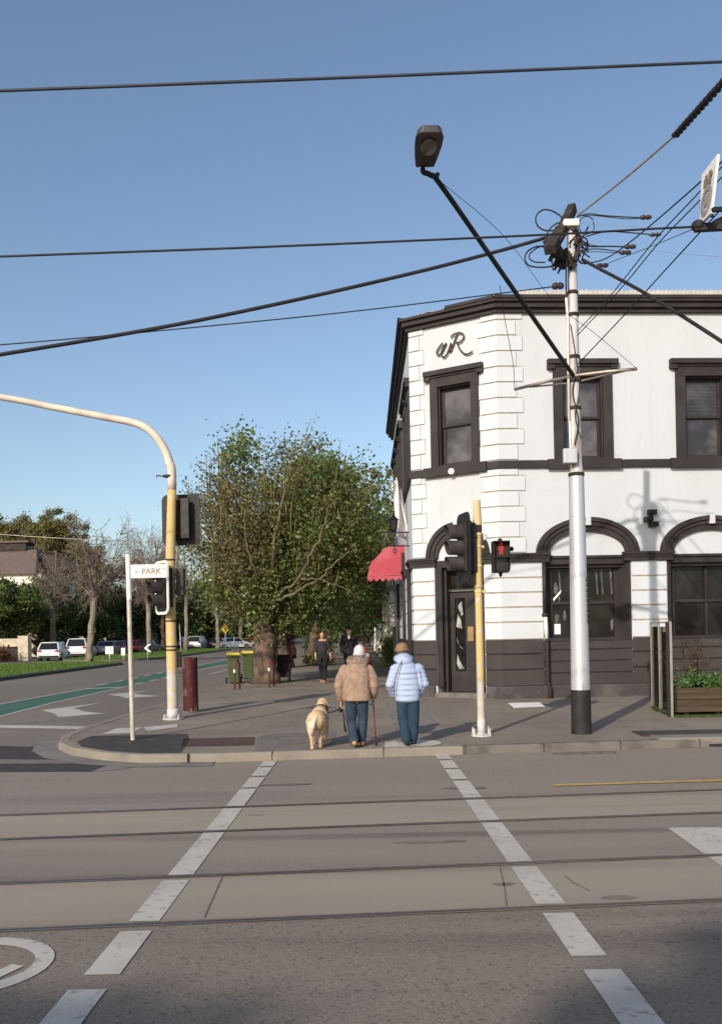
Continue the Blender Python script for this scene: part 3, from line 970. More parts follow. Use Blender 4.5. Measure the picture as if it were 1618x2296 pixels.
def band(mb, d0, d1, z0, z1, segs=(0, 1, 2)):
    a, b = corner_pts(d0), corner_pts(d1)
    for i in segs:
        mb.hexa([(*b[i], z0), (*b[i + 1], z0), (*a[i + 1], z0), (*a[i], z0), (*b[i], z1), (*b[i + 1], z1), (*a[i + 1], z1), (*a[i], z1)])
def panel(mb, fr, t0, t1, z0, z1, holes, depth):
    ts = sorted({t0, t1} | {h[0] for h in holes} | {h[1] for h in holes})
    zs = sorted({z0, z1} | {h[2] for h in holes} | {h[3] for h in holes})
    for a, b in zip(ts[:-1], ts[1:]):
        for c, d in zip(zs[:-1], zs[1:]):
            tm, zm = (a + b) / 2, (c + d) / 2
            if any(h[0] < tm < h[1] and h[2] < zm < h[3] for h in holes):
                continue
            mb.quad(fr(a, 0, c), fr(b, 0, c), fr(b, 0, d), fr(a, 0, d))
    for h in holes:
        a, b, c, d = h
        mb.quad(fr(a, 0, c), fr(a, -depth, c), fr(a, -depth, d), fr(a, 0, d))
        mb.quad(fr(b, 0, c), fr(b, 0, d), fr(b, -depth, d), fr(b, -depth, c))
        mb.quad(fr(a, 0, d), fr(a, -depth, d), fr(b, -depth, d), fr(b, 0, d))
        mb.quad(fr(a, 0, c), fr(b, 0, c), fr(b, -depth, c), fr(a, -depth, c))
WZ0, WZ1 = 5.97, 8.02
UPR = [2.07, 5.08, 8.10, 11.1]
SHOP = [2.10, 5.15, 8.20, 11.2]
UPL = [0.92, 2.65, 5.6, 7.5, 9.4, 11.3]
SHL = [2.3, 10.6]
DOOR = (0.62, 1.93, 0.34, 3.60)
w = MB()
panel(w, FR, 0, FACE_R, 0, 9.6, [(c - .5, c + .5, WZ0, WZ1) for c in UPR] + [(c - 1.08, c + 1.07, 1.62, 3.6) for c in SHOP], 0.4)
panel(w, FS, 0, SPL, 0, 9.6, [(1.245 - .46, 1.245 + .46, WZ0, WZ1), DOOR], 0.45)
panel(w, FL, 0, FACE_L, 0, 9.6, [(c - .5, c + .5, WZ0, WZ1) for c in UPL] + [(c - 0.9, c + 0.9, 1.62, 3.6) for c in SHL], 0.35)
# back and top so that the block is solid from other positions
a = Lp + FL.T * FACE_L; b = Bp + FR.T * FACE_R; far = b + Vector((0, 14))
w.quad((*a, 0), (*(a + Vector((11, 0))), 0), (*(a + Vector((11, 0))), 9.6), (*a, 9.6))
w.quad((*b, 0), (*far, 0), (*far, 9.6), (*b, 9.6))
w.add([(*a, 9.45), (*Lp, 9.45), (*Bp, 9.45), (*b, 9.45), (*far, 9.45)], [(0, 1, 2, 3, 4)])
wall = w.build('wall', 'white_render', bld)

# cornice, string course, imposts
cb = MB()
band(cb, -0.05, 0.10, 9.50, 9.60)
band(cb, -0.05, 0.19, 9.60, 9.72)
band(cb, -0.05, 0.26, 9.72, 9.785)
band(cb, -0.05, 0.29, 9.785, 9.86, (2,))
band(cb, -0.05, 0.29, 9.785, 9.83, (0,))
cb.fbox(FS, 1.15, SPL + 0.05, -0.05, 0.285, 9.785, 9.857)
cb.build('cornice', 'dark_trim', bld)
chips = MB()
random.seed(4)
for k in range(26):
    t = random.uniform(0.35, 1.2)
    chips.ell(FS(t, 0.2 + random.uniform(-.03, .06), 9.785 + random.uniform(0, 0.03)), (random.uniform(.02, .06), random.uniform(.02, .05), random.uniform(.01, .03)), nu=6, nv=4)
for k in range(14):
    t = random.uniform(0.2, 9)
    chips.ell(FR(t, 0.26, 9.862), (random.uniform(.02, .07), .03, random.uniform(.006, .02)), nu=6, nv=4)
chips.build('broken_edge', 'groove', bld)
rf = MB()
for k in range(110):
    t = 0.62 + k * 0.112
    rf.fbox(FR, t, t + 0.066, -1.2, -0.34, 9.80, 10.20 + 0.012 * (k % 2))
rf.fbox(FR, 0.62, 12.9, -1.25, -0.36, 9.78, 10.19)
rf.build('roof_edge', 'roof_tin', bld)
sc = MB()
band(sc, -0.03, 0.075, 5.77, 5.95)
for c in UPR:
    sc.fbox(FR, c - .9, c + .9, 0.07, 0.13, 5.735, 5.965)
sc.fbox(FS, 1.245 - .85, 1.245 + .85, 0.07, 0.13, 5.735, 5.965)
sc.build('string_course', 'dark_trim', bld)
def impost(fr, t0, t1):
    im = MB()
    im.fbox(fr, t0, t1, -0.02, 0.09, 3.50, 3.60)
    im.fbox(fr, t0, t1, -0.02, 0.12, 3.60, 3.655)
    im.fbox(fr, t0 - .02, t1 + .02, -0.02, 0.155, 3.655, 3.715)
    im.build('impost_band', 'dark_trim', bld)
impost(FR, 0.035, 1.17)
for c0, c1 in zip(SHOP[:-1], SHOP[1:]):
    impost(FR, c0 + 0.88, c1 - 0.95)
impost(FS, -0.05, 0.66)
impost(FS, 1.90, SPL + 0.04)
impost(FL, 0.07, 1.3)
impost(FL, 3.3, 4.6)

def upper_window(fr, c, hg=0.5, half=0.72):
    f = MB()
    f.fbox(fr, c - half, c - hg + .01, -0.02, 0.065, 5.965, 8.20)
    f.fbox(fr, c + hg - .01, c + half, -0.02, 0.065, 5.965, 8.20)
    f.fbox(fr, c - hg + .01, c + hg - .01, -0.02, 0.062, 7.97, 8.20)
    f.fbox(fr, c - half - .03, c + half + .03, -0.02, 0.10, 8.20, 8.255)
    f.fbox(fr, c - half - .14, c + half + .14, -0.02, 0.16, 8.255, 8.37)
    f.fbox(fr, c - half - .14, c - half + .03, -0.02, 0.12, 8.14, 8.256)
    f.fbox(fr, c + half - .03, c + half + .14, -0.02, 0.12, 8.14, 8.256)
    # liners of the reveal
    f.fbox(fr, c - hg - .012, c - hg + .04, -0.30, -0.021, 5.97, 8.0)
    f.fbox(fr, c + hg - .04, c + hg + .012, -0.30, -0.021, 5.97, 8.0)
    f.fbox(fr, c - hg + .04, c + hg - .04, -0.30, -0.021, 7.93, 8.0)
    f.fbox(fr, c - hg + .04, c + hg - .04, -0.30, -0.021, 5.965, 6.03)
    o = f.build('window', 'dark_trim', bld)
    s = MB()
    i = hg - .04
    for z0, z1, d in ((6.98, 7.93, -0.19), (6.03, 7.02, -0.235)):
        s.fbox(fr, c - i, c - i + .055, d, d + .04, z0, z1)
        s.fbox(fr, c + i - .055, c + i, d, d + .04, z0, z1)
        s.fbox(fr, c - i + .055, c + i - .055, d, d + .04, z1 - .055, z1)
        s.fbox(fr, c - i + .055, c + i - .055, d, d + .04, z0, z0 + .06)
    s.build('sash', 'dark_trim', o)
    g = MB()
    g.fbox(fr, c - i + .05, c + i - .05, -0.182, -0.176, 7.03, 7.88)
    g.fbox(fr, c - i + .05, c + i - .05, -0.226, -0.220, 6.085, 6.975)
    g.build('pane', 'window_glass', o)
    return o
wins = [upper_window(FR, c) for c in UPR]
upper_window(FS, 1.245, 0.46, 0.66)
for c in UPL:
    upper_window(FL, c)
# one pane shows a slatted blind
bl = MB()
for k in range(9):
    bl.fbox(FR, UPR[1] - .38, UPR[1] + .38, -0.172, -0.168, 7.1 + k * .085, 7.106 + k * .085)
bl.build('blind', 'blind', wins[1])

def arch_ring(mb, fr, c, ao, bo, ai, bi, z, d0, d1, n=26):
    for k in range(n):
        th = [math.pi * (k + j) / n for j in (0, 1)]
        P = []
        for q in th:
            P.append(((c + ao * math.cos(q), z + bo * math.sin(q)), (c + ai * math.cos(q), z + bi * math.sin(q))))
        (o0, i0), (o1, i1) = P
        mb.hexa([fr(i0[0], d1, i0[1]), fr(o0[0], d1, o0[1]), fr(o0[0], d0, o0[1]), fr(i0[0], d0, i0[1]),
                 fr(i1[0], d1, i1[1]), fr(o1[0], d1, o1[1]), fr(o1[0], d0, o1[1]), fr(i1[0], d0, i1[1])])
def arch(fr, c, ao=1.25, ai=0.93, z=3.70):
    m_ = MB()
    arch_ring(m_, fr, c, ao, 0.86, ao - .10, 0.76, z, -0.02, 0.17)
    arch_ring(m_, fr, c, ao - .10, 0.76, ao - .2, 0.66, z, -0.02, 0.12)
    arch_ring(m_, fr, c, ao - .2, 0.66, ai, 0.52, z, -0.02, 0.08)
    o = m_.build('arch', 'dark_trim', bld)
    k_ = MB()
    k_.fbox(fr, c - .065, c + .065, -0.02, 0.185, 4.36, 4.585)
    k_.build('keystone', 'white_render', o)
random.seed(9)
def torn(mb, fr, cx, cz, s, d):
    n = random.randint(4, 6)
    pts = []
    for k in range(n):
        a = 2 * math.pi * k / n + random.uniform(-.3, .3)
        pts.append(fr(cx + s * 0.35 * math.cos(a) * random.uniform(.5, 1.2), d, cz + s * math.sin(a) * random.uniform(.5, 1.2)))
    mb.prism(pts, fr.N.to_3d() * 0.003)
def shop_window(fr, c, l=-1.08, r=1.07):
    f = MB()
    f.fbox(fr, c + l, c + l + .05, -0.38, 0.012, 1.60, 3.62)
    f.prism([fr(c + r, 0.012, 1.60), fr(c + r, -0.38, 1.60), fr(c + r - .27, -0.30, 1.60), fr(c + r - .06, 0.012, 1.60)], (0, 0, 2.02))
    f.prism([fr(c + l + .05, -.02, 1.60), fr(c + l + .05, -0.38, 1.60), fr(c + l + .24, -0.32, 1.60), fr(c + l + .10, -0.02, 1.60)][::-1], (0, 0, 2.02))
    f.fbox(fr, c + l + .05, c + r - .05, -0.38, -0.02, 3.44, 3.60)
    f.fbox(fr, c + l + .05, c + r - .05, -0.38, 0.03, 3.585, 3.645)
    f.fbox(fr, c + l + .05, c + r - .05, -0.35, -0.12, 3.36, 3.44)
    f.fbox(fr, c + l + .02, c + r - .02, -0.38, 0.04, 1.585, 1.66)
    f.fbox(fr, c + l + .22, c + r - .25, -0.345, -0.27, 2.48, 2.545)
    f.fbox(fr, c - .03, c + .03, -0.345, -0.265, 1.66, 3.40)
    f.fbox(fr, c + l + .20, c + l + .28, -0.345, -0.265, 1.66, 3.40)
    f.fbox(fr, c + r - .33, c + r - .25, -0.345, -0.265, 1.66, 3.40)
    o = f.build('window', 'dark_trim', bld)
    MB().fbox(fr, c + l + .1, c + r - .1, -0.36, -0.33, 1.64, 3.45).build('pane', 'shop_glass', o)
    return o
for i, c in enumerate(SHOP):
    arch(FR, c)
    o = shop_window(FR, c)
    if i == 0:
        p = MB()
        for (x, z, s) in ((1.42, 2.85, .22), (1.5, 2.62, .10), (1.42, 2.15, .20), (1.62, 2.2, .14)):
            torn(p, FR, x, z, s, -0.326)
        for x in (1.5, 2.42, 2.55, 2.78):
            p.prism([FR(x - .02, -.327, 3.3), FR(x + .02, -.327, 3.32), FR(x + .05, -.327, 2.72), FR(x + .01, -.327, 2.7)], FR.N.to_3d() * .003)
        p.prism([FR(2.76, -.327, 2.05), FR(2.83, -.327, 2.12), FR(2.82, -.327, 1.85), FR(2.77, -.327, 1.8)], FR.N.to_3d() * .003)
        p.build('torn_film', 'torn_plastic', o)
        pp = MB()
        pp.fbox(FR, 1.36, 1.51, -0.327, -0.322, 1.75, 2.0)
        pp.prism([FR(1.34, -.326, 2.62), FR(1.55, -.326, 2.84), FR(1.53, -.326, 2.76), FR(1.36, -.326, 2.56)], FR.N.to_3d() * .004)
        pp.build('paper_notice', 'white_paint', o)
for c in SHL:
    shop_window(FL, c, -0.9, 0.9)
arch(FS, 1.275, 0.845, 0.56)

# entrance
dr = MB()
dr.fbox(FS, 0.62, 0.80, -0.43, 0.035, 0.50, 3.50)
dr.fbox(FS, 1.75, 1.93, -0.43, 0.035, 0.50, 3.50)
dr.fbox(FS, 0.80, 0.86, -0.43, -0.12, 0.34, 3.46)
dr.fbox(FS, 1.69, 1.75, -0.43, -0.12, 0.34, 3.46)
dr.fbox(FS, 0.62, 1.93, -0.43, 0.02, 3.46, 3.64)
dr.fbox(FS, 0.86, 1.69, -0.43, -0.24, 2.86, 2.93)
dr.fbox(FS, 0.66, 0.70, 0.035, 0.05, 0.55, 3.45)
dr.fbox(FS, 0.74, 0.77, 0.035, 0.05, 0.55, 3.45)
dframe = dr.build('door_frame', 'dark_trim', bld)
MB().fbox(FS, 0.86, 1.69, -0.40, -0.385, 2.93, 3.46).build('transom_pane', 'shop_glass', dframe)
MB().fbox(FS, 0.95, 1.62, -0.26, -0.232, 2.87, 2.895).build('transom_bar', 'grey_wall', dframe)
lf = MB()
lf.fbox(FS, 0.865, 0.985, -0.36, -0.30, 0.36, 2.86)
lf.fbox(FS, 1.275, 1.685, -0.36, -0.30, 0.36, 2.86)
lf.fbox(FS, 0.985, 1.275, -0.36, -0.30, 0.36, 0.86)
lf.fbox(FS, 0.985, 1.275, -0.36, -0.30, 2.70, 2.86)
door = lf.build('door', 'dark_trim', bld)
MB().fbox(FS, 0.98, 1.28, -0.345, -0.338, 0.85, 2.71).build('door_pane', 'shop_glass', door)
MB().fbox(FS, 1.33, 1.49, -0.30, -0.285, 1.62, 1.98).build('door_plate', 'brass', door, bevel=0.005)
tp = MB()
for poly in ([(1.00, 1.98), (1.06, 2.32), (1.13, 2.15), (1.17, 1.93)], [(1.0, 1.05), (1.02, 1.3), (1.08, 1.12), (1.2, .93), (1.06, .92)],
             [(1.0, 1.72), (1.08, 1.52), (1.18, 1.42), (1.12, 1.45), (1.03, 1.6)], [(1.06, 2.5), (1.16, 2.62), (1.2, 2.3), (1.15, 2.25)]):
    tp.prism([FS(x, -.336, z) for x, z in poly], FS.N.to_3d() * .004)
tp.build('torn_film', 'torn_paper', door)
MB().fbox(FS, 0.58, 1.97, -0.43, 0.10, 0.0, 0.345).build('door_step', 'bluestone_kerb', bld, bevel=0.02)

# rusticated blocks (raised faces over dirt-dark grooves)
pl = MB()
def rows(fr, t0, t1, zs, name, m, gmat, d=0.028, gap=0.036):
    mb, gm = MB(), MB()
    gm.fbox(fr, t0, t1, -0.01, 0.006, zs[0], zs[-1])
    for z0, z1 in zip(zs[:-1], zs[1:]):
        mb.fbox(fr, t0, t1, 0.0, d, z0 + gap / 2, z1 - gap / 2)
    gm.build('grooves', gmat, mb.build(name, m, bld, bevel=0.006))
ZW = [1.64, 2.06, 2.42, 2.775, 3.13, 3.52]
ZD = [0.51, 0.915, 1.29, 1.64]
ZU = [0.51, 0.81, 1.09, 1.37, 1.60]
e = 0.008
for fr, t0, t1 in ((FS, -e, .60), (FS, 1.95, SPL + e), (FR, -e, 1.0), (FL, -e, 1.35), (FL, 3.3, 4.4), (FL, 6.2, 9.6)):
    rows(fr, t0, t1, ZW, 'pier', 'quoin_render', 'groove')
    rows(fr, t0, t1, ZD, 'base_course', 'dark_base', 'pole_black', 0.032)
for c0, c1 in zip(SHOP[:-1], SHOP[1:]):
    rows(FR, c0 + 1.09, c1 - 1.10, ZW, 'pier', 'quoin_render', 'groove')
    rows(FR, c0 + 1.09, c1 - 1.10, ZD, 'base_course', 'dark_base', 'pole_black', 0.032)
for c in SHOP:
    rows(FR, c - 1.09, c + 1.08, ZU, 'base_course', 'dark_base', 'pole_black', 0.022)
for c in SHL:
    rows(FL, c - .94, c + .94, ZU, 'base_course', 'dark_base', 'pole_black', 0.022)
zq = [z for z in np.arange(5.985, 9.5, 0.3755)]
zq2 = [z for z in np.arange(3.75, 5.75, 0.372)]
for zs, top in ((zq, 9.5), (zq2, 5.765)):
    ph = 0 if top > 9 else 1
    for sides in (0, 1):
        blk, grv = MB(), MB()
        for i, z in enumerate(zs):
            z1 = min(z + 0.345, top)
            lg = (i + ph) % 2
            spans = ((FS, SPL - (0.40 if lg else 0.50), SPL + e), (FR, -e, 0.62 if lg else 0.46)) if sides else ((FS, -e, 0.41 if lg else 0.28),)
            for fr, t0, t1 in spans:
                blk.fbox(fr, t0, t1, 0, 0.03, z, z1)
                if z1 < top:
                    grv.fbox(fr, t0, t1, 0, 0.006, z1, min(z1 + 0.031, top))
        grv.build('grooves', 'groove', blk.build('quoins', 'quoin_render', bld, bevel=0.006))
band(pl, -0.02, 0.085, -0.1, 0.505, (0, 2))
pl.fbox(FS, -0.045, 0.575, -0.02, 0.085, -0.1, 0.505)
pl.fbox(FS, 1.975, SPL + 0.025, -0.02, 0.085, -0.1, 0.505)
pl.build('plinth', 'bluestone', bld)

# downpipe, vent, bell, cameras, lettering
dpm = MB()
dpm.tube(catmull([FR(1.03, 0.07, 3.50), FR(1.03, 0.07, 2.2)], 1), 0.05, 10)
dpm.tube([FR(1.07, 0.10, 1.64), FR(1.05, 0.13, 1.45), FR(1.05, 0.13, 0.6), FR(1.10, 0.16, 0.45), FR(1.10, 0.16, 0.14)], 0.05, 10)
dpm.lathe(FR(1.03, 0.07, 2.18), [(0.05, 0), (0.075, 0.02), (0.075, 0.07), (0.05, 0.09)], 10)
dpp = dpm.build('downpipe', 'dark_trim', bld, smooth=True)
MB().tube([FR(1.04, 0.07, 2.17), FR(1.06, 0.08, 1.64)], 0.048, 10).build('pipe_section', 'fascia_white', dpp, smooth=True)
bell = MB()
bell.lathe((0, 0, 0), [(0.03, -0.04), (0.075, -0.02), (0.085, 0.03), (0.05, 0.07)], 14)
R_ = Matrix.Rotation(rad(90), 4, 'X')
bpos = FS(1.19, 0.16, 5.80)
bell.v = [bpos + (R_ @ p) for p in bell.v]
bell.build('alarm_bell', 'white_paint', bld, smooth=True)
cm = MB()
cp = FR(3.66, 0, 4.5)
cm.fbox(FR, 3.60, 3.80, 0.0, 0.16, 4.60, 4.72)
cm.fbox(FR, 3.50, 3.66, 0.02, 0.30, 4.43, 4.54)
cm.fbox(FR, 3.62, 3.80, 0.02, 0.26, 4.30, 4.42)
cm.fbox(FR, 3.66, 3.72, 0.0, 0.06, 4.30, 4.62)
cm.build('security_camera', 'black_iron', bld, bevel=0.012)
let = MB()
def lp(zx, zy):
    px, py = 906.1 + .12 * zx, 699 + .12 * zy
    a, b, c = ray(px, py)
    s = (FS.o.x * FS.T.y - FS.o.y * FS.T.x) / (a * FS.T.y - FS.T.x)
    p = Vector((a * s, s, H + c * s))
    return p + FS.N.to_3d() * 0.06
for st in ([(735, 590), (665, 680), (625, 765), (645, 815), (695, 795), (755, 690), (803, 590)],
           [(803, 590), (738, 690), (708, 795), (752, 858), (812, 805), (866, 670), (892, 590)], [(892, 590), (878, 690), (862, 755)],
           [(885, 490), (930, 440), (1030, 402), (1100, 415), (1128, 470), (1100, 540), (1040, 580), (985, 592)],
           [(1010, 420), (975, 510), (930, 630), (880, 755)],
           [(1000, 592), (1040, 680), (1090, 750), (1150, 795), (1215, 795), (1260, 770), (1290, 750)]):
    let.tube(catmull([lp(*p) for p in st], 5), 0.020, 6)
let.build('lettering', 'bronze_letters', bld, smooth=True)
# hooped awning over the side wall
aw = MB()
y0, y1 = 4.9, 8.2
nA, prof = 12, []
for a_, b_ in zip([(0, 4.60), (.46, 4.56), (.62, 4.50), (1.02, 4.10), (1.08, 4.0)], [(.46, 4.56), (.62, 4.50), (1.02, 4.10), (1.08, 4.0), (1.16, 3.62)]):
    for k in range(3):
        f = k / 3
        prof.append((a_[0] + (b_[0] - a_[0]) * f, a_[1] + (b_[1] - a_[1]) * f - 0.03 * math.sin(math.pi * f)))
prof.append((1.16, 3.62))
for (d0, z0), (d1, z1) in zip(prof[:-1], prof[1:]):
    aw.quad(FL(y0 + 0.45 * (d0 / 1.16), d0, z0), FL(y1, d0, z0), FL(y1, d1, z1), FL(y0 + 0.45 * (d1 / 1.16), d1, z1))
for (d0, z0), (d1, z1) in zip(prof[:-1], prof[1:]):
    t0_, t1_ = y0 + 0.45 * (d0 / 1.16), y0 + 0.45 * (d1 / 1.16)
    aw.quad(FL(y0, 0, 3.62 + (z0 - 3.62) * 0.02), FL(t0_, d0, z0), FL(t1_, d1, z1), FL(y0, 0, 3.62 + (z1 - 3.62) * 0.02)) if False else None
    aw.add([FL(y0, 0.0, 3.66), FL(t0_, d0, z0), FL(t1_, d1, z1)], [(0, 1, 2)])
# scalloped valance: near end and front
for k in range(36):
    f0, f1 = k / 36, (k + 1) / 36
    s0, s1 = abs(math.sin(f0 * 6 * math.pi)), abs(math.sin(f1 * 6 * math.pi))
    A, Bq = FL(y0 + .45 * f0, 1.16 * f0, 3.63), FL(y0 + .45 * f1, 1.16 * f1, 3.63)
    aw.quad(A, Bq, Bq - Vector((0, 0, 0.06 + 0.09 * s1)), A - Vector((0, 0, 0.06 + 0.09 * s0)))
for k in range(60):
    f0, f1 = k / 60, (k + 1) / 60
    s0, s1 = abs(math.sin(f0 * 10 * math.pi)), abs(math.sin(f1 * 10 * math.pi))
    ya, yb = y0 + .45 + (y1 - y0 - .45) * f0, y0 + .45 + (y1 - y0 - .45) * f1
    A, Bq = FL(ya, 1.16, 3.63), FL(yb, 1.16, 3.63)
    aw.quad(A, Bq, Bq - Vector((0, 0, 0.06 + 0.09 * s1)), A - Vector((0, 0, 0.06 + 0.09 * s0)))
awo = aw.build('awning', 'awning_red', bld)
so = awo.modifiers.new('thick', 'SOLIDIFY')
so.thickness = 0.012
# iron brackets and lantern by the corner, drainpipes on the side wall
br = MB()
br.bar(FL(1.9, 0.0, 4.62), FL(1.9, 0.62, 4.62), 0.035, 0.035)
br.bar(FL(1.9, 0.0, 4.25), FL(1.9, 0.55, 4.25), 0.035, 0.035)
br.bar(FL(1.9, 0.40, 4.62), FL(1.9, 0.40, 4.02), 0.025, 0.025)
for z in (4.48, 4.36, 4.12):
    br.tube([FL(1.9, 0.40 + .06 * math.cos(q), z + .06 * math.sin(q)) for q in np.linspace(0, 2 * math.pi, 13)], 0.012, 6)
br.build('iron_bracket', 'black_iron', bld)
lan = MB()
lan.lathe(FL(2.1, 0.42, 4.66), [(0.03, 0), (0.10, 0.05), (0.13, 0.32), (0.15, 0.34), (0.04, 0.46), (0.015, 0.55)], 6)
lan.build('lantern', 'black_iron', bld)
for t, z1 in ((0.95, 3.5), (1.38, 3.5), (4.6, 4.3), (9.3, 3.6)):
    MB().tube([FL(t, 0.07, 0.15), FL(t, 0.07, z1)], 0.05, 8).build('drainpipe', 'dark_trim', bld, smooth=True)
# flag hung from the side wall
fl = thing('flag', 'crumpled off-white flag hanging from a slanted pole on the side of the pub', 'flag', FL(2.9, 0.05, 4.4))
fm = MB()
fm.tube([FL(2.9, 0.0, 4.75), FL(2.6, 0.30, 6.25)], 0.018, 8)
fm.build('flag_pole', 'white_paint', fl)
fc = MB()
nu, nv = 14, 18
P = []
for j in range(nv + 1):
    v = j / nv
    wd = 0.10 + 0.34 * v ** 0.8
    for i in range(nu + 1):
        u = i / nu
        P.append(FL(2.62 + 0.12 * math.sin(u * 9 + v * 3) + 0.5 * u * v, 0.34 - wd * u + 0.03 * math.sin(u * 11 + v * 5), 6.16 - 1.62 * v - 0.10 * u * (1 - v) + 0.05 * math.sin(6 * u)))
fc.add(P, [(j * (nu + 1) + i, j * (nu + 1) + i + 1, (j + 1) * (nu + 1) + i + 1, (j + 1) * (nu + 1) + i) for j in range(nv) for i in range(nu)])
fo = fc.build('cloth', 'flag_cloth', fl, smooth=True)
so = fo.modifiers.new('thick', 'SOLIDIFY')
so.thickness = 0.006

# ================================================================ power pole with its gear
def wire(name, label, pts, r, m='wire_black', k=8, cat='wire', n=6, ext=(0, 0)):
    mb = MB()
    c_ = catmull(pts, k)
    if ext[0]:
        c_ = [c_[0] + (c_[0] - c_[1]).normalized() * ext[0]] + c_
    if ext[1]:
        c_ = c_ + [c_[-1] + (c_[-1] - c_[-2]).normalized() * ext[1]]
    mb.tube(c_, r, n)
    return tag(mb.build(name, m, smooth=True), label, cat)
pz = gnd(1303, 1645, .12)
PX, PY, PZ = pz.x, pz.y, pz.z
def pole_at(px, py, dy=0.0):
    return at(px, py, PY + dy)
up = thing('power_pole', 'tall silver power pole with a black painted foot and tangled cables at its top', 'pole', (PX, PY, PZ))
mb = MB().lathe((PX, PY, 0), [(0.158, 0.85), (0.150, 1.6), (0.138, 2.9), (0.126, 4.1), (0.122, 4.42)], 24)
autosmooth(mb.build('shaft', 'galv_pole', up))
mb = MB().lathe((PX, PY, 0), [(0.168, PZ - 0.05), (0.163, PZ + 0.4), (0.161, 0.86)], 24)
autosmooth(mb.build('foot', 'pole_black', up))
mb = MB().lathe((PX, PY, 0), [(0.124, 4.40), (0.098, 4.62), (0.092, 5.4), (0.085, 6.6), (0.078, 7.7), (0.072, 8.55)], 20)
autosmooth(mb.build('upper_shaft', 'timber_pole', up))
bands = MB()
for z, r in ((4.40, .128), (5.5, .097), (5.95, .096), (6.35, .094), (7.05, .09), (7.42, .087), (7.95, .084)):
    bands.lathe((PX, PY, z), [(r, 0), (r + .006, .01), (r + .006, .05), (r, .06)], 18)
bands.build('band', 'old_timber', up)
cond = MB()
cond.tube([(PX - 0.115, PY - 0.05, 5.3), (PX - 0.105, PY - 0.06, 7.0), (PX - 0.12, PY - .05, 7.35)], 0.022, 8)
cond.tube([(PX - 0.10, PY - 0.07, 4.5), (PX - 0.108, PY - 0.06, 5.3)], 0.016, 8)
cond.build('conduit', 'fascia_white', up, smooth=True)
jb = pole_at(1272, 1027)
MB().box(jb.x - .11, jb.x + .11, PY - .22, PY - .10, jb.z - .12, jb.z + .12).build('junction_box', 'galv_pole', up, bevel=0.01)
cab = MB()
cab.tube(catmull([(PX - .05, PY - .13, 4.9), (PX + .02, PY - .13, 5.3), (PX - .06, PY - .12, 5.8), (PX + .05, PY - .12, 6.2)], 6), 0.010, 6)
cab.tube(catmull([(PX + .06, PY - .12, 5.0), (PX - .03, PY - .13, 5.4), (PX + .05, PY - .12, 5.9), (PX - .07, PY - .1, 6.9)], 6), 0.008, 6)
cab.tube(catmull([(PX - .10, PY - .05, 6.3), (PX - .12, PY - .05, 7.2), (PX - .10, PY, 8.1)], 6), 0.012, 6)
gr = random.Random(3)
for k in range(9):
    cab.ell((PX + 0.13, PY - 0.09, 2.0 + k * .085), (.018 + .02 * gr.random(), .02, .03 + .02 * gr.random()), nu=6, nv=5)
cab.build('cable', 'wire_black', up, smooth=True)
# the old timber crossarm, seen end on, with steel braces
ca, cb_ = pole_at(1232, 560, -0.75), pole_at(1283, 466, 0.55)
arm = MB().bar(pole_at(1258, 520, -.1), cb_, 0.14, 0.17).bar(ca, pole_at(1264, 512, 0.0) + Vector((-.03, 0, 0)), 0.19, 0.15)
arm.bar(pole_at(1246, 552, -.5), pole_at(1256, 575, -.2), .10, .20).bar(pole_at(1238, 545, -.5), pole_at(1250, 528, -.3), .26, .06)
arm.build('crossarm', 'old_timber', up, bevel=0.02)
MB().bar(pole_at(1240, 545, -.2) - Vector((0, 0, .1)), pole_at(1268, 600, -.1), .06, .12).bar(pole_at(1262, 560, -.14), pole_at(1287, 600, -.1), .10, .1).build('brace', 'old_timber', up)
MB().box(PX - .16, PX + .10, PY - .16, PY + .12, 8.50, 8.62).build('cap_plate', 'fascia_white', up, bevel=.02)
lug = MB()
for (px, py, s) in ((1224, 535, .07), (1229, 556, .08), (1238, 572, .09), (1249, 582, .09), (1258, 590, .07), (1246, 598, .05), (1292, 540, .07), (1296, 557, .08), (1291, 572, .09), (1279, 590, .06), (1255, 575, .07)):
    p = pole_at(px, py, -.15)
    lug.bar(p + Vector((-s * .5, 0, -s)), p + Vector((s * .5, 0, s)), s * .8, s * .8)
lug.build('clamp', 'old_timber', up, bevel=.008)
gp_ = MB()
gj = random.Random(8)
for k in range(20):
    a = pole_at(1284 + gj.uniform(-4, 16), 508 + gj.uniform(-8, 30), gj.uniform(-.2, .2))
    b = pole_at(1290 + gj.uniform(-18, 34), 545 + gj.uniform(0, 38), gj.uniform(-.2, .2))
    gp_.tube(catmull([a, (a + b) / 2 + Vector((gj.uniform(-.1, .15), 0, gj.uniform(-.05, .08))), b], 4), 0.012, 5)
for k in range(9):
    a = pole_at(1252 + gj.uniform(-12, 12), 560 + gj.uniform(-10, 20), -.2)
    gp_.tube(catmull([a, a + Vector((gj.uniform(-.08, .08), 0, -.1)), a + Vector((gj.uniform(-.1, .1), 0, -.25))], 4), 0.012, 5)
gp_.build('jumper_cable', 'wire_black', up, smooth=True)
lp_ = MB()
def loop(pts, r, m=lp_, dy=0.0):
    m.tube(catmull([pole_at(x, y, dy) for x, y in pts], 6), r, 6)
loop([(1270, 508), (1262, 490), (1240, 474), (1218, 470), (1202, 483), (1203, 503), (1220, 516), (1248, 516)], 0.013)
loop([(1264, 496), (1245, 502), (1230, 516), (1222, 538), (1219, 556)], 0.012)
loop([(1232, 555), (1205, 552), (1184, 562), (1176, 578), (1184, 594), (1206, 599), (1230, 598), (1248, 595)], 0.013)
loop([(1240, 552), (1212, 552), (1190, 566), (1186, 578), (1198, 587), (1222, 588)], 0.011)
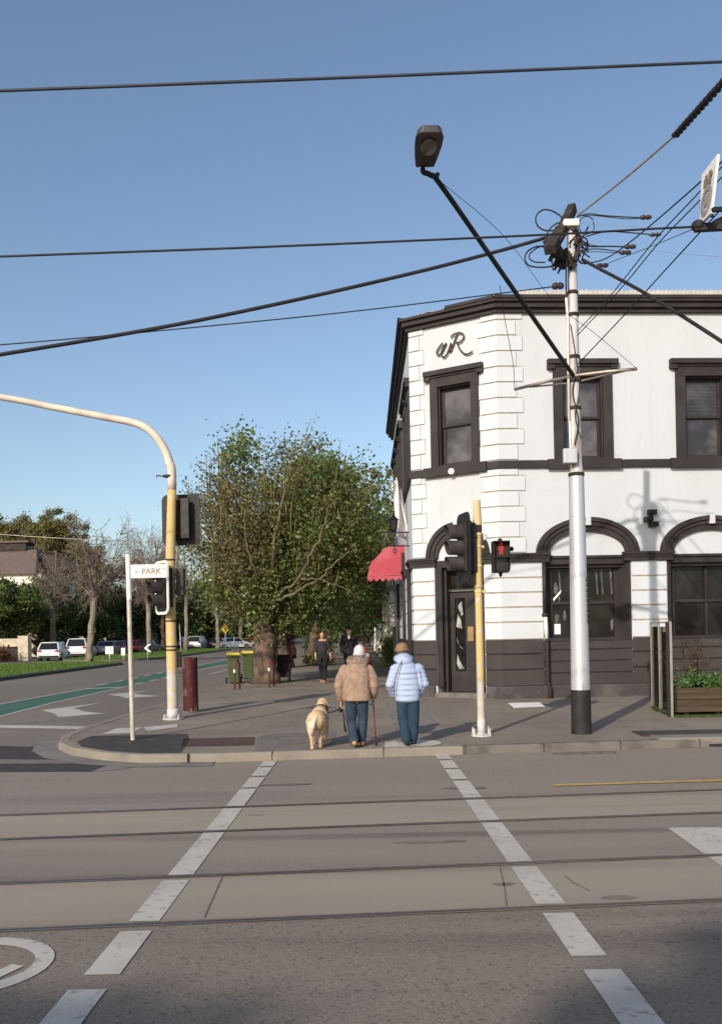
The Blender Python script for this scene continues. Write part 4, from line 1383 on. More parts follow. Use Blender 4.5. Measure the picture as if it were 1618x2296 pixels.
loop([(1330, 493), (1318, 485), (1302, 490), (1298, 508), (1304, 522), (1318, 524), (1331, 514), (1329, 497)], 0.008)
loop([(1292, 486), (1318, 479), (1345, 482), (1380, 485), (1440, 488)], 0.010)
loop([(1296, 484), (1330, 483), (1400, 490), (1440, 489)], 0.007)
loop([(1300, 545), (1320, 552), (1360, 552), (1405, 553)], 0.012)
loop([(1296, 530), (1315, 545), (1340, 551), (1400, 553)], 0.006)
loop([(1298, 562), (1330, 558), (1362, 560), (1398, 566)], 0.009)
loop([(1300, 568), (1330, 564), (1370, 566), (1398, 567)], 0.006)
loop([(1318, 508), (1310, 524), (1304, 535), (1298, 560), (1300, 575)], 0.016)
loop([(1312, 530), (1360, 519), (1420, 522), (1462, 526)], 0.010)
loop([(1302, 540), (1296, 575), (1300, 588), (1312, 590)], 0.014)
lp_.build('cable_loop', 'wire_black', up, smooth=True)
for px, py, dy, r in ((1447, 487, 0, .042), (1468, 526, 0, .035), (1412, 553, 0, .042), (1401, 566, 0, .042), (1350, 595, -.2, .042), (1250, 641, -.15, .062)):
    p = pole_at(px, py, dy)
    im_ = MB()
    R_ = Matrix.Rotation(rad(90), 3, 'Y')
    im_.lathe((0, 0, 0), [(.01, -.10), (r * .7, -.085), (r, -.03), (r * .6, 0.0), (r, .03), (r * .7, .085), (.01, .10)], 10)
    im_.v = [p + (R_ @ q) for q in im_.v]
    im_.build('insulator', 'porcelain', up, smooth=True)
st = MB()
sl, sr = at(1153, 873, PY + 0.55), at(1428, 827, PY - 0.5)
sm = (sl + sr) / 2
st.tube([sl, (sl + sm) / 2 + Vector((0, -.10, 0.015)), sm + Vector((0, -.13, 0.03)), (sr + sm) / 2 + Vector((0, -.10, .015)), sr], 0.027, 8)
st.tube([sl + (sm - sl) * .25, sm + Vector((0, .10, -.03)), sr + (sm - sr) * .2], 0.016, 6)
st.build('spreader_bar', 'stay_steel', up, smooth=True)

# street light on its long outreach arm
la, lb = Vector((PX - .04, PY - .10, pole_at(1268, 846).z)), at(978, 400, 12.0)
ln = thing('street_light', 'black street light head on a long slanting arm above the power pole', 'street light', la)
am = MB()
mid = la + (lb - la) * 0.5
am.tube(catmull([la, la + (lb - la) * .3, mid, lb - (lb - la) * .04, at(966, 393, 11.97), at(950, 386, 11.95), at(947, 378, 11.9)], 8), 0.034, 10)
am.bar(lb + Vector((0, 0, -.02)), lb + Vector((0.02, 0, .07)), .05, .05)
am.build('arm', 'pole_black', ln, smooth=True)
hb = at(952, 376, 11.92)
ht = at(965, 294, 11.12)
ax = (ht - hb)
ax.z *= 0.6
ht = hb + ax
axn = ax.normalized()
side_ = axn.cross(Vector((0, 0, 1))).normalized()
nrm = side_.cross(axn).normalized()
prof = [(0.0, .125), (.30, .155), (.62, .178), (.85, .180), (.95, .155), (1.0, .115)]
def head_ring(f, w, z0, z1):
    c = hb + ax * f
    return c - side_ * w + nrm * z0, c + side_ * w + nrm * z0, c + side_ * w * .8 + nrm * z1, c - side_ * w * .8 + nrm * z1
hm = MB()
rings = [head_ring(f, w_, 0.0, 0.10 + .03 * math.sin(f * math.pi)) for f, w_ in prof]
for r_ in rings:
    hm.v += [Vector(q) for q in r_]
for i in range(len(rings) - 1):
    for k in range(4):
        k2 = (k + 1) % 4
        hm.f.append((4 * i + k, 4 * i + k2, 4 * i + 4 + k2, 4 * i + 4 + k))
hm.f += [(3, 2, 1, 0), tuple(4 * (len(rings) - 1) + k for k in range(4))]
hd = hm.build('lamp_head', 'lamp_body', ln, bevel=.02)
lens = MB()
c = hb + ax * 0.62 - nrm * 0.012
Rm = Matrix((side_, axn, nrm)).transposed()
lens.ell(c, (0.10, 0.19, 0.035), Rm, nu=16, nv=8)
lens.build('lens', 'lamp_lens', ln, smooth=True)

# overhead wires
wire('contact_wire', 'thick tram wire crossing the empty sky above everything else', [at(-500, 222, 6.3), at(0, 203, 6.36), at(809, 172, 6.46), at(1618, 138, 6.56), at(2200, 113, 6.62)], 0.0105, 'wire_blue', ext=(40, 40))
wire('contact_wire', 'tram wire running level behind the street light arm to the hanging speed sign', [at(-500, 596, 8.9), at(0, 575, 9.0), at(600, 553, 9.15), at(1200, 527, 9.35), at(1560, 508, 9.5), at(1900, 498, 9.6)], 0.011, ext=(40, 40))
wire('bundled_cable', 'thick black bundled cable sagging from the pole top down towards the street mast', [at(-260, 838, 13.0), at(0, 795, 13.5), at(230, 757, 13.9), at(450, 717, 14.2), at(700, 664, 14.5), at(950, 606, 14.8), at(1120, 562, 15.0), pole_at(1222, 533, -.15)], 0.030, ext=(18, 0))
wire('thin_wire', 'thin wire from the round insulator above the parapet, crossing the bundled cable', [at(-260, 790, 14.0), at(0, 773, 14.2), at(350, 742, 14.5), at(800, 697, 14.8), pole_at(1243, 642, -.15)], 0.010, ext=(18, 0))
wire('stay_cable', 'pale twisted stay cable rising from the pole top to the black spring sleeve', [pole_at(1296, 482, -.1), at(1400, 400, 13.2), at(1512, 303, 11.4), at(1570, 245, 10.5)], 0.016, 'stay_steel')
sp_ = MB()
a, b = at(1512, 305, 11.4), at(1660, 140, 9.2)
n_ = 170
d_ = (b - a)
s1, s2 = frame_of(d_)
sp_.tube([a + d_ * (i / n_) + (s1 * math.cos(i * .62) + s2 * math.sin(i * .62)) * .028 for i in range(n_ + 1)], 0.021, 6)
sp_.tube([a, b], 0.026, 8)
tag(sp_.build('spring_sleeve', 'wire_black', smooth=True), 'black ribbed spring sleeve coiled round the pale stay cable', 'cable sleeve')
wire('service_wire', 'service wire climbing from the pole top behind the upper edge of the speed sign', [pole_at(1310, 592, -.05), at(1360, 578, 14.6), at(1430, 528, 12.8), at(1572, 405, 10.6), at(1680, 300, 9.4)], 0.010, ext=(0, 12))
wire('service_wire', 'steep service wire from above the pub window passing behind the middle of the speed sign', [pole_at(1294, 742, -.1), at(1370, 660, 13.6), at(1470, 535, 11.9), at(1569, 428, 10.6), at(1690, 290, 9.2)], 0.008, ext=(0, 12))
wire('service_wire', 'steep service wire passing behind the lower half of the speed sign', [pole_at(1294, 752, -.1), at(1390, 648, 13.4), at(1480, 540, 11.9), at(1567, 450, 10.8), at(1690, 320, 9.3)], 0.008, ext=(0, 12))
wire('service_wire', 'lowest steep wire running just beneath the speed sign and its beam', [pole_at(1296, 815, -.1), at(1400, 705, 13.6), at(1500, 595, 12.0), at(1590, 497, 10.8), at(1700, 375, 9.6)], 0.009, ext=(0, 12))
wire('feeder_cable', 'thick black cable falling from the pole past the cornice of the pub', [pole_at(1305, 582, -.1), at(1350, 606, 14.6), at(1450, 660, 13.6), at(1618, 766, 12.2), at(1760, 865, 11.2)], 0.027, ext=(0, 8))
wire('thin_wire', 'thin wire from a small insulator rising to the speed sign beam', [pole_at(1354, 593, -.2), at(1460, 552, 12.8), at(1556, 512, 9.7)], 0.005)
wire('stay_wire', 'hair thin stay from the lamp arm to the far end of the spreader bar', [at(984, 404, 12.0), at(1130, 530, 12.8), at(1240, 675, 13.8), at(1330, 745, 14.2), sr], 0.004)
wire('stay_wire', 'hair thin stay dropping from the lamp arm over the pub quoins', [at(1120, 640, 13.4), at(1132, 720, 14.4), at(1150, 815, 15.4), sl], 0.005)
wire('phone_wire', 'faint distant wire behind the pole running off level over the roof', [at(1300, 500, 30), at(1420, 508, 27), at(1618, 516, 24), at(1900, 524, 22)], 0.006, 'stay_steel')
wire('phone_wire', 'faint lower distant wire over the roof of the pub', [at(1400, 554, 30), at(1500, 566, 27), at(1618, 576, 24), at(1900, 600, 22)], 0.006, 'stay_steel')
wire('phone_wire', 'pale wire crossing in front of the dark trees by the brown roofed house', [at(-200, 1178, 55), at(0, 1198, 55), at(180, 1209, 55), at(330, 1214, 56)], 0.022, 'stay_steel', ext=(25, 12))

# hanging speed sign on a span beam
sg = thing('speed_sign', 'white hanging speed sign seen edge on beside the overhead wires', 'sign', at(1588, 430, 9.2))
tl, trr, brr, bll = at(1572, 392, 9.5), at(1607, 345, 9.15), at(1592, 478, 9.15), at(1567, 504, 9.5)
bll = tl + (bll - tl)
nn = (trr - tl).cross(bll - tl).normalized()
if nn.dot(Vector((0, 0, H)) - tl) < 0:
    nn = -nn
sgm = MB().prism([tl, trr, brr, bll], nn * -0.03)
sgm.build('panel', 'sign_white', sg)
rx_ = (trr - tl)
dn_ = (bll - tl)
def sgp(u, v):
    a_ = tl + rx_ * u
    b_ = bll + (brr - bll) * u
    return a_ + (b_ - a_) * v + nn * 0.006
sgt = MB()
def sgn_stroke(pts, w=0.055):
    for q0, q1 in zip(pts[:-1], pts[1:]):
        A, B_ = sgp(*q0), sgp(*q1)
        d = (B_ - A).normalized()
        s = d.cross(nn).normalized() * w / 2
        sgt.quad(A - s, B_ - s, B_ + s, A + s)
ring = [(0.5 + .36 * math.cos(q), 0.66 + .23 * math.sin(q)) for q in np.linspace(0, 2 * math.pi, 30)]
sgn_stroke(ring, 0.05)
sgn_stroke([(0.46, .55), (.36, .60), (.34, .71), (.40, .75), (.46, .70), (.44, .65), (.35, .66)], .04)
sgn_stroke([(0.6 + .07 * math.cos(q), 0.655 + .10 * math.sin(q)) for q in np.linspace(0, 2 * math.pi, 16)], .04)
sgt.build('number', 'sign_grey_text', sg)
sgt = MB()
sgn_stroke([(.30, .20), (.30, .36)], .05); sgn_stroke([(.30, .20), (.48, .20)], .05); sgn_stroke([(.30, .28), (.45, .28)], .05); sgn_stroke([(.30, .36), (.48, .36)], .05)
sgn_stroke([(.56, .20), (.74, .20), (.74, .28), (.56, .28), (.56, .36), (.76, .36)], .05)
sgt.build('lettering', 'sign_text', sg)
bm_ = MB()
bm_.bar(at(1556, 511, 9.45), at(1800, 498, 9.3), .07, .07)
bm_.bar(at(1600, 500, 9.1), at(1700, 455, 9.2), .05, .05)
bm_.bar(at(1597, 470, 9.0), at(1720, 462, 9.2), .04, .04)
bm_.bar(at(1609, 352, 9.25), at(1595, 486, 9.25), .025, .025)
bm_.ell(at(1564, 506, 9.45), (.07, .07, .06))
bm_.build('beam', 'pole_black', sg)

# ================================================================ traffic signals
def signal_head(parent, pos, face, nlamps=3, board=(0.56, 1.16), lamp=0.11, visor_len=0.30, rim=None, dz=0.34):
    f = Vector(face).normalized()
    s = f.cross(Vector((0, 0, 1))).normalized() * -1
    u = Vector((0, 0, 1))
    pos = Vector(pos)
    h = MB()
    hz = nlamps * dz / 2
    P = lambda a, b, c: pos + s * a + f * b + u * c
    def obox(m_, a0, a1, b0, b1, c0, c1):
        m_.hexa([P(a0, b0, c0), P(a1, b0, c0), P(a1, b1, c0), P(a0, b1, c0), P(a0, b0, c1), P(a1, b0, c1), P(a1, b1, c1), P(a0, b1, c1)])
    obox(h, -.17, .17, -.16, .05, -hz, hz)
    o = h.build('signal_head', 'signal_black', parent, bevel=.02)
    bw, bh = board[0] / 2, board[1] / 2
    rr = 0.13
    def outline(w_, h_, r_):
        pts = []
        for cx_, cz_, a0 in ((w_ - r_, h_ - r_, 0), (-w_ + r_, h_ - r_, 90), (-w_ + r_, -h_ + r_, 180), (w_ - r_, -h_ + r_, 270)):
            for k in range(6):
                a_ = rad(a0 + 18 * k)
                pts.append((cx_ + r_ * math.cos(a_), cz_ + r_ * math.sin(a_)))
        return pts
    bo = MB().prism([P(a_, 0.0, c_) for a_, c_ in outline(bw, bh, rr)], f * 0.02)
    bo.build('backboard', 'signal_black', o)
    if rim:
        rm = MB()
        o1, o2 = outline(bw + .004, bh + .004, rr), outline(bw - .05, bh - .05, rr * .8)
        for k in range(len(o1)):
            k2 = (k + 1) % len(o1)
            rm.hexa([P(o1[k][0], -.004, o1[k][1]), P(o1[k2][0], -.004, o1[k2][1]), P(o2[k2][0], -.004, o2[k2][1]), P(o2[k][0], -.004, o2[k][1]),
                     P(o1[k][0], .026, o1[k][1]), P(o1[k2][0], .026, o1[k2][1]), P(o2[k2][0], .026, o2[k2][1]), P(o2[k][0], .026, o2[k][1])])
        rm.build('board_rim', rim, o)
    for i in range(nlamps):
        cz = (nlamps - 1) / 2 * dz - i * dz
        v = MB()
        n = 20
        vs, fs = [], []
        for k in range(n + 1):
            a_ = rad(-60 + 300 * k / n)
            ln_ = visor_len * (0.9 + 0.1 * math.sin(a_))
            for b_, r_ in ((0.03, lamp + .025), (ln_, lamp + .02), (ln_, lamp + .012), (0.03, lamp + .017)):
                vs.append(P(r_ * math.cos(a_), b_, cz + r_ * math.sin(a_)))
        for k in range(n):
            for j in range(4):
                j2 = (j + 1) % 4
                fs.append((4 * k + j, 4 * k + j2, 4 * k + 4 + j2, 4 * k + 4 + j))
        v.add(vs, fs)
        v.build('visor', 'signal_grey', o, smooth=False)
        l_ = MB().prism([P(lamp * math.cos(a_), .045, cz + lamp * math.sin(a_)) for a_ in np.linspace(0, 2 * math.pi, 20, endpoint=False)], f * .012)
        l_.build('lens', 'dark_lens', o)
    return o
yp = gnd(1079, 1650, .12)
ts = thing('traffic_light', 'flaking yellow traffic light pole with a red walking man lamp by the pub entrance', 'traffic light', yp)
m_ = MB().lathe((yp.x, yp.y, 0), [(0.062, yp.z + .02), (0.062, yp.z + .25), (0.062, 3.55)], 20)
autosmooth(m_.build('pole', 'signal_yellow', ts))
m_ = MB().lathe((yp.x, yp.y, 0), [(0.066, yp.z), (0.066, yp.z + .28)], 20)
m_.build('pole_foot', 'worn_white', ts, smooth=True)
fl_ = MB().lathe((yp.x, yp.y, 0), [(0.17, yp.z - .01), (0.17, yp.z + .02), (0.10, yp.z + .03), (0.07, yp.z + .05)], 16)
for k in range(4):
    a_ = rad(45 + 90 * k)
    fl_.lathe((yp.x + .14 * math.cos(a_) * 1.3, yp.y + .14 * math.sin(a_), 0), [(.022, yp.z), (.016, yp.z + .08), (.006, yp.z + .14)], 8)
fl_.build('base_flange', 'worn_white', ts)
m_ = MB().lathe((yp.x, yp.y, 0), [(0.074, 3.62), (0.072, 3.70), (0.060, 3.98), (0.056, 4.03), (0.03, 4.04)], 20)
autosmooth(m_.build('pole_cap', 'signal_cap', ts))
m_ = MB().lathe((yp.x, yp.y, 0), [(0.070, 3.50), (0.076, 3.53), (0.076, 3.61), (0.070, 3.64)], 20)
m_.build('pole_collar', 'old_timber', ts)
cl = MB()
for z in (3.44, 3.24, 2.92, 2.58, 2.50):
    cl.lathe((yp.x, yp.y, z), [(.064, 0), (.072, .008), (.072, .035), (.064, .045)], 18)
cl.box(yp.x + .05, yp.x + .12, yp.y - .03, yp.y + .03, 3.24, 3.28)
cl.box(yp.x + .05, yp.x + .12, yp.y - .03, yp.y + .03, 2.50, 2.54)
cl.build('clamp', 'signal_cap', ts)
zc = at(1040, 1229, yp.y).z
sx = at(1041, 1229, yp.y).x
hd_ = signal_head(ts, (sx, yp.y + 0.02, zc), (-0.975, -0.22, 0), 3, (0.62, 1.16), 0.105, 0.33, None, 0.265)
bk = MB()
bk.bar((sx + .08, yp.y, zc + .36), (yp.x, yp.y, zc + .22), .10, .16)
bk.bar((sx + .06, yp.y, zc + .50), (yp.x, yp.y, 3.54), .025, .025)
bk.bar((sx + .08, yp.y, zc - .42), (yp.x, yp.y, zc - .30), .08, .10)
bk.tube(catmull([(sx + .12, yp.y - .05, zc + .3), (sx + .16, yp.y - .06, zc), (sx + .15, yp.y - .05, zc - .3)], 5), .008, 5)
bk.tube(catmull([(sx + .14, yp.y - .05, zc + .25), (sx + .22, yp.y - .06, zc + .15), (yp.x - .06, yp.y - .05, zc + .2)], 5), .006, 5)
bk.build('bracket', 'signal_black', ts)
# walking-man lantern facing the camera
wc = at(1121, 1249, yp.y)
wl = MB().box(wc.x - .137, wc.x + .137, wc.y - .10, wc.y + .10, wc.z - .26, wc.z + .26)
ped = wl.build('pedestrian_signal', 'signal_black', ts, bevel=.012)
for cz, rim_ in ((.13, 1), (-.13, 1)):
    hv = MB()
    hv.box(wc.x - .132, wc.x + .132, wc.y - .24, wc.y - .10, wc.z + cz + .105, wc.z + cz + .118)
    hv.box(wc.x - .132, wc.x - .122, wc.y - .20, wc.y - .10, wc.z + cz - .10, wc.z + cz + .105)
    hv.box(wc.x + .122, wc.x + .132, wc.y - .20, wc.y - .10, wc.z + cz - .10, wc.z + cz + .105)
    hv.build('visor', 'signal_black', ped)
rmn = MB()
q = Vector((wc.x, wc.y - .108, wc.z + .13))
rmn.ell(q + Vector((0, 0, .078)), (.022, .006, .024), nu=10, nv=6)
rmn.prism([q + Vector(v_) for v_ in ((-.038, 0, .048), (-.048, 0, -.02), (-.03, 0, -.02), (-.028, 0, .0), (-.034, 0, -.10), (-.008, 0, -.10), (0, 0, -.03), (.008, 0, -.10), (.034, 0, -.10), (.028, 0, .0), (.03, 0, -.02), (.048, 0, -.02), (.038, 0, .048))], (0, .006, 0))
rmn.build('red_man', 'red_man', ped)
MB().box(q.x - .09, q.x + .09, q.y, q.y + .006, q.z - .36, q.z - .16).build('green_lens', 'dark_lens', ped)
pk = MB()
pk.lathe((wc.x, wc.y, wc.z + .25), [(.04, 0), (.035, .05), (.015, .06)], 10)
pk.lathe((wc.x, wc.y, wc.z - .33), [(.012, 0), (.03, .03), (.035, .08)], 10)
pk.ell((wc.x + .19, wc.y, wc.z + .13), (.035, .05, .04))
pk.bar((wc.x + .13, wc.y, wc.z + .12), (wc.x + .17, wc.y, wc.z + .13), .015, .015)
pk.bar((yp.x + .04, yp.y, wc.z + .02), (wc.x - .12, wc.y, wc.z + .02), .06, .045)
pk.box(yp.x + .10, yp.x + .15, yp.y - .05, yp.y + .03, wc.z + .04, wc.z + .26)
pk.build('bracket', 'signal_black', ts, bevel=.004)
MB().box(yp.x + .09, yp.x + .15, yp.y - .06, yp.y + .02, wc.z + .28, wc.z + .38).build('sensor', 'galv_pole', ts, bevel=.01)

# curved mast over the side road
mp = gnd(388, 1613, .12)
ms = thing('signal_mast', 'worn yellow curved mast arm carrying black traffic signals over the side road', 'traffic light', mp)
tipz = at(-420, 822, mp.y)
mpts = [(mp.x, mp.y, mp.z), (mp.x, mp.y, 3.0), at(385.5, 1080, mp.y), at(379, 1035, mp.y), at(362, 995, mp.y), at(335, 965, mp.y), at(300, 948, mp.y), at(240, 936, mp.y), at(120, 913, mp.y), at(0, 890, mp.y), tipz]
cut = 2
low = catmull(mpts[:4], 10)
m_ = MB()
zz = [p for p in catmull(mpts, 8)]
low = [p for p in zz if p.z < 5.0 and p.x > mp.x - .05]
hi = [p for p in zz if not (p.z < 5.0 and p.x > mp.x - .05)]
hi = [low[-1]] + hi
m_.tube(low, [0.112 - 0.022 * i / (len(low) - 1) for i in range(len(low))], 18)
m_.build('pole', 'signal_yellow', ms, smooth=True)
m_ = MB().tube(hi, [0.090 - 0.028 * i / (len(hi) - 1) for i in range(len(hi))], 14)
m_.build('mast_arm', 'arm_cream', ms, smooth=True)
MB().lathe((mp.x, mp.y, 0), [(0.118, mp.z), (0.118, mp.z + .22)], 18).build('pole_foot', 'worn_white', ms, smooth=True)
fl_ = MB().lathe((mp.x, mp.y, 0), [(0.21, mp.z - .02), (0.21, mp.z + .025), (0.12, mp.z + .04)], 16)
for k in range(4):
    a_ = rad(45 + 90 * k)
    fl_.lathe((mp.x + .2 * math.cos(a_), mp.y + .2 * math.sin(a_), 0), [(.025, mp.z), (.018, mp.z + .09), (.006, mp.z + .12)], 8)
fl_.build('base_flange', 'worn_white', ms)
cl = MB()
for z in (at(388, 1070, mp.y).z, at(388, 1460, mp.y).z, at(388, 1452, mp.y).z, at(388, 1395, mp.y).z, at(388, 1258, mp.y).z):
    cl.lathe((mp.x, mp.y, z), [(.095, 0), (.115, .008), (.115, .035), (.095, .045)], 18)
hk = at(385, 1068, mp.y)
cl.tube([hk, at(366, 1068, mp.y), at(352, 1066, mp.y), at(351, 1071, mp.y)], .014, 6)
cl.build('clamp', 'signal_grey', ms)
bc = at(404, 1165, mp.y + .25)
signal_head(ms, (bc.x, mp.y + .32, bc.z), (0.06, 1, 0), 3, (0.80, 1.06), 0.105, 0.25, None, 0.265)
bx = MB()
bx.box(bc.x + .04, bc.x + .20, mp.y + .10, mp.y + .20, bc.z - .40, bc.z + .42)
bx.bar((mp.x, mp.y, bc.z + .3), (bc.x, mp.y + .2, bc.z + .3), .06, .06)
bx.bar((mp.x, mp.y, bc.z - .3), (bc.x, mp.y + .2, bc.z - .3), .06, .06)
bx.build('bracket', 'signal_grey', ms)
lc = at(364, 1318, mp.y - .2)
signal_head(ms, lc, (-0.80, -0.60, 0), 3, (0.60, 1.08), 0.105, 0.30, 'fascia_white', 0.265)
bx = MB()
bx.bar((mp.x, mp.y, lc.z + .42), lc + Vector((.05, .05, .42)), .08, .06)
bx.bar((mp.x, mp.y, lc.z - .3), lc + Vector((.05, .05, -.3)), .08, .06)
bx.build('bracket', 'sign_pole', ms)
pp_ = at(404, 1305, mp.y)
pd = MB().box(pp_.x - .07, pp_.x + .085, mp.y - .1, mp.y + .16, pp_.z - .28, pp_.z + .28)
pd.build('pedestrian_signal', 'signal_grey', ms, bevel=.015)
MB().bar((mp.x, mp.y, pp_.z + .15), (pp_.x, mp.y, pp_.z + .15), .05, .05).bar((mp.x, mp.y, pp_.z - .2), (pp_.x, mp.y, pp_.z - .2), .05, .05).build('bracket', 'signal_grey', ms)
cdt = MB()
cdt.tube(catmull([(pp_.x + .03, mp.y, pp_.z - .28), (pp_.x + .06, mp.y, pp_.z - .45), (mp.x + .14, mp.y, pp_.z - .8)], 5), .012, 6)
cdt.build('cable', 'wire_black', ms)
gpole = gnd(407, 1478, .12)
st_ = MB().tube([(gpole.x, gpole.y, .2), (gpole.x - .1, gpole.y, .2 + 2.6)], .035, 8)
tag(st_.build('steel_post', 'galv_pole', smooth=True), 'thin grey steel post close behind the yellow mast', 'post')
cbx = gnd(405, 1500, .12)
bpx = at(403, 1478, mp.y + .3)
MB().box(bpx.x - .05, bpx.x + .07, mp.y + .02, mp.y + .14, bpx.z - .16, bpx.z + .16).build('push_button', 'signal_black', ms, bevel=.01)

# street name sign
np_ = gnd(298, 1660, .12)
ns = thing('street_sign', 'white street name sign reading PARK on a thin leaning cream pole', 'street sign', np_)
ztop = at(287, 1243, np_.y)
autosmooth(MB().tube([np_, (ztop.x, np_.y, at(288, 1340, np_.y).z)], .040, 12).build('pole', 'sign_pole', ns))
autosmooth(MB().tube([(ztop.x + .008, np_.y, at(288, 1345, np_.y).z), (ztop.x, np_.y, ztop.z)], .046, 12).build('pole_sleeve', 'sign_white', ns))
A_, B_ = at(293, 1283, np_.y), at(374, 1279, np_.y)
zc_ = (A_.z + B_.z) / 2
hgt = .115
bl_ = MB().box(A_.x, B_.x, np_.y - .018, np_.y + .004, zc_ - hgt, zc_ + hgt)
bl_.build('blade', 'sign_white', ns, bevel=.006)
mwt = facing(((A_.x * .42 + B_.x * .58), np_.y - .021, zc_ - .005), (1, 0, 0), (0, 0, 1))
text('lettering', 'PARK', 0.135, mwt, 'sign_text', ns)
text('suffix', 'ST', 0.06, facing((B_.x - .05, np_.y - .021, zc_ + .03), (1, 0, 0), (0, 0, 1)), 'sign_grey_text', ns)
em = MB().prism([(A_.x + .075, np_.y - .020, zc_ - .03), (A_.x + .115, np_.y - .020, zc_ - .03), (A_.x + .095, np_.y - .020, zc_ + .03)], (0, -.003, 0))
em.build('emblem', 'sign_grey_text', ns)

# ================================================================ small street furniture
bp_ = gnd(428, 1597, .12)
bo = thing('bollard', 'thick maroon cylinder post with scuffed flaking paint', 'bollard', bp_)
autosmooth(MB().lathe(bp_, [(.165, 0), (.165, 1.12), (.16, 1.155)], 24).build('body', 'maroon_worn', bo), 50)
autosmooth(MB().lathe(bp_ + Vector((0, 0, 1.15)), [(.172, 0), (.172, .04), (.15, .055), (.02, .06)], 24).build('cap', 'maroon_worn', bo), 50)
MB().lathe(bp_, [(.18, -.02), (.18, .02), (.165, .03)], 24).build('foot', 'bluestone_kerb', bo)
def bin_(pos, rz, label):
    t = thing('wheelie_bin', label, 'bin', pos, 'green bins by the tree')
    R_ = Matrix.Rotation(rz, 3, 'Z')
    T = lambda v_: Vector(pos) + R_ @ Vector(v_)
    b = MB()
    b.hexa([T(v_) for v_ in ((-.155, -.22, .05), (.155, -.22, .05), (.155, .24, .05), (-.155, .24, .05), (-.21, -.30, .93), (.21, -.30, .93), (.21, .30, .93), (-.21, .30, .93))])
    b.hexa([T(v_) for v_ in ((-.225, -.32, .89), (.225, -.32, .89), (.225, .32, .89), (-.225, .32, .89), (-.225, -.32, .95), (.225, -.32, .95), (.225, .32, .95), (-.225, .32, .95))])
    b.build('body', 'bin_green', t, bevel=.02)
    l_ = MB()
    l_.hexa([T(v_) for v_ in ((-.235, -.34, .952), (.235, -.34, .952), (.235, .33, .952), (-.235, .33, .952), (-.21, -.30, 1.02), (.21, -.30, 1.02), (.21, .30, 1.05), (-.21, .30, 1.05))])
    l_.build('lid', 'bin_lid', t, bevel=.02)
    for s in (-1, 1):
        w_ = MB().tube([T((s * .20, .24, .10)), T((s * .27, .24, .10))], .10, 14)
        w_.build('wheel', 'rubber', t)
    h_ = MB().tube([T((-.22, .36, .97)), T((.22, .36, .97))], .018, 8)
    h_.build('handle', 'bin_green', t)
    return t
bin_(gnd(524, 1533, .12), rad(8), 'front green wheelie bin with a yellow lid beside the kerb')
b2p = at(556, 1517, 33.5)
bin_((b2p.x, 33.5, .27), rad(6), 'green wheelie bin with a yellow lid half hidden by the thick tree trunk')
def hoop(pos, label):
    t = thing('bike_hoop', label, 'bike rack', pos, 'rusty red bike hoops')
    a = MB()
    a.tube([Vector(pos) + Vector((x, y, z)) for x, y, z in [(-.06, -.12, -.02), (-.06, -.12, .72)] + [(-.06 + .06 * (1 - math.cos(q)), -.12 + .12 * (1 - math.cos(q)), .72 + .13 * math.sin(q)) for q in np.linspace(0.2, math.pi - .2, 8)] + [(.06, .12, .72), (.06, .12, -.02)]], .028, 10)
    a.build('tube', 'rust_hoop', t, smooth=True)
    MB().tube([Vector(pos) + Vector((-.06, -.12, .50)), Vector(pos) + Vector((-.06, -.12, .60))], .031, 10).build('reflector', 'reflector', t)
hoop(gnd(532, 1546, .12), 'narrow rusty red bike hoop in front of the green bins')
hoop(gnd(609, 1541, .12), 'narrow rusty red bike hoop at the foot of the thick tree trunk')
bb = at(637, 1530, 30.6)
sbd = thing('sandwich_board', 'black sandwich board standing behind the thick tree trunk', 'sign board', (bb.x, 30.9, .27))
for s in (-1, 1):
    mbx = MB().hexa([(bb.x - .25, 30.9 + s * .28, .45), (bb.x + .18, 30.9 + s * .28, .45), (bb.x + .18, 30.9 + s * .25, .45), (bb.x - .25, 30.9 + s * .25, .45), (bb.x - .25, 30.9 + s * .03, 1.2), (bb.x + .25, 30.9 + s * .03, 1.2), (bb.x + .25, 30.9, 1.2), (bb.x - .25, 30.9, 1.2)])
    mbx.build('panel', 'cloth_black', sbd)
    for x in (-.2, .14):
        MB().bar((bb.x + x, 30.9 + s * .27, .5), (bb.x + x, 30.9 + s * .36, .27), .04, .04).build('leg', 'cloth_black', sbd)
# traffic cone
tcn = at(822, 1452, 46)
cn = thing('traffic_cone', 'small orange traffic cone far down the footpath', 'cone', (tcn.x, 46, .27))
MB().lathe((tcn.x, 46, .27), [(.20, .03), (.15, .35), (.09, .7), (.04, .95)], 14).build('body', 'cone_orange', cn, smooth=True)
MB().lathe((tcn.x, 46, .27), [(.172, .33), (.115, .60)], 14).build('stripe', 'white_paint', cn, smooth=True)
MB().box(tcn.x - .24, tcn.x + .24, 45.76, 46.24, .27, .31).build('base', 'rubber', cn)

# glass screen and planter by the pub
g0, g1 = gnd(1462, 1592, .12), gnd(1506, 1608, .12)
gs = thing('glass_screen', 'clear glass wind screen in slim steel posts beside the timber planter', 'screen', ((g0.x + g1.x) / 2, (g0.y + g1.y) / 2, g1.z))
zt = at(1452, 1397, g0.y).z
def post(p, w_, d_=0.05, m='steel_frame', zt_=None):
    MB().box(p.x - w_ / 2, p.x + w_ / 2, p.y - d_ / 2, p.y + d_ / 2, p.z, zt_ or zt).build('post', m, gs, bevel=.004)
gm = g0 + (g1 - g0) * 0.42
post(g0, .032)
post(gm, .032)
post(g1 + Vector((.0, 0, 0)), .045)
post(g1 + Vector((-.055, 0.02, 0)), .055, .05, 'pole_black')
MB().bar(g0 + Vector((0, 0, zt - g0.z)), g1 + Vector((0, 0, zt - g1.z)), .03, .03).build('rail', 'steel_frame', gs)
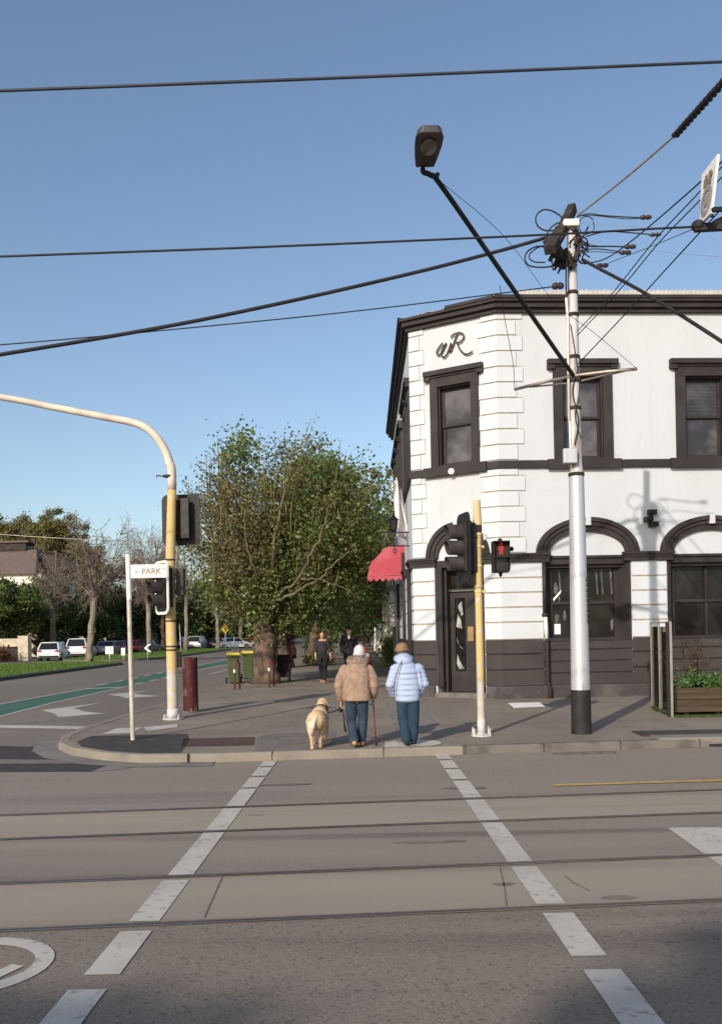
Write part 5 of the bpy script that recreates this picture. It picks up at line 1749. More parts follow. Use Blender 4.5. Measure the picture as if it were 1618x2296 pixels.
MB().bar(g0 + Vector((0, 0, .06)), g1 + Vector((0, 0, .06)), .05, .05).build('rail', 'fake_turf', gs)
for a_, b_ in ((g0, gm), (gm, g1)):
    a1, b1 = a_ + (b_ - a_) * .06, a_ + (b_ - a_) * .94
    dd = (b1 - a1).normalized()
    nr = Vector((-dd.y, dd.x, 0)) * .005
    MB().hexa([a1 - nr + Vector((0, 0, .1)), b1 - nr + Vector((0, 0, .1)), b1 + nr + Vector((0, 0, .1)), a1 + nr + Vector((0, 0, .1)),
               Vector((a1.x, a1.y, zt - .08)) - nr, Vector((b1.x, b1.y, zt - .08)) - nr, Vector((b1.x, b1.y, zt - .08)) + nr, Vector((a1.x, a1.y, zt - .08)) + nr]).build('glass', 'clear_glass', gs)
pl0 = g1 + Vector((.10, 0.0, 0))
plz = at(1520, 1542, pl0.y).z
plt = thing('planter_box', 'weathered timber planter box with leafy greens outside the pub', 'planter', pl0 + Vector((.9, .3, 0)))
tw = MB()
for k in range(4):
    z0 = pl0.z + .09 + k * (plz - pl0.z - .09) / 4
    z1 = pl0.z + .09 + (k + 1) * (plz - pl0.z - .09) / 4 - .008
    tw.box(pl0.x, pl0.x + 1.9, pl0.y - .02, pl0.y + .02, z0, z1)
    tw.box(pl0.x, pl0.x + 1.9, pl0.y + .58, pl0.y + .62, z0, z1)
    tw.box(pl0.x, pl0.x + .04, pl0.y + .02, pl0.y + .58, z0, z1)
    tw.box(pl0.x + 1.86, pl0.x + 1.9, pl0.y + .02, pl0.y + .58, z0, z1)
tw.build('box', 'planter_wood', plt)
MB().box(pl0.x + .04, pl0.x + 1.86, pl0.y + .02, pl0.y + .58, plz - .12, plz - .06).build('soil', 'earth', plt)
MB().box(pl0.x - .05, pl0.x + 1.9, pl0.y - .12, pl0.y + .7, pl0.z, pl0.z + .035).build('turf_base', 'fake_turf', plt)
ft_ = MB()
for x in (.15, .75, 1.4, 1.75):
    for y in (0.04, .52):
        ft_.box(pl0.x + x, pl0.x + x + .08, pl0.y + y, pl0.y + y + .08, pl0.z + .03, pl0.z + .095)
ft_.build('foot', 'pole_black', plt)
rng = np.random.default_rng(21)
n = 1500
C = np.stack([pl0.x + .05 + rng.beta(1.4, 1.2, n) * 1.25, pl0.y + .05 + rng.uniform(-.10, .5, n), plz - .04 + rng.gamma(2.0, .055, n)], 1)
C[:, 2] += .12 * np.exp(-((C[:, 0] - pl0.x - .42) / .22) ** 2) * rng.uniform(0, 1.4, n)
U, V = leaf_axes(rng, n, .034)
gl = quads_obj('green_plant', C, U, V, 'leaf_fresh')
tag(gl, 'low bright green leafy plants spilling over the front of the timber planter', 'plant')
n = 420
rp = MB()
stems = []
for k in range(16):
    b0 = Vector((pl0.x + .45 + rng.normal() * .10, pl0.y + .3, plz - .05))
    tip = b0 + Vector((rng.normal() * .22, rng.normal() * .08, rng.uniform(.5, 1.0)))
    mid_ = (b0 + tip) / 2 + Vector((rng.normal() * .04, 0, 0))
    c_ = catmull([b0, mid_, tip], 6)
    rp.tube(c_, [.008, .003], 4)
    stems.append(c_)
dryp = thing('dry_plant', 'tall dry russet plant rising thin behind the planter greens', 'plant', (pl0.x + .45, pl0.y + .3, plz - .05))
rp.build('stem', 'old_timber', dryp)
C = np.array([tuple(stems[rng.integers(16)][rng.integers(5, 13)] + Vector(rng.normal(size=3) * .05)) for _ in range(n)])
U, V = leaf_axes(rng, n, .03)
quads_obj('leaves', C, U, V * .6, 'leaf_red', dryp)

# ================================================================ trees and other vegetation
def ellipsoid_pts(rng, n, c, r, shell=0.5):
    d = rng.normal(size=(n, 3))
    d /= np.linalg.norm(d, axis=1)[:, None]
    q = rng.uniform(0, 1, n) ** shell
    return np.array(c)[None] + d * q[:, None] * np.array(r)[None]
def tree(name, label, cat, base, fork, r0, cc, cr, limbs, leaves, seed, bark='bark', group=None, twigs=0, twig_len=1.0, twig_mat='twig',
         twig_r=0.012, shoots=0, lean=(0, 0), sub=3, clump=0.55, trunk_r=None, flare=1.35):
    """trunk + limbs to clump centres; leaves: list of (material, count, size, n_clumps, keep function or None, part name)"""
    rg = np.random.default_rng(seed)
    base = Vector(base)
    t = thing(name, label, cat, base, group)
    tm = MB()
    fk = Vector((base.x + lean[0], base.y + lean[1], fork))
    n_ = 10
    pts = [base + (fk - base) * (i / n_) + Vector((rg.normal() * r0 * .12, rg.normal() * r0 * .12, 0)) * (0 if i == 0 else 1) for i in range(n_ + 1)]
    pts[0] = base + Vector((0, 0, -.05))
    tm.tube(pts, [r0 * (flare - (flare - 1) * min(1, i / 2.0) - .18 * i / n_) for i in range(n_ + 1)], 14)
    cl = ellipsoid_pts(rg, limbs, cc, [q * .86 for q in cr], 0.45)
    cl = cl[cl[:, 2] > fork - .4 * cr[2]]
    tips = []
    for c in cl:
        c = Vector(c)
        st_ = fk + Vector((rg.normal() * r0 * .3, rg.normal() * r0 * .3, -rg.uniform(0, .15) * (fork - base.z)))
        d = c - st_
        m1 = st_ + d * .45 + Vector((rg.normal(), rg.normal(), rg.uniform(.1, 1.0))) * d.length * .10
        p = catmull([st_, m1, c], 6)
        rr = r0 * rg.uniform(.22, .42)
        tm.tube(p, [rr * (1 - .86 * i / (len(p) - 1)) for i in range(len(p))], 7)
        tips.append((p, rr))
    trunk = tm.build('trunk', bark, t, smooth=True)
    tw_pts = []
    if twigs:
        w = MB()
        for k in range(twigs):
            p, rr = tips[rg.integers(len(tips))]
            s = p[rg.integers(max(2, len(p) // 3), len(p))]
            out = (s - Vector(cc))
            out = Vector((out.x / cr[0], out.y / cr[1], out.z / cr[2] + .35)).normalized()
            d = (out * .7 + Vector(rg.normal(size=3)) * .45).normalized() * twig_len * rg.uniform(.5, 1.4)
            q = catmull([s, s + d * .5 + Vector(rg.normal(size=3)) * .08 * twig_len, s + d], 3)
            w.tube(q, [twig_r, twig_r * .35], 3, caps=False)
            tw_pts += [q[1], q[-1], q[len(q) // 2]]
            for j in range(sub):
                s2 = q[rg.integers(1, len(q))]
                d2 = (d.normalized() * .6 + Vector(rg.normal(size=3)) * .55).normalized() * twig_len * rg.uniform(.25, .6)
                w.tube([s2, s2 + d2 * .5 + Vector(rg.normal(size=3)) * .03, s2 + d2], [twig_r * .6, twig_r * .45, twig_r * .25], 3, caps=False)
                tw_pts += [s2 + d2 * .5, s2 + d2]
        w.build('twigs', twig_mat, t)
    if shoots:
        w = MB()
        for k in range(shoots):
            p, rr = tips[rg.integers(len(tips))]
            s = p[rg.integers(len(p) // 3, len(p) - 1)]
            d = Vector((rg.normal() * .12, rg.normal() * .12, 1)) * rg.uniform(.7, 1.9)
            w.tube([s, s + d * .5 + Vector((rg.normal() * .05, 0, 0)), s + d], [.014, .018, .008], 5)
        w.build('shoots', 'shoot', t)
    for mname, cnt, size, ncl, keep, part in leaves:
        on_twigs = bool(tw_pts) and ncl == 0
        cen = np.array([tuple(p) for p in tw_pts]) if on_twigs else ellipsoid_pts(rg, ncl, cc, cr, 0.42)
        if keep is not None:
            cen = cen[[bool(keep(c)) for c in cen]]
        idx = rg.integers(0, len(cen), cnt)
        wgt = rg.uniform(.55, 1.3, len(cen)) * (clump * .25 if on_twigs else clump)
        C = cen[idx] + rg.normal(size=(cnt, 3)) * (wgt[idx])[:, None] * np.array([.55, .55, .45])
        C = C[C[:, 2] > base.z + .4]
        U, V = leaf_axes(rg, len(C), size, .25)
        quads_obj(part, C.astype(np.float32), U, V, mname, t)
    return t
tb = gnd(594, 1533, .12)
CCA, CRA = (-2.7, 31.0, 5.3), (3.3, 3.0, 3.3)
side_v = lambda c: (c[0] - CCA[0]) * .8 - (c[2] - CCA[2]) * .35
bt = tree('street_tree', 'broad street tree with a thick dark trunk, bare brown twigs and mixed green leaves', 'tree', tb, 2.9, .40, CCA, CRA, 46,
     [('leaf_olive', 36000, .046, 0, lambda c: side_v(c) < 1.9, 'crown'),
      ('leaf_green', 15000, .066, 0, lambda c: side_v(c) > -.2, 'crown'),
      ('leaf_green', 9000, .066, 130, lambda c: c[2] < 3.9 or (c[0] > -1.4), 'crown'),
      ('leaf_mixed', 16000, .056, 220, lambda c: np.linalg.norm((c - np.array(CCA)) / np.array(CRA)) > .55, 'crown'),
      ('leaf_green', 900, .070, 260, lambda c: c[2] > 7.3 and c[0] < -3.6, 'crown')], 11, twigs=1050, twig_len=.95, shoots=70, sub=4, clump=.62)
lm = MB()
rg = np.random.default_rng(17)
def limb_px(pts, r0_, r1_):
    p = catmull([at(x, y, Y) for x, y, Y in pts], 6)
    lm.tube([q + Vector((rg.normal(), 0, rg.normal())) * .03 for q in p], [r0_ * .62, r1_ * .6], 6)
limb_px([(600, 1345, 29.6), (645, 1322, 28.6), (690, 1262, 28.0), (722, 1190, 27.8), (738, 1130, 27.8)], .10, .03)
limb_px([(598, 1355, 29.8), (640, 1338, 28.7), (700, 1312, 28.2), (750, 1262, 28.0), (792, 1232, 28.0)], .10, .02)
limb_px([(585, 1345, 29.6), (570, 1280, 28.6), (552, 1210, 28.2), (546, 1140, 28.2)], .09, .03)
limb_px([(605, 1330, 29.6), (612, 1230, 28.6), (630, 1130, 28.4), (650, 1050, 28.6), (662, 985, 29)], .11, .02)
limb_px([(660, 1300, 28.4), (720, 1300, 28.0), (770, 1318, 28.0), (798, 1336, 28)], .045, .012)
limb_px([(580, 1360, 29.6), (530, 1330, 28.8), (490, 1290, 28.6), (470, 1250, 28.6)], .08, .02)
lm.build('limb', 'pale_limb', bt, smooth=True)
sh = MB()
for k in range(46):
    x, y = rg.uniform(455, 775), rg.uniform(1090, 1330)
    Y = 28.6 + rg.uniform(-.4, 1.6)
    ln_ = rg.uniform(40, 130)
    dx = rg.normal() * 6 + (x - 620) * .05
    sh.tube([at(x, y, Y), at(x + dx * .5 + rg.normal() * 2, y - ln_ * .5, Y), at(x + dx, y - ln_, Y + .1)], [.012, .019, .007], 5)
sh.build('shoots', 'shoot', bt, smooth=True)
# low leafy skirt round the trunk of the big tree
tree('street_tree', 'leafy green street tree whose crown reaches the red awning', 'tree', (gnd(664, 1486, .12).x, 44.0, .27), 3.2, .36, (-0.9, 41.0, 6.1), (2.9, 4.2, 4.6), 26,
     [('leaf_green', 15000, .085, 0, None, 'crown'), ('leaf_green', 9000, .085, 110, None, 'crown'), ('leaf_olive', 7000, .06, 0, lambda c: c[2] > 6.5, 'crown')], 12, twigs=420, twig_len=1.1, lean=(-.35, 0), clump=.62)
tree('street_tree', 'forked street tree with two pale trunks behind the spiky plant', 'tree', (-2.9, 50.0, .27), 4.0, .30, (-2.6, 50.5, 7.2), (4.0, 4.0, 4.6), 22,
     [('leaf_green', 15000, .11, 80, None, 'crown'), ('leaf_dark', 6000, .11, 40, None, 'crown')], 13, lean=(.9, .3), clump=.9)
tree('street_tree', 'dark trunked street tree just behind the woman in black', 'tree', (-2.5, 64.0, .27), 3.4, .38, (-1.6, 64.0, 7.0), (4.4, 4.5, 4.8), 20,
     [('leaf_green', 9000, .15, 70, None, 'crown'), ('leaf_dark', 8000, .15, 50, None, 'crown')], 14, clump=1.0)
tree('street_tree', 'farther street tree shading the footpath behind the man in black', 'tree', (-1.6, 82.0, .27), 3.6, .36, (-1.0, 82.0, 7.4), (5.0, 5.0, 5.4), 20,
     [('leaf_dark', 9000, .2, 60, None, 'crown'), ('leaf_green', 4000, .2, 40, None, 'crown')], 15, clump=1.2)
tree('street_tree', 'farthest tree over the footpath, a dark mass above the fences', 'tree', (0.6, 105.0, .27), 3.0, .36, (0.5, 105.0, 7.0), (6.0, 6.0, 6.6), 20,
     [('leaf_dark', 10000, .26, 70, None, 'crown')], 16, clump=1.5)
# clipped brown hedge over the fence
rng = np.random.default_rng(31)
def bush(name, label, cat, c, r, n, size, m, seed, m2=None, ncl=40, clump=.35):
    rg = np.random.default_rng(seed)
    cen = ellipsoid_pts(rg, ncl, c, r, .45)
    idx = rg.integers(0, ncl, n)
    C = cen[idx] + rg.normal(size=(n, 3)) * clump * np.array([.6, .6, .5])
    C = C[C[:, 2] > .25]
    U, V = leaf_axes(rg, len(C), size)
    o = quads_obj(name, C.astype(np.float32), U, V, m, base=(c[0], c[1], 0.2))
    return tag(o, label, cat)
bush('hedge', 'brown leafed clipped hedge hanging over the fence beyond the awning', 'hedge', (1.3, 62, 4.0), (1.7, 4.5, .75), 5200, .10, 'leaf_red', 41)
bush('bush', 'strappy green bush at the foot of the fence beside the pub', 'bush', (1.55, 43.5, .95), (.45, .9, .8), 1500, .09, 'leaf_green', 42)
bush('bush', 'low pale green garden bed between the spiky plant and the woman', 'bush', (-2.15, 46.5, .55), (.9, 1.0, .32), 1400, .06, 'leaf_hedge', 43, clump=.2)
bush('bush', 'dark bush under the far street trees', 'bush', (-3.2, 72, 1.0), (1.3, 2.5, .9), 1500, .12, 'leaf_dark', 44)
# spiky plant in front of the forked tree
spk = thing('spiky_plant', 'spiky dark red leaved plant on a stubby patterned trunk beside the thick tree', 'plant', (gnd(662, 1489, .12).x, 45.0, .27))
sx_ = gnd(662, 1489, .12).x
MB().lathe((sx_, 45, .27), [(.33, -.02), (.28, .25), (.20, .55), (.15, 1.0), (.12, 1.25)], 12).build('trunk', 'pale_bark', spk, smooth=True)
rg = np.random.default_rng(3)
sm_ = MB()
for k in range(70):
    d = rg.normal(size=3); d[2] = abs(d[2]) * .7 - .15
    d = Vector(d).normalized()
    ln_ = rg.uniform(.7, 1.15)
    b0 = Vector((sx_, 45, 1.5))
    tip = b0 + d * ln_ + Vector((0, 0, -.22 * ln_ * (1 - d.z)))
    md = b0 + d * ln_ * .55
    s = d.cross(Vector((0, 0, 1))).normalized() * .028
    sm_.add([b0 - s, b0 + s, md + s * 1.2, md - s * 1.2, tip], [(0, 1, 2, 3), (3, 2, 4)])
sm_.build('leaves', 'leaf_spike', spk)

# bare plane trees on the medians
def bare(label, x, y, h, lean, seed, tw=170, r=.20, z=.3):
    tree('bare_tree', label, 'tree', (x, y, z), h * .50, r, (x + lean[0] * 1.2, y + lean[1], h * .70), (h * .27, h * .27, h * .32), 26, [], seed, bark='pale_bark',
         group='bare trees on the medians', twigs=tw, twig_len=h * .105, twig_mat='bare_twig', twig_r=.022, lean=lean, sub=5)
bare('bare leaning plane tree at the end of the near grass strip', -17.9, 60, 10.2, (.5, 0), 61, 330, .23)
bare('bare plane tree behind the black chevron sign', -19.4, 84, 13.0, (-.1, 0), 62, 360, .24)
bare('bare plane tree between the chevron sign and the yellow mast', -18.6, 97, 14.5, (.2, 0), 63, 320, .22)
bare('bare pale trunk just past the silver far car', -17.2, 110, 9.0, (0, 0), 64, 140, .26)
bare('bare pale trunk beside the white far car', -16.4, 124, 9.5, (.2, 0), 65, 120, .28)
bare('bare plane tree standing behind the parked white cars', -29.0, 86, 11.5, (.1, 0), 66, 320, .26)
bare('bare plane tree in the gap behind the street name sign', -24.5, 105, 15.5, (.2, 0), 67, 420, .26)
# evergreens and bushes on the far side
def far_tree(label, x, y, h, rx, rz, m, seed, n=7000, size=.2, cl=.9, cz=None, rot=None, mm=None, ncl=70):
    cz = cz or h - rz
    lv = [(m, n, size, ncl, None, 'crown')]
    if mm:
        lv.append((mm, n // 3, size, 40, None, 'crown'))
    tree('leafy_tree', label, 'tree', (x, y, .2), max(1.2, cz - rz * .55), .28, (x, y, cz), (rx, rx, rz), 16, lv, seed, group='leafy trees across the street', clump=cl)
far_tree('great brown-green tree towering behind the brown roofed house', -37.3, 112, 17.6, 4.6, 5.0, 'leaf_cypress', 71, 42000, .13, .72, ncl=170)
far_tree('rounded brown-green tree top left of the towering one', -44.0, 116, 18.0, 3.9, 4.8, 'leaf_cypress', 72, 34000, .13, .68, ncl=150)
far_tree('slim brown-green tree falling away beside the towering one', -32.9, 110, 14.0, 3.0, 4.9, 'leaf_cypress', 73, 26000, .13, .66, ncl=120)
far_tree('dense dark hedge tree above the cream garden wall', -31.5, 80, 7.3, 4.3, 2.8, 'leaf_hedge', 74, 17000, .14, .7, mm='leaf_dark')
far_tree('dense dark hedge tree above the first parked white car', -31.8, 91, 7.9, 4.6, 3.0, 'leaf_hedge', 75, 14000, .14, .7, mm='leaf_dark')
far_tree('green street tree behind the leaning bare tree', -31.2, 104, 7.6, 4.5, 2.7, 'leaf_hedge', 76, 10000, .17, .8)
far_tree('green street tree behind the white back of the small sign', -30.8, 119, 8.2, 4.8, 3.1, 'leaf_dark', 77, 9000, .2, .9, mm='leaf_hedge')
far_tree('dark leafy tree behind the chevron sign', -27.0, 126, 9.0, 5.0, 3.6, 'leaf_dark', 78, 8000, .25, 1.1, mm='leaf_hedge')
far_tree('small round green tree top peeking above the street name sign', -25.5, 118, 11.2, 1.8, 1.7, 'leaf_green', 79, 2600, .2, .5)
far_tree('dark tree right of the yellow mast at the far end of the street', -25.0, 150, 11.0, 6.0, 4.6, 'leaf_dark', 80, 9000, .3, 1.3, mm='leaf_hedge')
far_tree('dark tree beyond the silver far car', -21.0, 172, 12.0, 6.5, 5.2, 'leaf_dark', 81, 9000, .34, 1.4, mm='leaf_hedge')
far_tree('dark tree beyond the yellow warning sign', -14.5, 190, 12.5, 7.0, 5.6, 'leaf_dark', 82, 9000, .36, 1.5, mm='leaf_hedge')
far_tree('dark tree closing the street behind the thick tree trunk', -7.0, 195, 12.0, 7.0, 5.6, 'leaf_dark', 83, 9000, .36, 1.5, mm='leaf_hedge')
far_tree('dark tree closing the view behind the woman in black', 0.5, 170, 12.0, 6.5, 5.4, 'leaf_dark', 84, 8000, .34, 1.5)
far_tree('dark tree on the skyline over the far parked cars', -33.0, 150, 10.0, 6.0, 4.2, 'leaf_dark', 85, 8000, .3, 1.3)
wd = np.random.default_rng(99)
n = 16000
X = wd.uniform(-75, 40, n)
C = np.stack([X, 225 + wd.uniform(-6, 12, n), np.abs(wd.normal(size=n)) * 3.6 + .3 + 1.5 * np.sin(X * .35)], 1)
C[:, 2] = np.clip(C[:, 2], .2, 11)
U, V = leaf_axes(wd, n, .65)
fw = quads_obj('distant_trees', C, U, V, 'leaf_dark')
tag(fw, 'dark mass of distant trees closing the end of the street', 'trees', kind='stuff')

rg = np.random.default_rng(12)
n = 900
X, Y = rg.normal(size=n) * 1.6 - 3.1, 29.6 + rg.normal(size=n) * 2.2
X2, Y2 = rg.uniform(-4.2, 6, 160), rg.uniform(14.2, 24, 160)
X, Y = np.concatenate([X, X2]), np.concatenate([Y, Y2])
k = (X > -4.2) & (X < 5.5) & (Y < 45) & ((X < 1.2) | (Y < 20.5))
X, Y = X[k], Y[k]
Z = np.array([0.13 + rise(x, y) + .012 for x, y in zip(X, Y)])
C = np.stack([X, Y, Z], 1)
U, V = leaf_axes(rg, len(C), .035)
U[:, 2] *= .25; V[:, 2] *= .25
lv_ = quads_obj('fallen_leaves', C, U, V, 'leaf_litter')
tag(lv_, 'scattered dry yellow and brown fallen leaves on the footpath', 'leaves', kind='stuff')

# ================================================================ houses, walls and fences beyond
hs = thing('terrace_house', 'cream terrace house with a stepped parapet beyond the pub', 'building', (3.0, 48, .2))
h_ = MB()
h_.box(1.75, 9, 44.0, 60, 0, 6.9)
h_.build('wall', 'cream_render', hs)
h_ = MB()
h_.box(1.45, 9, 43.8, 60.2, 6.9, 7.2)
h_.box(1.6, 9, 43.9, 60.1, 7.2, 8.0)
h_.box(1.42, 9, 43.75, 60.2, 8.0, 8.25)
h_.box(1.62, 2.8, 43.9, 46, 8.25, 9.1)
h_.lathe((1.9, 44.4, 9.1), [(.28, 0), (.16, .15), (.26, .4), (.10, .7)], 10)
h_.build('parapet', 'fascia_white', hs)
for y in (47, 51.5, 56):
    wn_ = MB().box(1.72, 1.76, y - .5, y + .5, 4.2, 6.3)
    wn_.build('window', 'shop_glass', hs)
for y in (44.2, 49.5, 55.0, 60):
    MB().box(1.42, 1.64, y - .11, y + .11, .2, 3.9).build('verandah_post', 'fascia_white', hs)
MB().box(1.35, 1.72, 44, 60.2, 3.9, 4.15).build('verandah_beam', 'grey_wall', hs)
fn = thing('side_wall', 'grey rendered wall with a cream cap between the pub and the fence', 'wall', (1.62, 39, .2))
MB().box(1.50, 1.80, 36.4, 43.6, 0.2, 2.15).build('wall', 'grey_wall', fn)
MB().box(1.42, 1.86, 36.35, 36.75, .2, 2.3).build('pillar', 'house_wall', fn)
MB().box(1.40, 1.88, 36.30, 36.80, 2.3, 2.42).build('cap', 'fascia_white', fn)
tf = thing('timber_fence', 'weathered timber paling fence far along the footpath', 'fence', (1.3, 72, .2))
f_ = MB()
for k in range(80):
    y = 61 + k * .28
    f_.box(1.25, 1.29, y, y + .24, .2, 2.1 + .05 * (k % 3))
f_.build('palings', 'fence_timber', tf)
for y in (61, 67, 73, 79, 83.4):
    MB().box(1.16, 1.36, y - .1, y + .1, .2, 2.5).build('post', 'fascia_white', tf)
gt = gnd(762, 1468, .12)
tag(MB().tube([(gt.x, gt.y, .2), (gt.x, gt.y, 3.0)], .06, 8).build('grey_post', 'sign_pole', smooth=True), 'plain grey post standing between the woman and the man in black', 'post')
hs = thing('brick_house', 'house with a big brown tiled roof and white fascia behind the dark hedge trees', 'building', (-33, 92, .2))
h_ = MB()
h_.box(-50, -31.9, 90, 100, .2, 6.4)
h_.build('wall', 'house_wall', hs)
MB().box(-50.4, -31.2, 89.6, 100, 6.4, 8.3).build('fascia', 'fascia_white', hs)
r_ = MB()
r_.hexa([(-53, 89.2, 8.3), (-31.6, 89.2, 8.3), (-31.6, 101, 8.3), (-53, 101, 8.3), (-50, 92.5, 11.0), (-32.6, 92.5, 11.0), (-32.6, 97.5, 11.0), (-50, 97.5, 11.0)])
r_.build('roof', 'roof_tile', hs)
MB().box(-44, -33.6, 92.2, 94.5, 10.9, 11.7).build('dormer', 'house_dark', hs)
MB().box(-44.4, -33.3, 92.0, 94.7, 11.7, 11.9).build('dormer_roof', 'roof_tile', hs)
MB().box(-31.9, -30.4, 92, 99, 8.3, 10.4).build('side_gable', 'house_dark', hs)
hs = thing('grey_house', 'low house with a grey roof behind the bare trees', 'building', (-33, 124, .2))
MB().box(-38, -27.5, 122, 132, .2, 5.0).build('wall', 'house_wall', hs)
r_ = MB().hexa([(-38.6, 121.4, 5.0), (-27, 121.4, 5.0), (-27, 132.6, 5.0), (-38.6, 132.6, 5.0), (-36, 126, 7.8), (-29.5, 126, 7.8), (-29.5, 128, 7.8), (-36, 128, 7.8)])
r_.build('roof', 'roof_tile', hs)
hs = thing('white_house', 'pale house glimpsed through the trees over the far parked cars', 'building', (-36, 150, .2))
MB().box(-44, -31, 140, 150, .2, 5.5).build('wall', 'fascia_white', hs)
MB().hexa([(-44.6, 139.4, 5.5), (-30.4, 139.4, 5.5), (-30.4, 150.6, 5.5), (-44.6, 150.6, 5.5), (-41, 144, 8.6), (-34, 144, 8.6), (-34, 146, 8.6), (-41, 146, 8.6)]).build('roof', 'house_dark', hs)
gw = thing('garden_wall', 'cream topped garden wall with a pillar at the parked cars', 'wall', (-28, 74, .2))
MB().box(-33.5, -27.4, 73.2, 73.6, .2, 1.35).build('wall', 'house_dark', gw)
MB().box(-33.5, -27.4, 73.1, 73.7, 1.35, 2.0).build('coping', 'house_wall', gw)
MB().box(-27.4, -26.6, 73.0, 73.8, .2, 2.2).build('pillar', 'house_wall', gw)
bush('hedge', 'brown scrubby bush in front of the cream garden wall', 'bush', (-28.9, 71, .8), (1.7, 1.2, .7), 1200, .12, 'leaf_red', 45)
bush('hedge', 'long dark hedge running behind the parked cars', 'hedge', (-29.0, 104, 1.1), (1.3, 26, 1.2), 9000, .2, 'leaf_dark', 46, ncl=160)

# ================================================================ small signs on the medians
def flat_sign(name, label, cat, x, y, z0, w_, h_, m, post_m='galv_pole', diamond=False):
    t = thing(name, label, cat, (x, y, .3))
    MB().tube([(x, y, .2), (x, y, z0 + h_ * .7)], .035, 8).build('post', post_m, t, smooth=True)
    if diamond:
        MB().prism([(x, y - .05, z0), (x + w_ / 2, y - .05, z0 + h_ / 2), (x, y - .05, z0 + h_), (x - w_ / 2, y - .05, z0 + h_ / 2)], (0, .012, 0)).build('plate', m, t)
    else:
        MB().box(x - w_ / 2, x + w_ / 2, y - .05, y - .038, z0, z0 + h_).build('plate', m, t, bevel=.003)
    return t
flat_sign('median_sign', 'small plain white sign at the tip of the near grass strip', 'sign', -16.1, 58.5, .85, .52, .50, 'sign_white')
cs = flat_sign('chevron_sign', 'black sign with one white arrow chevron on the second grass strip', 'sign', -16.0, 68.5, .75, .64, .66, 'cloth_black')
x, y, z = -16.0, 68.5 - .056, .75 + .33
MB().prism([(x + .30, y, z + .30), (x + .05, y, z + .30), (x - .25, y, z), (x + .05, y, z - .30), (x + .30, y, z - .30), (x - .02, y, z)], (0, .004, 0)).build('chevron', 'sign_white', cs)
flat_sign('median_sign', 'thin white marker board half hidden behind the street sign pole', 'sign', -17.3, 66.5, .6, .30, .55, 'sign_white')
ws = flat_sign('warning_sign', 'yellow diamond warning sign far down the street', 'sign', -16.0, 108, 2.1, 1.0, 1.15, 'warning_yellow', diamond=True)
MB().box(-16.06, -15.94, 108 - .058, 108 - .054, 2.42, 2.92).build('symbol', 'cloth_black', ws)
pk_ = gnd(545, 1500, .12)
tag(MB().tube([(-6.2 * .78, 42, .2), (-6.2 * .78, 42, 4.3)], .05, 8).build('parking_pole', 'galv_pole', smooth=True), 'tall thin grey pole behind the second green bin', 'pole')

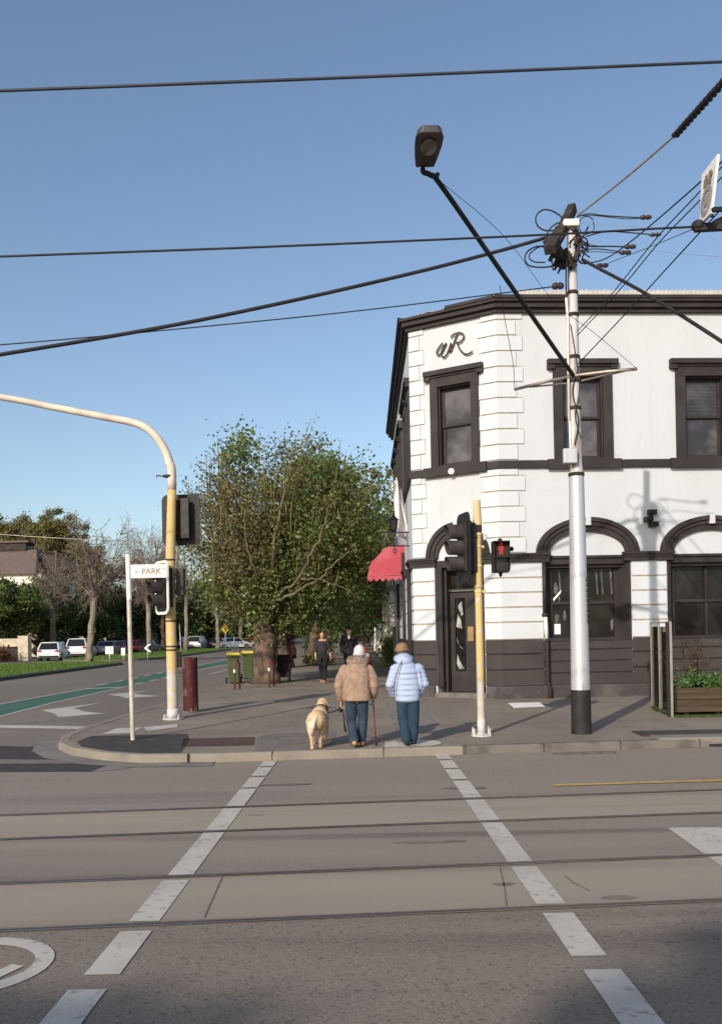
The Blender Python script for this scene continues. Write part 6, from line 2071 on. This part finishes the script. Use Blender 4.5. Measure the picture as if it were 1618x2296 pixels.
# ================================================================ cars
def car(label, color, kind, x, y, rz, seed=0):
    t = thing('parked_car', label, 'car', (0, 0, 0), 'cars along the street')
    Lh = {'hatch': 2.1, 'suv': 2.3, 'sedan': 2.3}[kind]
    w_ = {'hatch': .88, 'suv': .93, 'sedan': .90}[kind]
    zb, zr = {'hatch': (.92, 1.48), 'suv': (1.08, 1.74), 'sedan': (.92, 1.44)}[kind]
    if kind == 'sedan':
        prof = [(-Lh, .35), (-Lh, .80), (-Lh + .15, .98), (-Lh + .8, 1.0), (Lh - 1.1, .95), (Lh - .1, .78), (Lh, .55), (Lh, .30), (Lh - .2, .24), (-Lh + .15, .24)]
        cab = [(-Lh + .55, zb), (-Lh + 1.25, zr - .03), (-.35 + .9, zr), (Lh - 1.15, zb)]
    else:
        prof = [(-Lh, .34), (-Lh - .02, .62), (-Lh + .05, zb), (Lh - 1.05, zb - .02), (Lh - .1, zb - .22), (Lh, .55), (Lh, .30), (Lh - .2, .24), (-Lh + .15, .24)]
        cab = [(-Lh + .08, zb), (-Lh + .42, zr - .04), (.5, zr), (Lh - 1.25, zb)]
    b = MB()
    sl_ = [(-w_, .93), (-w_ * .88, 1.0), (w_ * .88, 1.0), (w_, .93)]
    n_ = len(prof)
    for sx_, sc_ in sl_:
        b.v += [Vector((sx_, p[0] * (0.985 if sc_ < 1 else 1), .24 + (p[1] - .24) * sc_)) for p in prof]
    for i in range(3):
        for k in range(n_):
            k2 = (k + 1) % n_
            b.f.append((i * n_ + k, i * n_ + k2, (i + 1) * n_ + k2, (i + 1) * n_ + k))
    b.f += [tuple(range(n_))[::-1], tuple(range(3 * n_, 4 * n_))]
    b.build('body', 'car_' + color, t, bevel=.05)
    c_ = MB()
    for sx_ in (-1, 1):
        c_.v += [Vector((sx_ * w_ * (.90 if p[1] < zb + .05 else .72), p[0], p[1])) for p in cab]
    m_ = len(cab)
    c_.f += [(0, 1, 2, 3), (7, 6, 5, 4)] + [(k, k + 4, (k + 1) % 4 + 4, (k + 1) % 4) for k in range(4)]
    c_.build('glass', 'car_glass', t)
    r_ = MB()
    y0_, y1_ = cab[1][0], cab[2][0]
    r_.hexa([(-w_ * .74, y0_ - .06, zr - .05), (w_ * .74, y0_ - .06, zr - .05), (w_ * .74, y1_ + .05, zr - .02), (-w_ * .74, y1_ + .05, zr - .02),
             (-w_ * .66, y0_, zr + .02), (w_ * .66, y0_, zr + .02), (w_ * .66, y1_ - .05, zr + .03), (-w_ * .66, y1_ - .05, zr + .03)])
    for sx_ in (-1, 1):
        a_ = w_ * sx_
        for (p, q) in ((cab[0], cab[1]), (cab[3], cab[2])):
            r_.bar((a_ * .905, p[0], p[1]), (a_ * .73, q[0], q[1]), .10, .07)
        r_.bar((a_ * .905, -.15, zb), (a_ * .735, -.15, zr), .08, .07)
    r_.build('roof', 'car_' + color, t, bevel=.02)
    for sx_ in (-1, 1):
        for yy in (-Lh + .80, Lh - .85):
            wl_ = MB().tube([(sx_ * (w_ - .20), yy, .32), (sx_ * (w_ + .015), yy, .32)], .32, 18).build('wheel', 'rubber', t)
            MB().tube([(sx_ * (w_ + .010), yy, .32), (sx_ * (w_ + .028), yy, .32)], .20, 14).build('rim', 'rim_grey', wl_)
        MB().box(sx_ * w_ * .60, sx_ * w_ * .93, -Lh - .035, -Lh + .12, zb - .22, zb - .04).build('tail_light', 'tail_red', t, bevel=.02) if sx_ > 0 else \
            MB().box(-w_ * .93, -w_ * .60, -Lh - .035, -Lh + .12, zb - .22, zb - .04).build('tail_light', 'tail_red', t, bevel=.02)
    MB().box(-.26, .26, -Lh - .045, -Lh, .58, .70).build('number_plate', 'number_plate', t)
    MB().box(-w_ * .86, w_ * .86, -Lh - .06, -Lh + .04, .30, .42).build('bumper', 'rubber', t, bevel=.02)
    t.location = (x, y, .15)
    t.rotation_euler = (0, 0, rz)
    return t
car('white hatchback with its rear to us, nearest the cream garden wall', 'white', 'hatch', -25.0, 74.5, rad(6))
car('white four wheel drive behind the first hatchback in the parked row', 'white', 'suv', -25.1, 82.0, rad(6))
car('grey sedan partly hidden by the leaning bare tree', 'grey', 'sedan', -24.6, 89.0, rad(6))
car('dark blue sedan between the grey and the red parked cars', 'navy', 'sedan', -24.8, 93.5, rad(6))
car('red hatchback at the end of the parked row behind the small white sign', 'red', 'hatch', -24.6, 98.5, rad(6))
car('dark car beyond the red hatchback, half behind the sign pole', 'dark', 'sedan', -24.6, 105.0, rad(-10))
car('silver four wheel drive seen from behind at the far gap in the median', 'silver', 'suv', -21.2, 119, rad(-4))
car('dark sedan tucked beside the silver four wheel drive', 'dark', 'sedan', -19.0, 122, rad(-4))
car('white sedan side on at the far gap in the median', 'white', 'sedan', -16.8, 121, rad(-70))
car('dark red car beside the white far sedan', 'red', 'sedan', -14.4, 128, rad(-10))
car('red hatchback parked at the kerb behind the thick tree trunk', 'red', 'hatch', -5.7, 66, 0)
car('black car in the shade beyond the silver four wheel drive', 'dark', 'suv', -24.5, 124, rad(-4))

# unseen tree added behind the camera to cast soft shadows on the near road
def shade_at(x, y, D):
    return Vector((x - D * math.sin(SUN_AZ), y - D * math.cos(SUN_AZ), D * math.tan(SUN_EL)))
gc, gc2 = shade_at(3.2, 3.3, 25), shade_at(-2.1, 4.45, 23)
caster = tree('shadow_tree', 'unseen tree added behind the viewer to cast shadows on the road', 'tree', (gc.x - .8, gc.y - .6, .1), gc.z - 3.0, .35, tuple(gc), (2.3, 2.2, .95), 18,
           [('leaf_dark', 26000, .15, 90, None, 'crown')], 90, clump=.32)
rg = np.random.default_rng(7)
C = np.array(gc2)[None] + rg.normal(size=(1100, 3)) * np.array([.7, .12, .05])
U, V = leaf_axes(rg, len(C), .09)
quads_obj('crown', C.astype(np.float32), U, V, 'leaf_dark', caster)  # extra leaf lobe, added only to cast the thin shadow band
MB().tube([tuple(caster.location + Vector((0, 0, gc.z - 4.0))), tuple(gc2 + Vector((-.8, 0, 0)))], [.09, .03], 6).build('limb', 'bark', caster)

# ================================================================ people and the dog
class Fig:
    """collects a figure's shapes in its own frame (x to its right, y forward, z up) and puts them in the world"""
    def __init__(self, t, rz=0.0):
        self.t, self.R = t, Matrix.Rotation(rz, 3, 'Z')
        self.loc = BASE[t.name]
    def put(self, mb, name, m, parent=None, voxel=0.0, it=4, smooth=True):
        mb.v = [self.loc + self.R @ p for p in mb.v]
        if voxel:
            return remesh(mb, name, m, parent or self.t, voxel, it)
        return mb.build(name, m, parent or self.t, smooth=smooth)
def hand(mb, w, d, side_, palm, curl=0.5, s=1.0):
    """palm, four bent fingers of different lengths and a thumb; w wrist, d towards the fingertips, side_ towards the thumb, palm its facing"""
    w, d = Vector(w), Vector(d).normalized()
    palm = Vector(palm)
    palm = (palm - d * palm.dot(d)).normalized()
    sd = Vector(side_)
    sd = (sd - d * sd.dot(d) - palm * sd.dot(palm)).normalized()
    for a in (-.026, -.009, .009, .026):
        mb.cap(w + sd * a * .6 * s + d * .015 * s, .016 * s, w + d * .085 * s + sd * a * s, .0135 * s, 8)
    for a, ln_ in ((.030, .070), (.010, .080), (-.010, .074), (-.029, .058)):
        k = w + d * .09 * s + sd * a * s
        ln_ *= s
        d1 = (d * math.cos(curl * .8) + palm * math.sin(curl * .8)).normalized()
        d2 = (d * math.cos(curl * 2.0) + palm * math.sin(curl * 2.0)).normalized()
        d3 = (d * math.cos(curl * 2.8) + palm * math.sin(curl * 2.8)).normalized()
        m1 = k + d1 * ln_ * .5
        m2 = m1 + d2 * ln_ * .32
        mb.cap(k, .0098 * s, m1, .009 * s, 7)
        mb.cap(m1, .009 * s, m2, .0085 * s, 7)
        mb.cap(m2, .0085 * s, m2 + d3 * ln_ * .25, .0075 * s, 7)
    tb_ = w + d * .03 * s + sd * .030 * s
    t1 = tb_ + (d * .6 + sd * .55 + palm * .35).normalized() * .042 * s
    mb.cap(tb_, .013 * s, t1, .011 * s, 7)
    mb.cap(t1, .011 * s, t1 + (d * .8 + palm * .5).normalized() * .032 * s, .009 * s, 7)
def head(mb, c, f, s=1.0, jaw=True):
    """skull, jaw, nose, ears: c head centre, f direction of the face"""
    c, f = Vector(c), Vector(f).normalized()
    r_ = f.cross(Vector((0, 0, 1))).normalized()
    u = r_.cross(f)
    Rm_ = Matrix((r_, f, u)).transposed()
    mb.ell(c + u * .02 * s, (.073 * s, .092 * s, .098 * s), Rm_, 16, 12)
    mb.ell(c + f * .03 * s - u * .055 * s, (.055 * s, .062 * s, .062 * s), Rm_, 14, 10)
    mb.cap(c + f * .088 * s + u * .01 * s, .010 * s, c + f * .105 * s - u * .025 * s, .015 * s, 8)
    mb.cap(c + f * .072 * s - u * .062 * s - r_ * .02 * s, .009 * s, c + f * .072 * s - u * .062 * s + r_ * .02 * s, .009 * s, 8)
    for q in (-1, 1):
        mb.ell(c + r_ * q * .076 * s - u * .012 * s, (.013 * s, .022 * s, .034 * s), Rm_, 8, 8)
        mb.ell(c + f * .075 * s + r_ * q * .034 * s + u * .030 * s, (.022 * s, .014 * s, .008 * s), Rm_, 8, 6)
    return r_, u
def eyes(fig, c, f, parent, s=1.0):
    c, f = Vector(c), Vector(f).normalized()
    r_ = f.cross(Vector((0, 0, 1))).normalized()
    u = r_.cross(f)
    for q in (-1, 1):
        e_ = MB().ell(c + f * .081 * s + r_ * q * .032 * s + u * .014 * s, (.010 * s, .010 * s, .006 * s))
        fig.put(e_, 'eye', 'shoe_dark', parent)
    m_ = MB().cap(c + f * .082 * s - u * .062 * s - r_ * .022 * s, .0045 * s, c + f * .082 * s - u * .062 * s + r_ * .022 * s, .0045 * s)
    fig.put(m_, 'mouth', 'tail_red', parent)
def limb(mb, pts, rs, n=12):
    for (a, b), (r0_, r1_) in zip(zip(pts[:-1], pts[1:]), zip(rs[:-1], rs[1:])):
        mb.cap(a, r0_, b, r1_, n)
def shoe(mb, heel, fwd, lift=0.0, s=1.0):
    heel, fwd = Vector(heel), Vector(fwd).normalized()
    toe = heel + fwd * .20 * s + Vector((0, 0, -lift))
    mb.cap(heel + Vector((0, 0, .045)), .042 * s, heel + fwd * .08 + Vector((0, 0, .05 - lift * .4)), .045 * s, 10)
    mb.cap(heel + fwd * .06 + Vector((0, 0, .035 - lift * .3)), .044 * s, toe + Vector((0, 0, .034)), .034 * s, 10)

# --- person in the tan coat with the dog and the cane
w1 = gnd(800, 1676, .12)
t1 = thing('person', 'person in a tan coat and white knit hat walking with a cane and dog', 'person', w1)
fg = Fig(t1)
b_ = MB()
b_.ell((0.015, 0, 1.05), (.165, .115, .26)); b_.ell((0.015, 0.0, .80), (.16, .125, .14))
b_.cap((.02, .02, 1.22), .09, (.045, .09, 1.38), .055)
head(b_, (.06, .12, 1.45), (.22, .95, -.22), .98)
LS, LE, LW = (-.165, .0, 1.20), (-.262, -.02, .95), (-.232, .08, .715)
RS, RE, RW = (.205, .0, 1.19), (.285, -.02, .95), (.268, .10, .745)
limb(b_, [LS, LE, LW], [.052, .042, .030]); limb(b_, [RS, RE, RW], [.052, .042, .030])
hand(b_, LW, (0.02, .12, -1), (.3, 1, 0), (1, -.1, 0), .75)
hand(b_, RW, (-.02, .30, -.95), (-.3, 1, .2), (-1, .1, 0), .85)
limb(b_, [(-.075, 0, .76), (-.085, .035, .42), (-.035, -.07, .10)], [.085, .058, .042]); limb(b_, [(.095, 0, .76), (.10, .09, .43), (.075, .13, .09)], [.085, .058, .042])
body1 = fg.put(b_, 'body', 'skin', voxel=.0075, it=2)
def loft(mb, secs, n=24):
    o = len(mb.v)
    for cx_, cy_, z_, rx, ry__ in secs:
        for k in range(n):
            th = 2 * math.pi * k / n
            c_, s_ = math.cos(th), math.sin(th)
            mb.v.append(Vector((cx_ + rx * math.copysign(abs(c_) ** .8, c_), cy_ + ry__ * math.copysign(abs(s_) ** .8, s_), z_)))
    for i in range(len(secs) - 1):
        for k in range(n):
            k2 = (k + 1) % n
            mb.f.append((o + i * n + k, o + i * n + k2, o + (i + 1) * n + k2, o + (i + 1) * n + k))
    mb.f += [tuple(o + k for k in range(n))[::-1], tuple(o + (len(secs) - 1) * n + k for k in range(n))]
c_ = MB()
loft(c_, [(.02, -.01, .715, .212, .165), (.02, -.01, .80, .208, .162), (.018, -.015, .95, .200, .155), (.018, -.02, 1.08, .200, .150), (.018, -.02, 1.18, .198, .138), (.02, -.01, 1.245, .165, .115), (.025, .0, 1.29, .105, .09)])
for a_, b2, c2, s_ in ((LS, LE, LW, -1), (RS, RE, RW, 1)):
    limb(c_, [a_, ((a_[0] + b2[0]) / 2 + .012 * s_, -.015, (a_[2] + b2[2]) / 2), b2, (b2[0] * .5 + c2[0] * .5, b2[1] * .5 + c2[1] * .5 - .01, b2[2] * .5 + c2[2] * .5), (c2[0], c2[1], c2[2] + .03)], [.078, .080, .072, .064, .056])
coat = fg.put(c_, 'coat', 'coat_tan', voxel=.0115, it=5)
cl_ = MB()
for k in range(14):
    a_ = 2 * math.pi * k / 14
    a2 = 2 * math.pi * (k + 1) / 14
    q = lambda a: (.035 + .125 * math.cos(a), .045 + .10 * math.sin(a), 1.325 + .035 * math.sin(a) + .01 * math.sin(3 * a))
    cl_.cap(q(a_), .054, q(a2), .054, 8)
cl_.cap((-.09, -.05, 1.25), .05, (.13, -.05, 1.25), .055)
cl_.ell((.045, .03, 1.37), (.092, .085, .05))
fg.put(cl_, 'collar', 'fur_collar', voxel=.011, it=3)
ht_ = MB()
ht_.ell((.066, .115, 1.475), (.090, .108, .100)); ht_.ell((.058, .085, 1.425), (.094, .105, .055)); ht_.ell((.070, .10, 1.555), (.03, .03, .022))
fg.put(ht_, 'hat', 'hat_white', voxel=.010, it=3)
j_ = MB()
j_.ell((.01, 0, .77), (.165, .125, .10))
limb(j_, [(-.075, 0, .76), (-.082, .030, .42), (-.040, -.07, .105)], [.103, .080, .072]); limb(j_, [(.095, 0, .76), (.098, .085, .43), (.076, .125, .105)], [.103, .080, .070])
fg.put(j_, 'jeans', 'denim', voxel=.010, it=4)
for hp_, lf_ in (((-.035, -.12, .035), .03), ((.078, .08, 0.0), 0)):
    s_ = MB()
    shoe(s_, hp_, (.06, 1, 0), lf_)
    so_ = fg.put(s_, 'shoe', 'shoe_tan', voxel=.008, it=2)
    s_ = MB()
    s_.cap((hp_[0], hp_[1], hp_[2] + .012), .040, (hp_[0] + .012, hp_[1] + .2, .014), .036, 10)
    s_.v = [Vector((p.x, p.y, hp_[2] * (1 - (p.y - hp_[1]) / .2 if p.y < hp_[1] + .2 else 0) + max(0.0, min(.022, p.z - 0.0)))) for p in s_.v]
    fg.put(s_, 'sole', 'shoe_sole', so_)
ck = thing('walking_cane', 'thin dark wooden walking cane held by the person in the tan coat', 'cane', w1 + Vector((.29, .14, 0)))
hp = w1 + Vector((.266, .135, .665))
tipc = w1 + Vector((.297, .10, 0.012))
k_ = MB().tube([tipc, hp], [.011, .012], 8)
k_.build('shaft', 'cane_wood', ck, smooth=True)
MB().tube(catmull([hp + Vector((0, -.07, .02)), hp + Vector((0, -.03, .035)), hp + Vector((0, .03, .03)), hp + Vector((0, .06, .005))], 4), .014, 8).build('handle', 'cane_wood', ck, smooth=True)
MB().lathe(tipc, [(.019, -.012), (.019, .03), (.012, .045)], 10).build('rubber_tip', 'rubber', ck)

# --- person in the pale blue puffer jacket
w2 = gnd(917, 1672, .12)
t2 = thing('person', 'person in a pale blue puffer jacket, jeans and brown hat walking away', 'person', w2)
fg = Fig(t2)
b_ = MB()
b_.ell((-.02, 0, 1.05), (.165, .115, .26)); b_.ell((-.01, 0, .76), (.165, .125, .15))
b_.cap((-.03, .01, 1.22), .085, (-.065, .06, 1.40), .055)
head(b_, (-.075, .085, 1.475), (-.15, .97, -.12), .98)
LS, LE, LW = (-.185, .0, 1.20), (-.275, -.05, .95), (-.225, .11, .80)
RS, RE, RW = (.165, .0, 1.20), (.248, -.05, .95), (.195, .11, .80)
limb(b_, [LS, LE, LW], [.05, .042, .03]); limb(b_, [RS, RE, RW], [.05, .042, .03])
hand(b_, LW, (.35, .75, -.45), (0, .3, 1), (1, -.3, 0), .4); hand(b_, RW, (-.35, .75, -.45), (0, .3, 1), (-1, -.3, 0), .4)
limb(b_, [(-.085, 0, .72), (-.075, .05, .41), (-.035, .0, .10)], [.088, .06, .042]); limb(b_, [(.07, 0, .72), (.085, .02, .41), (.075, .09, .10)], [.088, .06, .042])
fg.put(b_, 'body', 'skin', voxel=.0075, it=2)
p_ = MB()
zs_ = [.715, .80, .885, .97, 1.055, 1.14, 1.215]
ws_ = [.205, .222, .228, .230, .228, .218, .175]
for z, wv in zip(zs_, ws_):
    p_.ell((-.012 - .008 * (z - .7), -.005, z), (wv * .95, .16 if z < 1.18 else .13, .062), nu=20, nv=10)
for a_, b2, c2, s_ in ((LS, LE, LW, -1), (RS, RE, RW, 1)):
    for i in range(8):
        f = i / 7
        q = Vector(a_).lerp(Vector(b2), min(1, f * 1.75)) if f < .571 else Vector(b2).lerp(Vector(c2), (f - .571) / .429)
        r_ = .092 - .022 * f
        p_.ell(q, (r_, r_, .058 if f < .5 else .062), nu=14, nv=8)
    limb(p_, [a_, b2, c2], [.070, .066, .056])
p_.ell((-.03, 0, 1.26), (.14, .11, .06))
loft(p_, [(-.012, 0, .70, .19, .145), (-.015, 0, 1.0, .20, .15), (-.018, 0, 1.2, .165, .12)])
fg.put(p_, 'jacket', 'puffer_blue', voxel=.0105, it=5)
h_ = MB()
for k in range(14):
    q = lambda a: (-.062 + .105 * math.cos(a), .045 + .095 * math.sin(a), 1.345 + .02 * math.sin(a))
    h_.cap(q(2 * math.pi * k / 14), .052, q(2 * math.pi * (k + 1) / 14), .052, 8)
h_.ell((-.05, -.03, 1.30), (.13, .10, .075)); h_.ell((-.062, .0, 1.385), (.11, .10, .05))
fg.put(h_, 'hood', 'puffer_blue', voxel=.010, it=3)
ht_ = MB()
ht_.ell((-.078, .085, 1.515), (.100, .112, .080)); ht_.ell((-.080, .085, 1.478), (.118, .128, .040)); ht_.ell((-.105, .04, 1.47), (.085, .08, .045))
fg.put(ht_, 'hat', 'hat_brown', voxel=.010, it=3)
j_ = MB()
j_.ell((-.01, 0, .73), (.17, .125, .11))
limb(j_, [(-.085, 0, .72), (-.078, .045, .41), (-.042, .0, .10)], [.106, .088, .078]); limb(j_, [(.07, 0, .72), (.082, .02, .41), (.07, .085, .11)], [.106, .086, .074])
fg.put(j_, 'jeans', 'denim_dark', voxel=.010, it=4)
for hp_ in ((-.035, -.05, 0), (.07, .05, 0)):
    s_ = MB()
    shoe(s_, hp_, (.05, 1, 0))
    fg.put(s_, 'shoe', 'shoe_dark', voxel=.008, it=2)
s_ = MB().tube(catmull([(-.085, -.11, 1.32), (-.14, -.165, 1.22), (-.19, -.178, 1.08), (-.215, -.165, .92), (-.225, -.12, .80)], 6), .008, 6)
s_.tube(catmull([(.165, -.13, 1.18), (.19, -.165, 1.05), (.20, -.16, .90), (.20, -.12, .80)], 6), .005, 6)
fg.put(s_, 'bag_strap', 'strap_grey')

# --- woman in black walking towards us
w3 = gnd(724, 1531, .12)
t3 = thing('person', 'auburn haired woman in black, jacket tied round her waist, walking towards us', 'person', w3)
fg = Fig(t3, math.pi)
b_ = MB()
b_.ell((0, 0, 1.18), (.155, .10, .24)); b_.ell((0, 0, .92), (.16, .115, .13))
b_.cap((0, 0, 1.36), .062, (0, .01, 1.48), .052)
b_.cap((-.13, 0, 1.38), .045, (.13, 0, 1.38), .045)
head(b_, (0, .03, 1.565), (.05, 1, -.02), .98)
LS, LE, LW = (-.17, 0, 1.37), (-.225, -.02, 1.10), (-.27, .09, .87)
RS, RE, RW = (.17, 0, 1.37), (.235, -.03, 1.11), (.225, .06, .88)
limb(b_, [LS, LE, LW], [.050, .040, .028]); limb(b_, [RS, RE, RW], [.050, .040, .028])
hand(b_, LW, (-.05, .2, -1), (.3, 1, 0), (1, 0, 0), .4); hand(b_, RW, (0, .2, -1), (-.3, 1, 0), (-1, 0, 0), .4)
limb(b_, [(-.085, 0, .90), (-.075, .08, .48), (-.045, .14, .08)], [.092, .06, .04]); limb(b_, [(.085, 0, .90), (.06, .02, .48), (.045, -.12, .12)], [.092, .06, .04])
bd = fg.put(b_, 'body', 'skin', voxel=.0085, it=2)
eyes(fg, (0, .03, 1.565), (.05, 1, -.02), bd)
c_ = MB()
c_.ell((0, 0, 1.16), (.178, .125, .245)); c_.cap((-.14, 0, 1.335), .062, (.14, 0, 1.335), .062); c_.ell((0, .01, 1.25), (.165, .125, .10))
limb(c_, [LS, LE, (-.245, .03, 1.02)], [.070, .062, .058]); limb(c_, [RS, RE, (.235, 0, 1.03)], [.070, .062, .058])
fg.put(c_, 'top', 'cloth_charcoal', voxel=.010, it=4)
c_ = MB()
c_.ell((0, 0, .93), (.18, .135, .10))
c_.ell((-.12, .0, .82), (.11, .13, .16)); c_.ell((.12, 0, .82), (.11, .13, .16)); c_.cap((-.21, -.02, .75), .06, (-.26, -.03, .60), .045); c_.cap((.20, -.02, .76), .06, (.24, -.03, .62), .045)
c_.cap((-.03, .12, .92), .035, (-.05, .15, .74), .03); c_.cap((.03, .12, .92), .035, (.06, .15, .72), .03)
fg.put(c_, 'tied_jacket', 'cloth_black', voxel=.011, it=3)
c_ = MB()
limb(c_, [(-.085, 0, .88), (-.075, .075, .48), (-.048, .13, .11)], [.108, .078, .064]); limb(c_, [(.085, 0, .88), (.06, .02, .48), (.047, -.11, .13)], [.108, .078, .062])
fg.put(c_, 'trousers', 'cloth_black', voxel=.010, it=4)
for hp_ in ((-.045, .08, 0), (.045, -.18, .05)):
    s_ = MB()
    shoe(s_, hp_, (0, 1, 0), hp_[2])
    fg.put(s_, 'shoe', 'shoe_tan', voxel=.009, it=2)
h_ = MB()
h_.ell((0, -.01, 1.60), (.108, .102, .10)); h_.ell((-.075, -.01, 1.53), (.045, .065, .11)); h_.ell((.08, -.01, 1.52), (.048, .065, .12)); h_.ell((0, -.05, 1.52), (.10, .06, .13))
h_.ell((.03, .07, 1.645), (.06, .035, .03)); h_.ell((-.05, .06, 1.64), (.04, .035, .035))
fg.put(h_, 'hair', 'hair_auburn', voxel=.011, it=2)

# --- man in black coat and cap
mY = 31.5
m4 = at(782, 1420, mY)
t4 = thing('person', 'bearded man in a long dark coat and black cap on the footpath', 'person', (m4.x, mY, .27))
fg = Fig(t4, math.pi)
b_ = MB()
b_.ell((0, 0, 1.25), (.17, .115, .27)); b_.ell((0, 0, .98), (.165, .12, .14))
b_.cap((0, 0, 1.46), .065, (0, .015, 1.60), .056)
head(b_, (0, .04, 1.70), (.03, 1, -.05), 1.02)
LS, LE, LW = (-.20, 0, 1.46), (-.265, -.02, 1.17), (-.255, .08, .92)
RS, RE, RW = (.20, 0, 1.46), (.265, -.02, 1.17), (.255, .08, .92)
limb(b_, [LS, LE, LW], [.055, .045, .032]); limb(b_, [RS, RE, RW], [.055, .045, .032])
hand(b_, LW, (0, .2, -1), (.3, 1, 0), (1, 0, 0), .4); hand(b_, RW, (0, .2, -1), (-.3, 1, 0), (-1, 0, 0), .4)
limb(b_, [(-.09, 0, .95), (-.085, .05, .5), (-.07, .06, .08)], [.095, .065, .045]); limb(b_, [(.09, 0, .95), (.085, .02, .5), (.075, -.05, .08)], [.095, .065, .045])
bd = fg.put(b_, 'body', 'skin', voxel=.0085, it=2)
eyes(fg, (0, .04, 1.70), (.03, 1, -.05), bd, 1.02)
c_ = MB()
c_.ell((0, 0, 1.22), (.225, .15, .30)); c_.cap((-.17, 0, 1.43), .078, (.17, 0, 1.43), .078); c_.ell((0, 0, .96), (.215, .155, .22)); c_.ell((0, 0, .80), (.205, .15, .13))
limb(c_, [LS, LE, (-.256, .06, .97)], [.082, .074, .062]); limb(c_, [RS, RE, (.256, .06, .97)], [.082, .074, .062])
fg.put(c_, 'coat', 'cloth_black', voxel=.011, it=4)
c_ = MB().ell((0, .135, 1.46), (.035, .022, .07))
fg.put(c_, 'shirt_front', 'shirt_white')
c_ = MB()
c_.ell((0, .085, 1.625), (.062, .055, .065)); c_.ell((-.055, .055, 1.65), (.028, .05, .05)); c_.ell((.055, .055, 1.65), (.028, .05, .05))
fg.put(c_, 'beard', 'beard_white', voxel=.010, it=2)
c_ = MB()
limb(c_, [(-.09, 0, .92), (-.085, .05, .5), (-.07, .06, .10)], [.11, .085, .07]); limb(c_, [(.09, 0, .92), (.085, .02, .5), (.075, -.05, .10)], [.11, .085, .07])
fg.put(c_, 'trousers', 'cloth_charcoal', voxel=.011, it=3)
for hp_ in ((-.07, 0, 0), (.075, -.11, 0)):
    s_ = MB()
    shoe(s_, hp_, (0, 1, 0))
    fg.put(s_, 'shoe', 'shoe_dark', voxel=.009, it=2)
c_ = MB()
c_.ell((0, .03, 1.775), (.088, .105, .065)); c_.ell((0, .125, 1.752), (.068, .07, .014))
fg.put(c_, 'cap', 'shoe_dark', voxel=.009, it=2)

# --- the dog
dp_ = gnd(712, 1680, .12)
td = thing('dog', 'golden dog with a pale hanging tail walking away on a black lead', 'dog', dp_)
fg = Fig(td, rad(4))
b_ = MB()
b_.ell((-.01, .0, .435), (.152, .19, .155)); b_.ell((.0, .10, .44), (.145, .22, .145)); b_.ell((.02, .30, .425), (.142, .26, .150)); b_.ell((.05, .52, .425), (.152, .20, .185))
b_.ell((.05, .56, .50), (.11, .14, .12))
b_.cap((.06, .60, .50), .108, (.09, .72, .60), .088)
b_.ell((.11, .80, .645), (.088, .10, .082)); b_.cap((.14, .87, .62), .052, (.18, .95, .595), .036); b_.ell((.10, .76, .60), (.082, .09, .08))
for q, ang in (((.035, .775, .625), .3), ((.185, .765, .615), -.3)):
    b_.ell(q, (.022, .044, .072), Matrix.Rotation(ang, 3, 'Y'))
b_.cap((-.085, .0, .41), .092, (-.095, .08, .27), .062); b_.cap((-.095, .08, .27), .052, (-.088, -.085, .165), .034); b_.cap((-.088, -.085, .165), .031, (-.082, -.06, .035), .027); b_.ell((-.08, -.035, .026), (.036, .055, .026))
b_.cap((.075, .02, .41), .09, (.08, .13, .28), .06); b_.cap((.08, .13, .28), .050, (.05, .02, .175), .033); b_.cap((.05, .02, .175), .030, (.045, .07, .035), .026); b_.ell((.046, .095, .026), (.035, .052, .026))
b_.cap((-.05, .53, .36), .066, (-.055, .52, .18), .038); b_.cap((-.055, .52, .18), .034, (-.05, .53, .035), .027); b_.ell((-.05, .55, .026), (.035, .048, .026))
b_.cap((.13, .56, .36), .066, (.155, .63, .235), .040); b_.cap((.155, .63, .235), .034, (.14, .55, .12), .028); b_.ell((.138, .535, .10), (.032, .03, .045))
fg.put(b_, 'body', 'dog_fur', voxel=.0085, it=4)
b_ = MB()
for q in ((.155, .862, .66), (.095, .888, .66)):
    b_.ell(q, (.012, .012, .012))
b_.ell((.184, .975, .602), (.020, .016, .015))
fg.put(b_, 'eyes_and_nose', 'shoe_dark')
b_ = MB()
limb(b_, [(-.02, -.165, .50), (-.05, -.195, .44), (-.078, -.20, .36), (-.082, -.185, .29)], [.026, .034, .046, .026])
b_.ell((-.095, -.13, .34), (.058, .062, .12))
fg.put(b_, 'tail', 'dog_pale', voxel=.0095, it=3)
b_ = MB()
n_ = 18
q = [Vector((.072, .645, .535)) + Vector((math.cos(a) * .112, math.sin(a) * .06, math.sin(a) * -.095 + .0)) for a in np.linspace(0, 2 * math.pi, n_ + 1)]
b_.tube(q, .012, 6)
fg.put(b_, 'collar', 'leash_black')
# the lead from the hand to the collar, with its loose loop
hnd = w1 + Vector((-.225, .105, .62))
col_ = dp_ + Matrix.Rotation(rad(4), 3, 'Z') @ Vector((.165, .62, .50))
ld = thing('dog_lead', 'black dog lead running from the person in the tan coat to the dog', 'dog lead', hnd)
MB().tube(catmull([hnd, hnd.lerp(col_, .5) + Vector((0, 0, -.03)), col_], 6), .011, 6).build('strap', 'leash_black', ld, smooth=True)
MB().tube(catmull([hnd + Vector((0, 0, .02)), hnd + Vector((.03, -.03, -.12)), hnd + Vector((.045, -.03, -.28)), hnd + Vector((.06, -.02, -.38)), hnd + Vector((.04, -.02, -.36)), hnd + Vector((.03, -.03, -.20)), hnd + Vector((.02, -.02, -.05))], 6), .009, 6).build('loose_loop', 'leash_black', ld, smooth=True)
MB().ell(hnd + Vector((-.02, -.01, -.045)), (.035, .05, .045)).build('bag_holder', 'leash_black', ld, smooth=True)
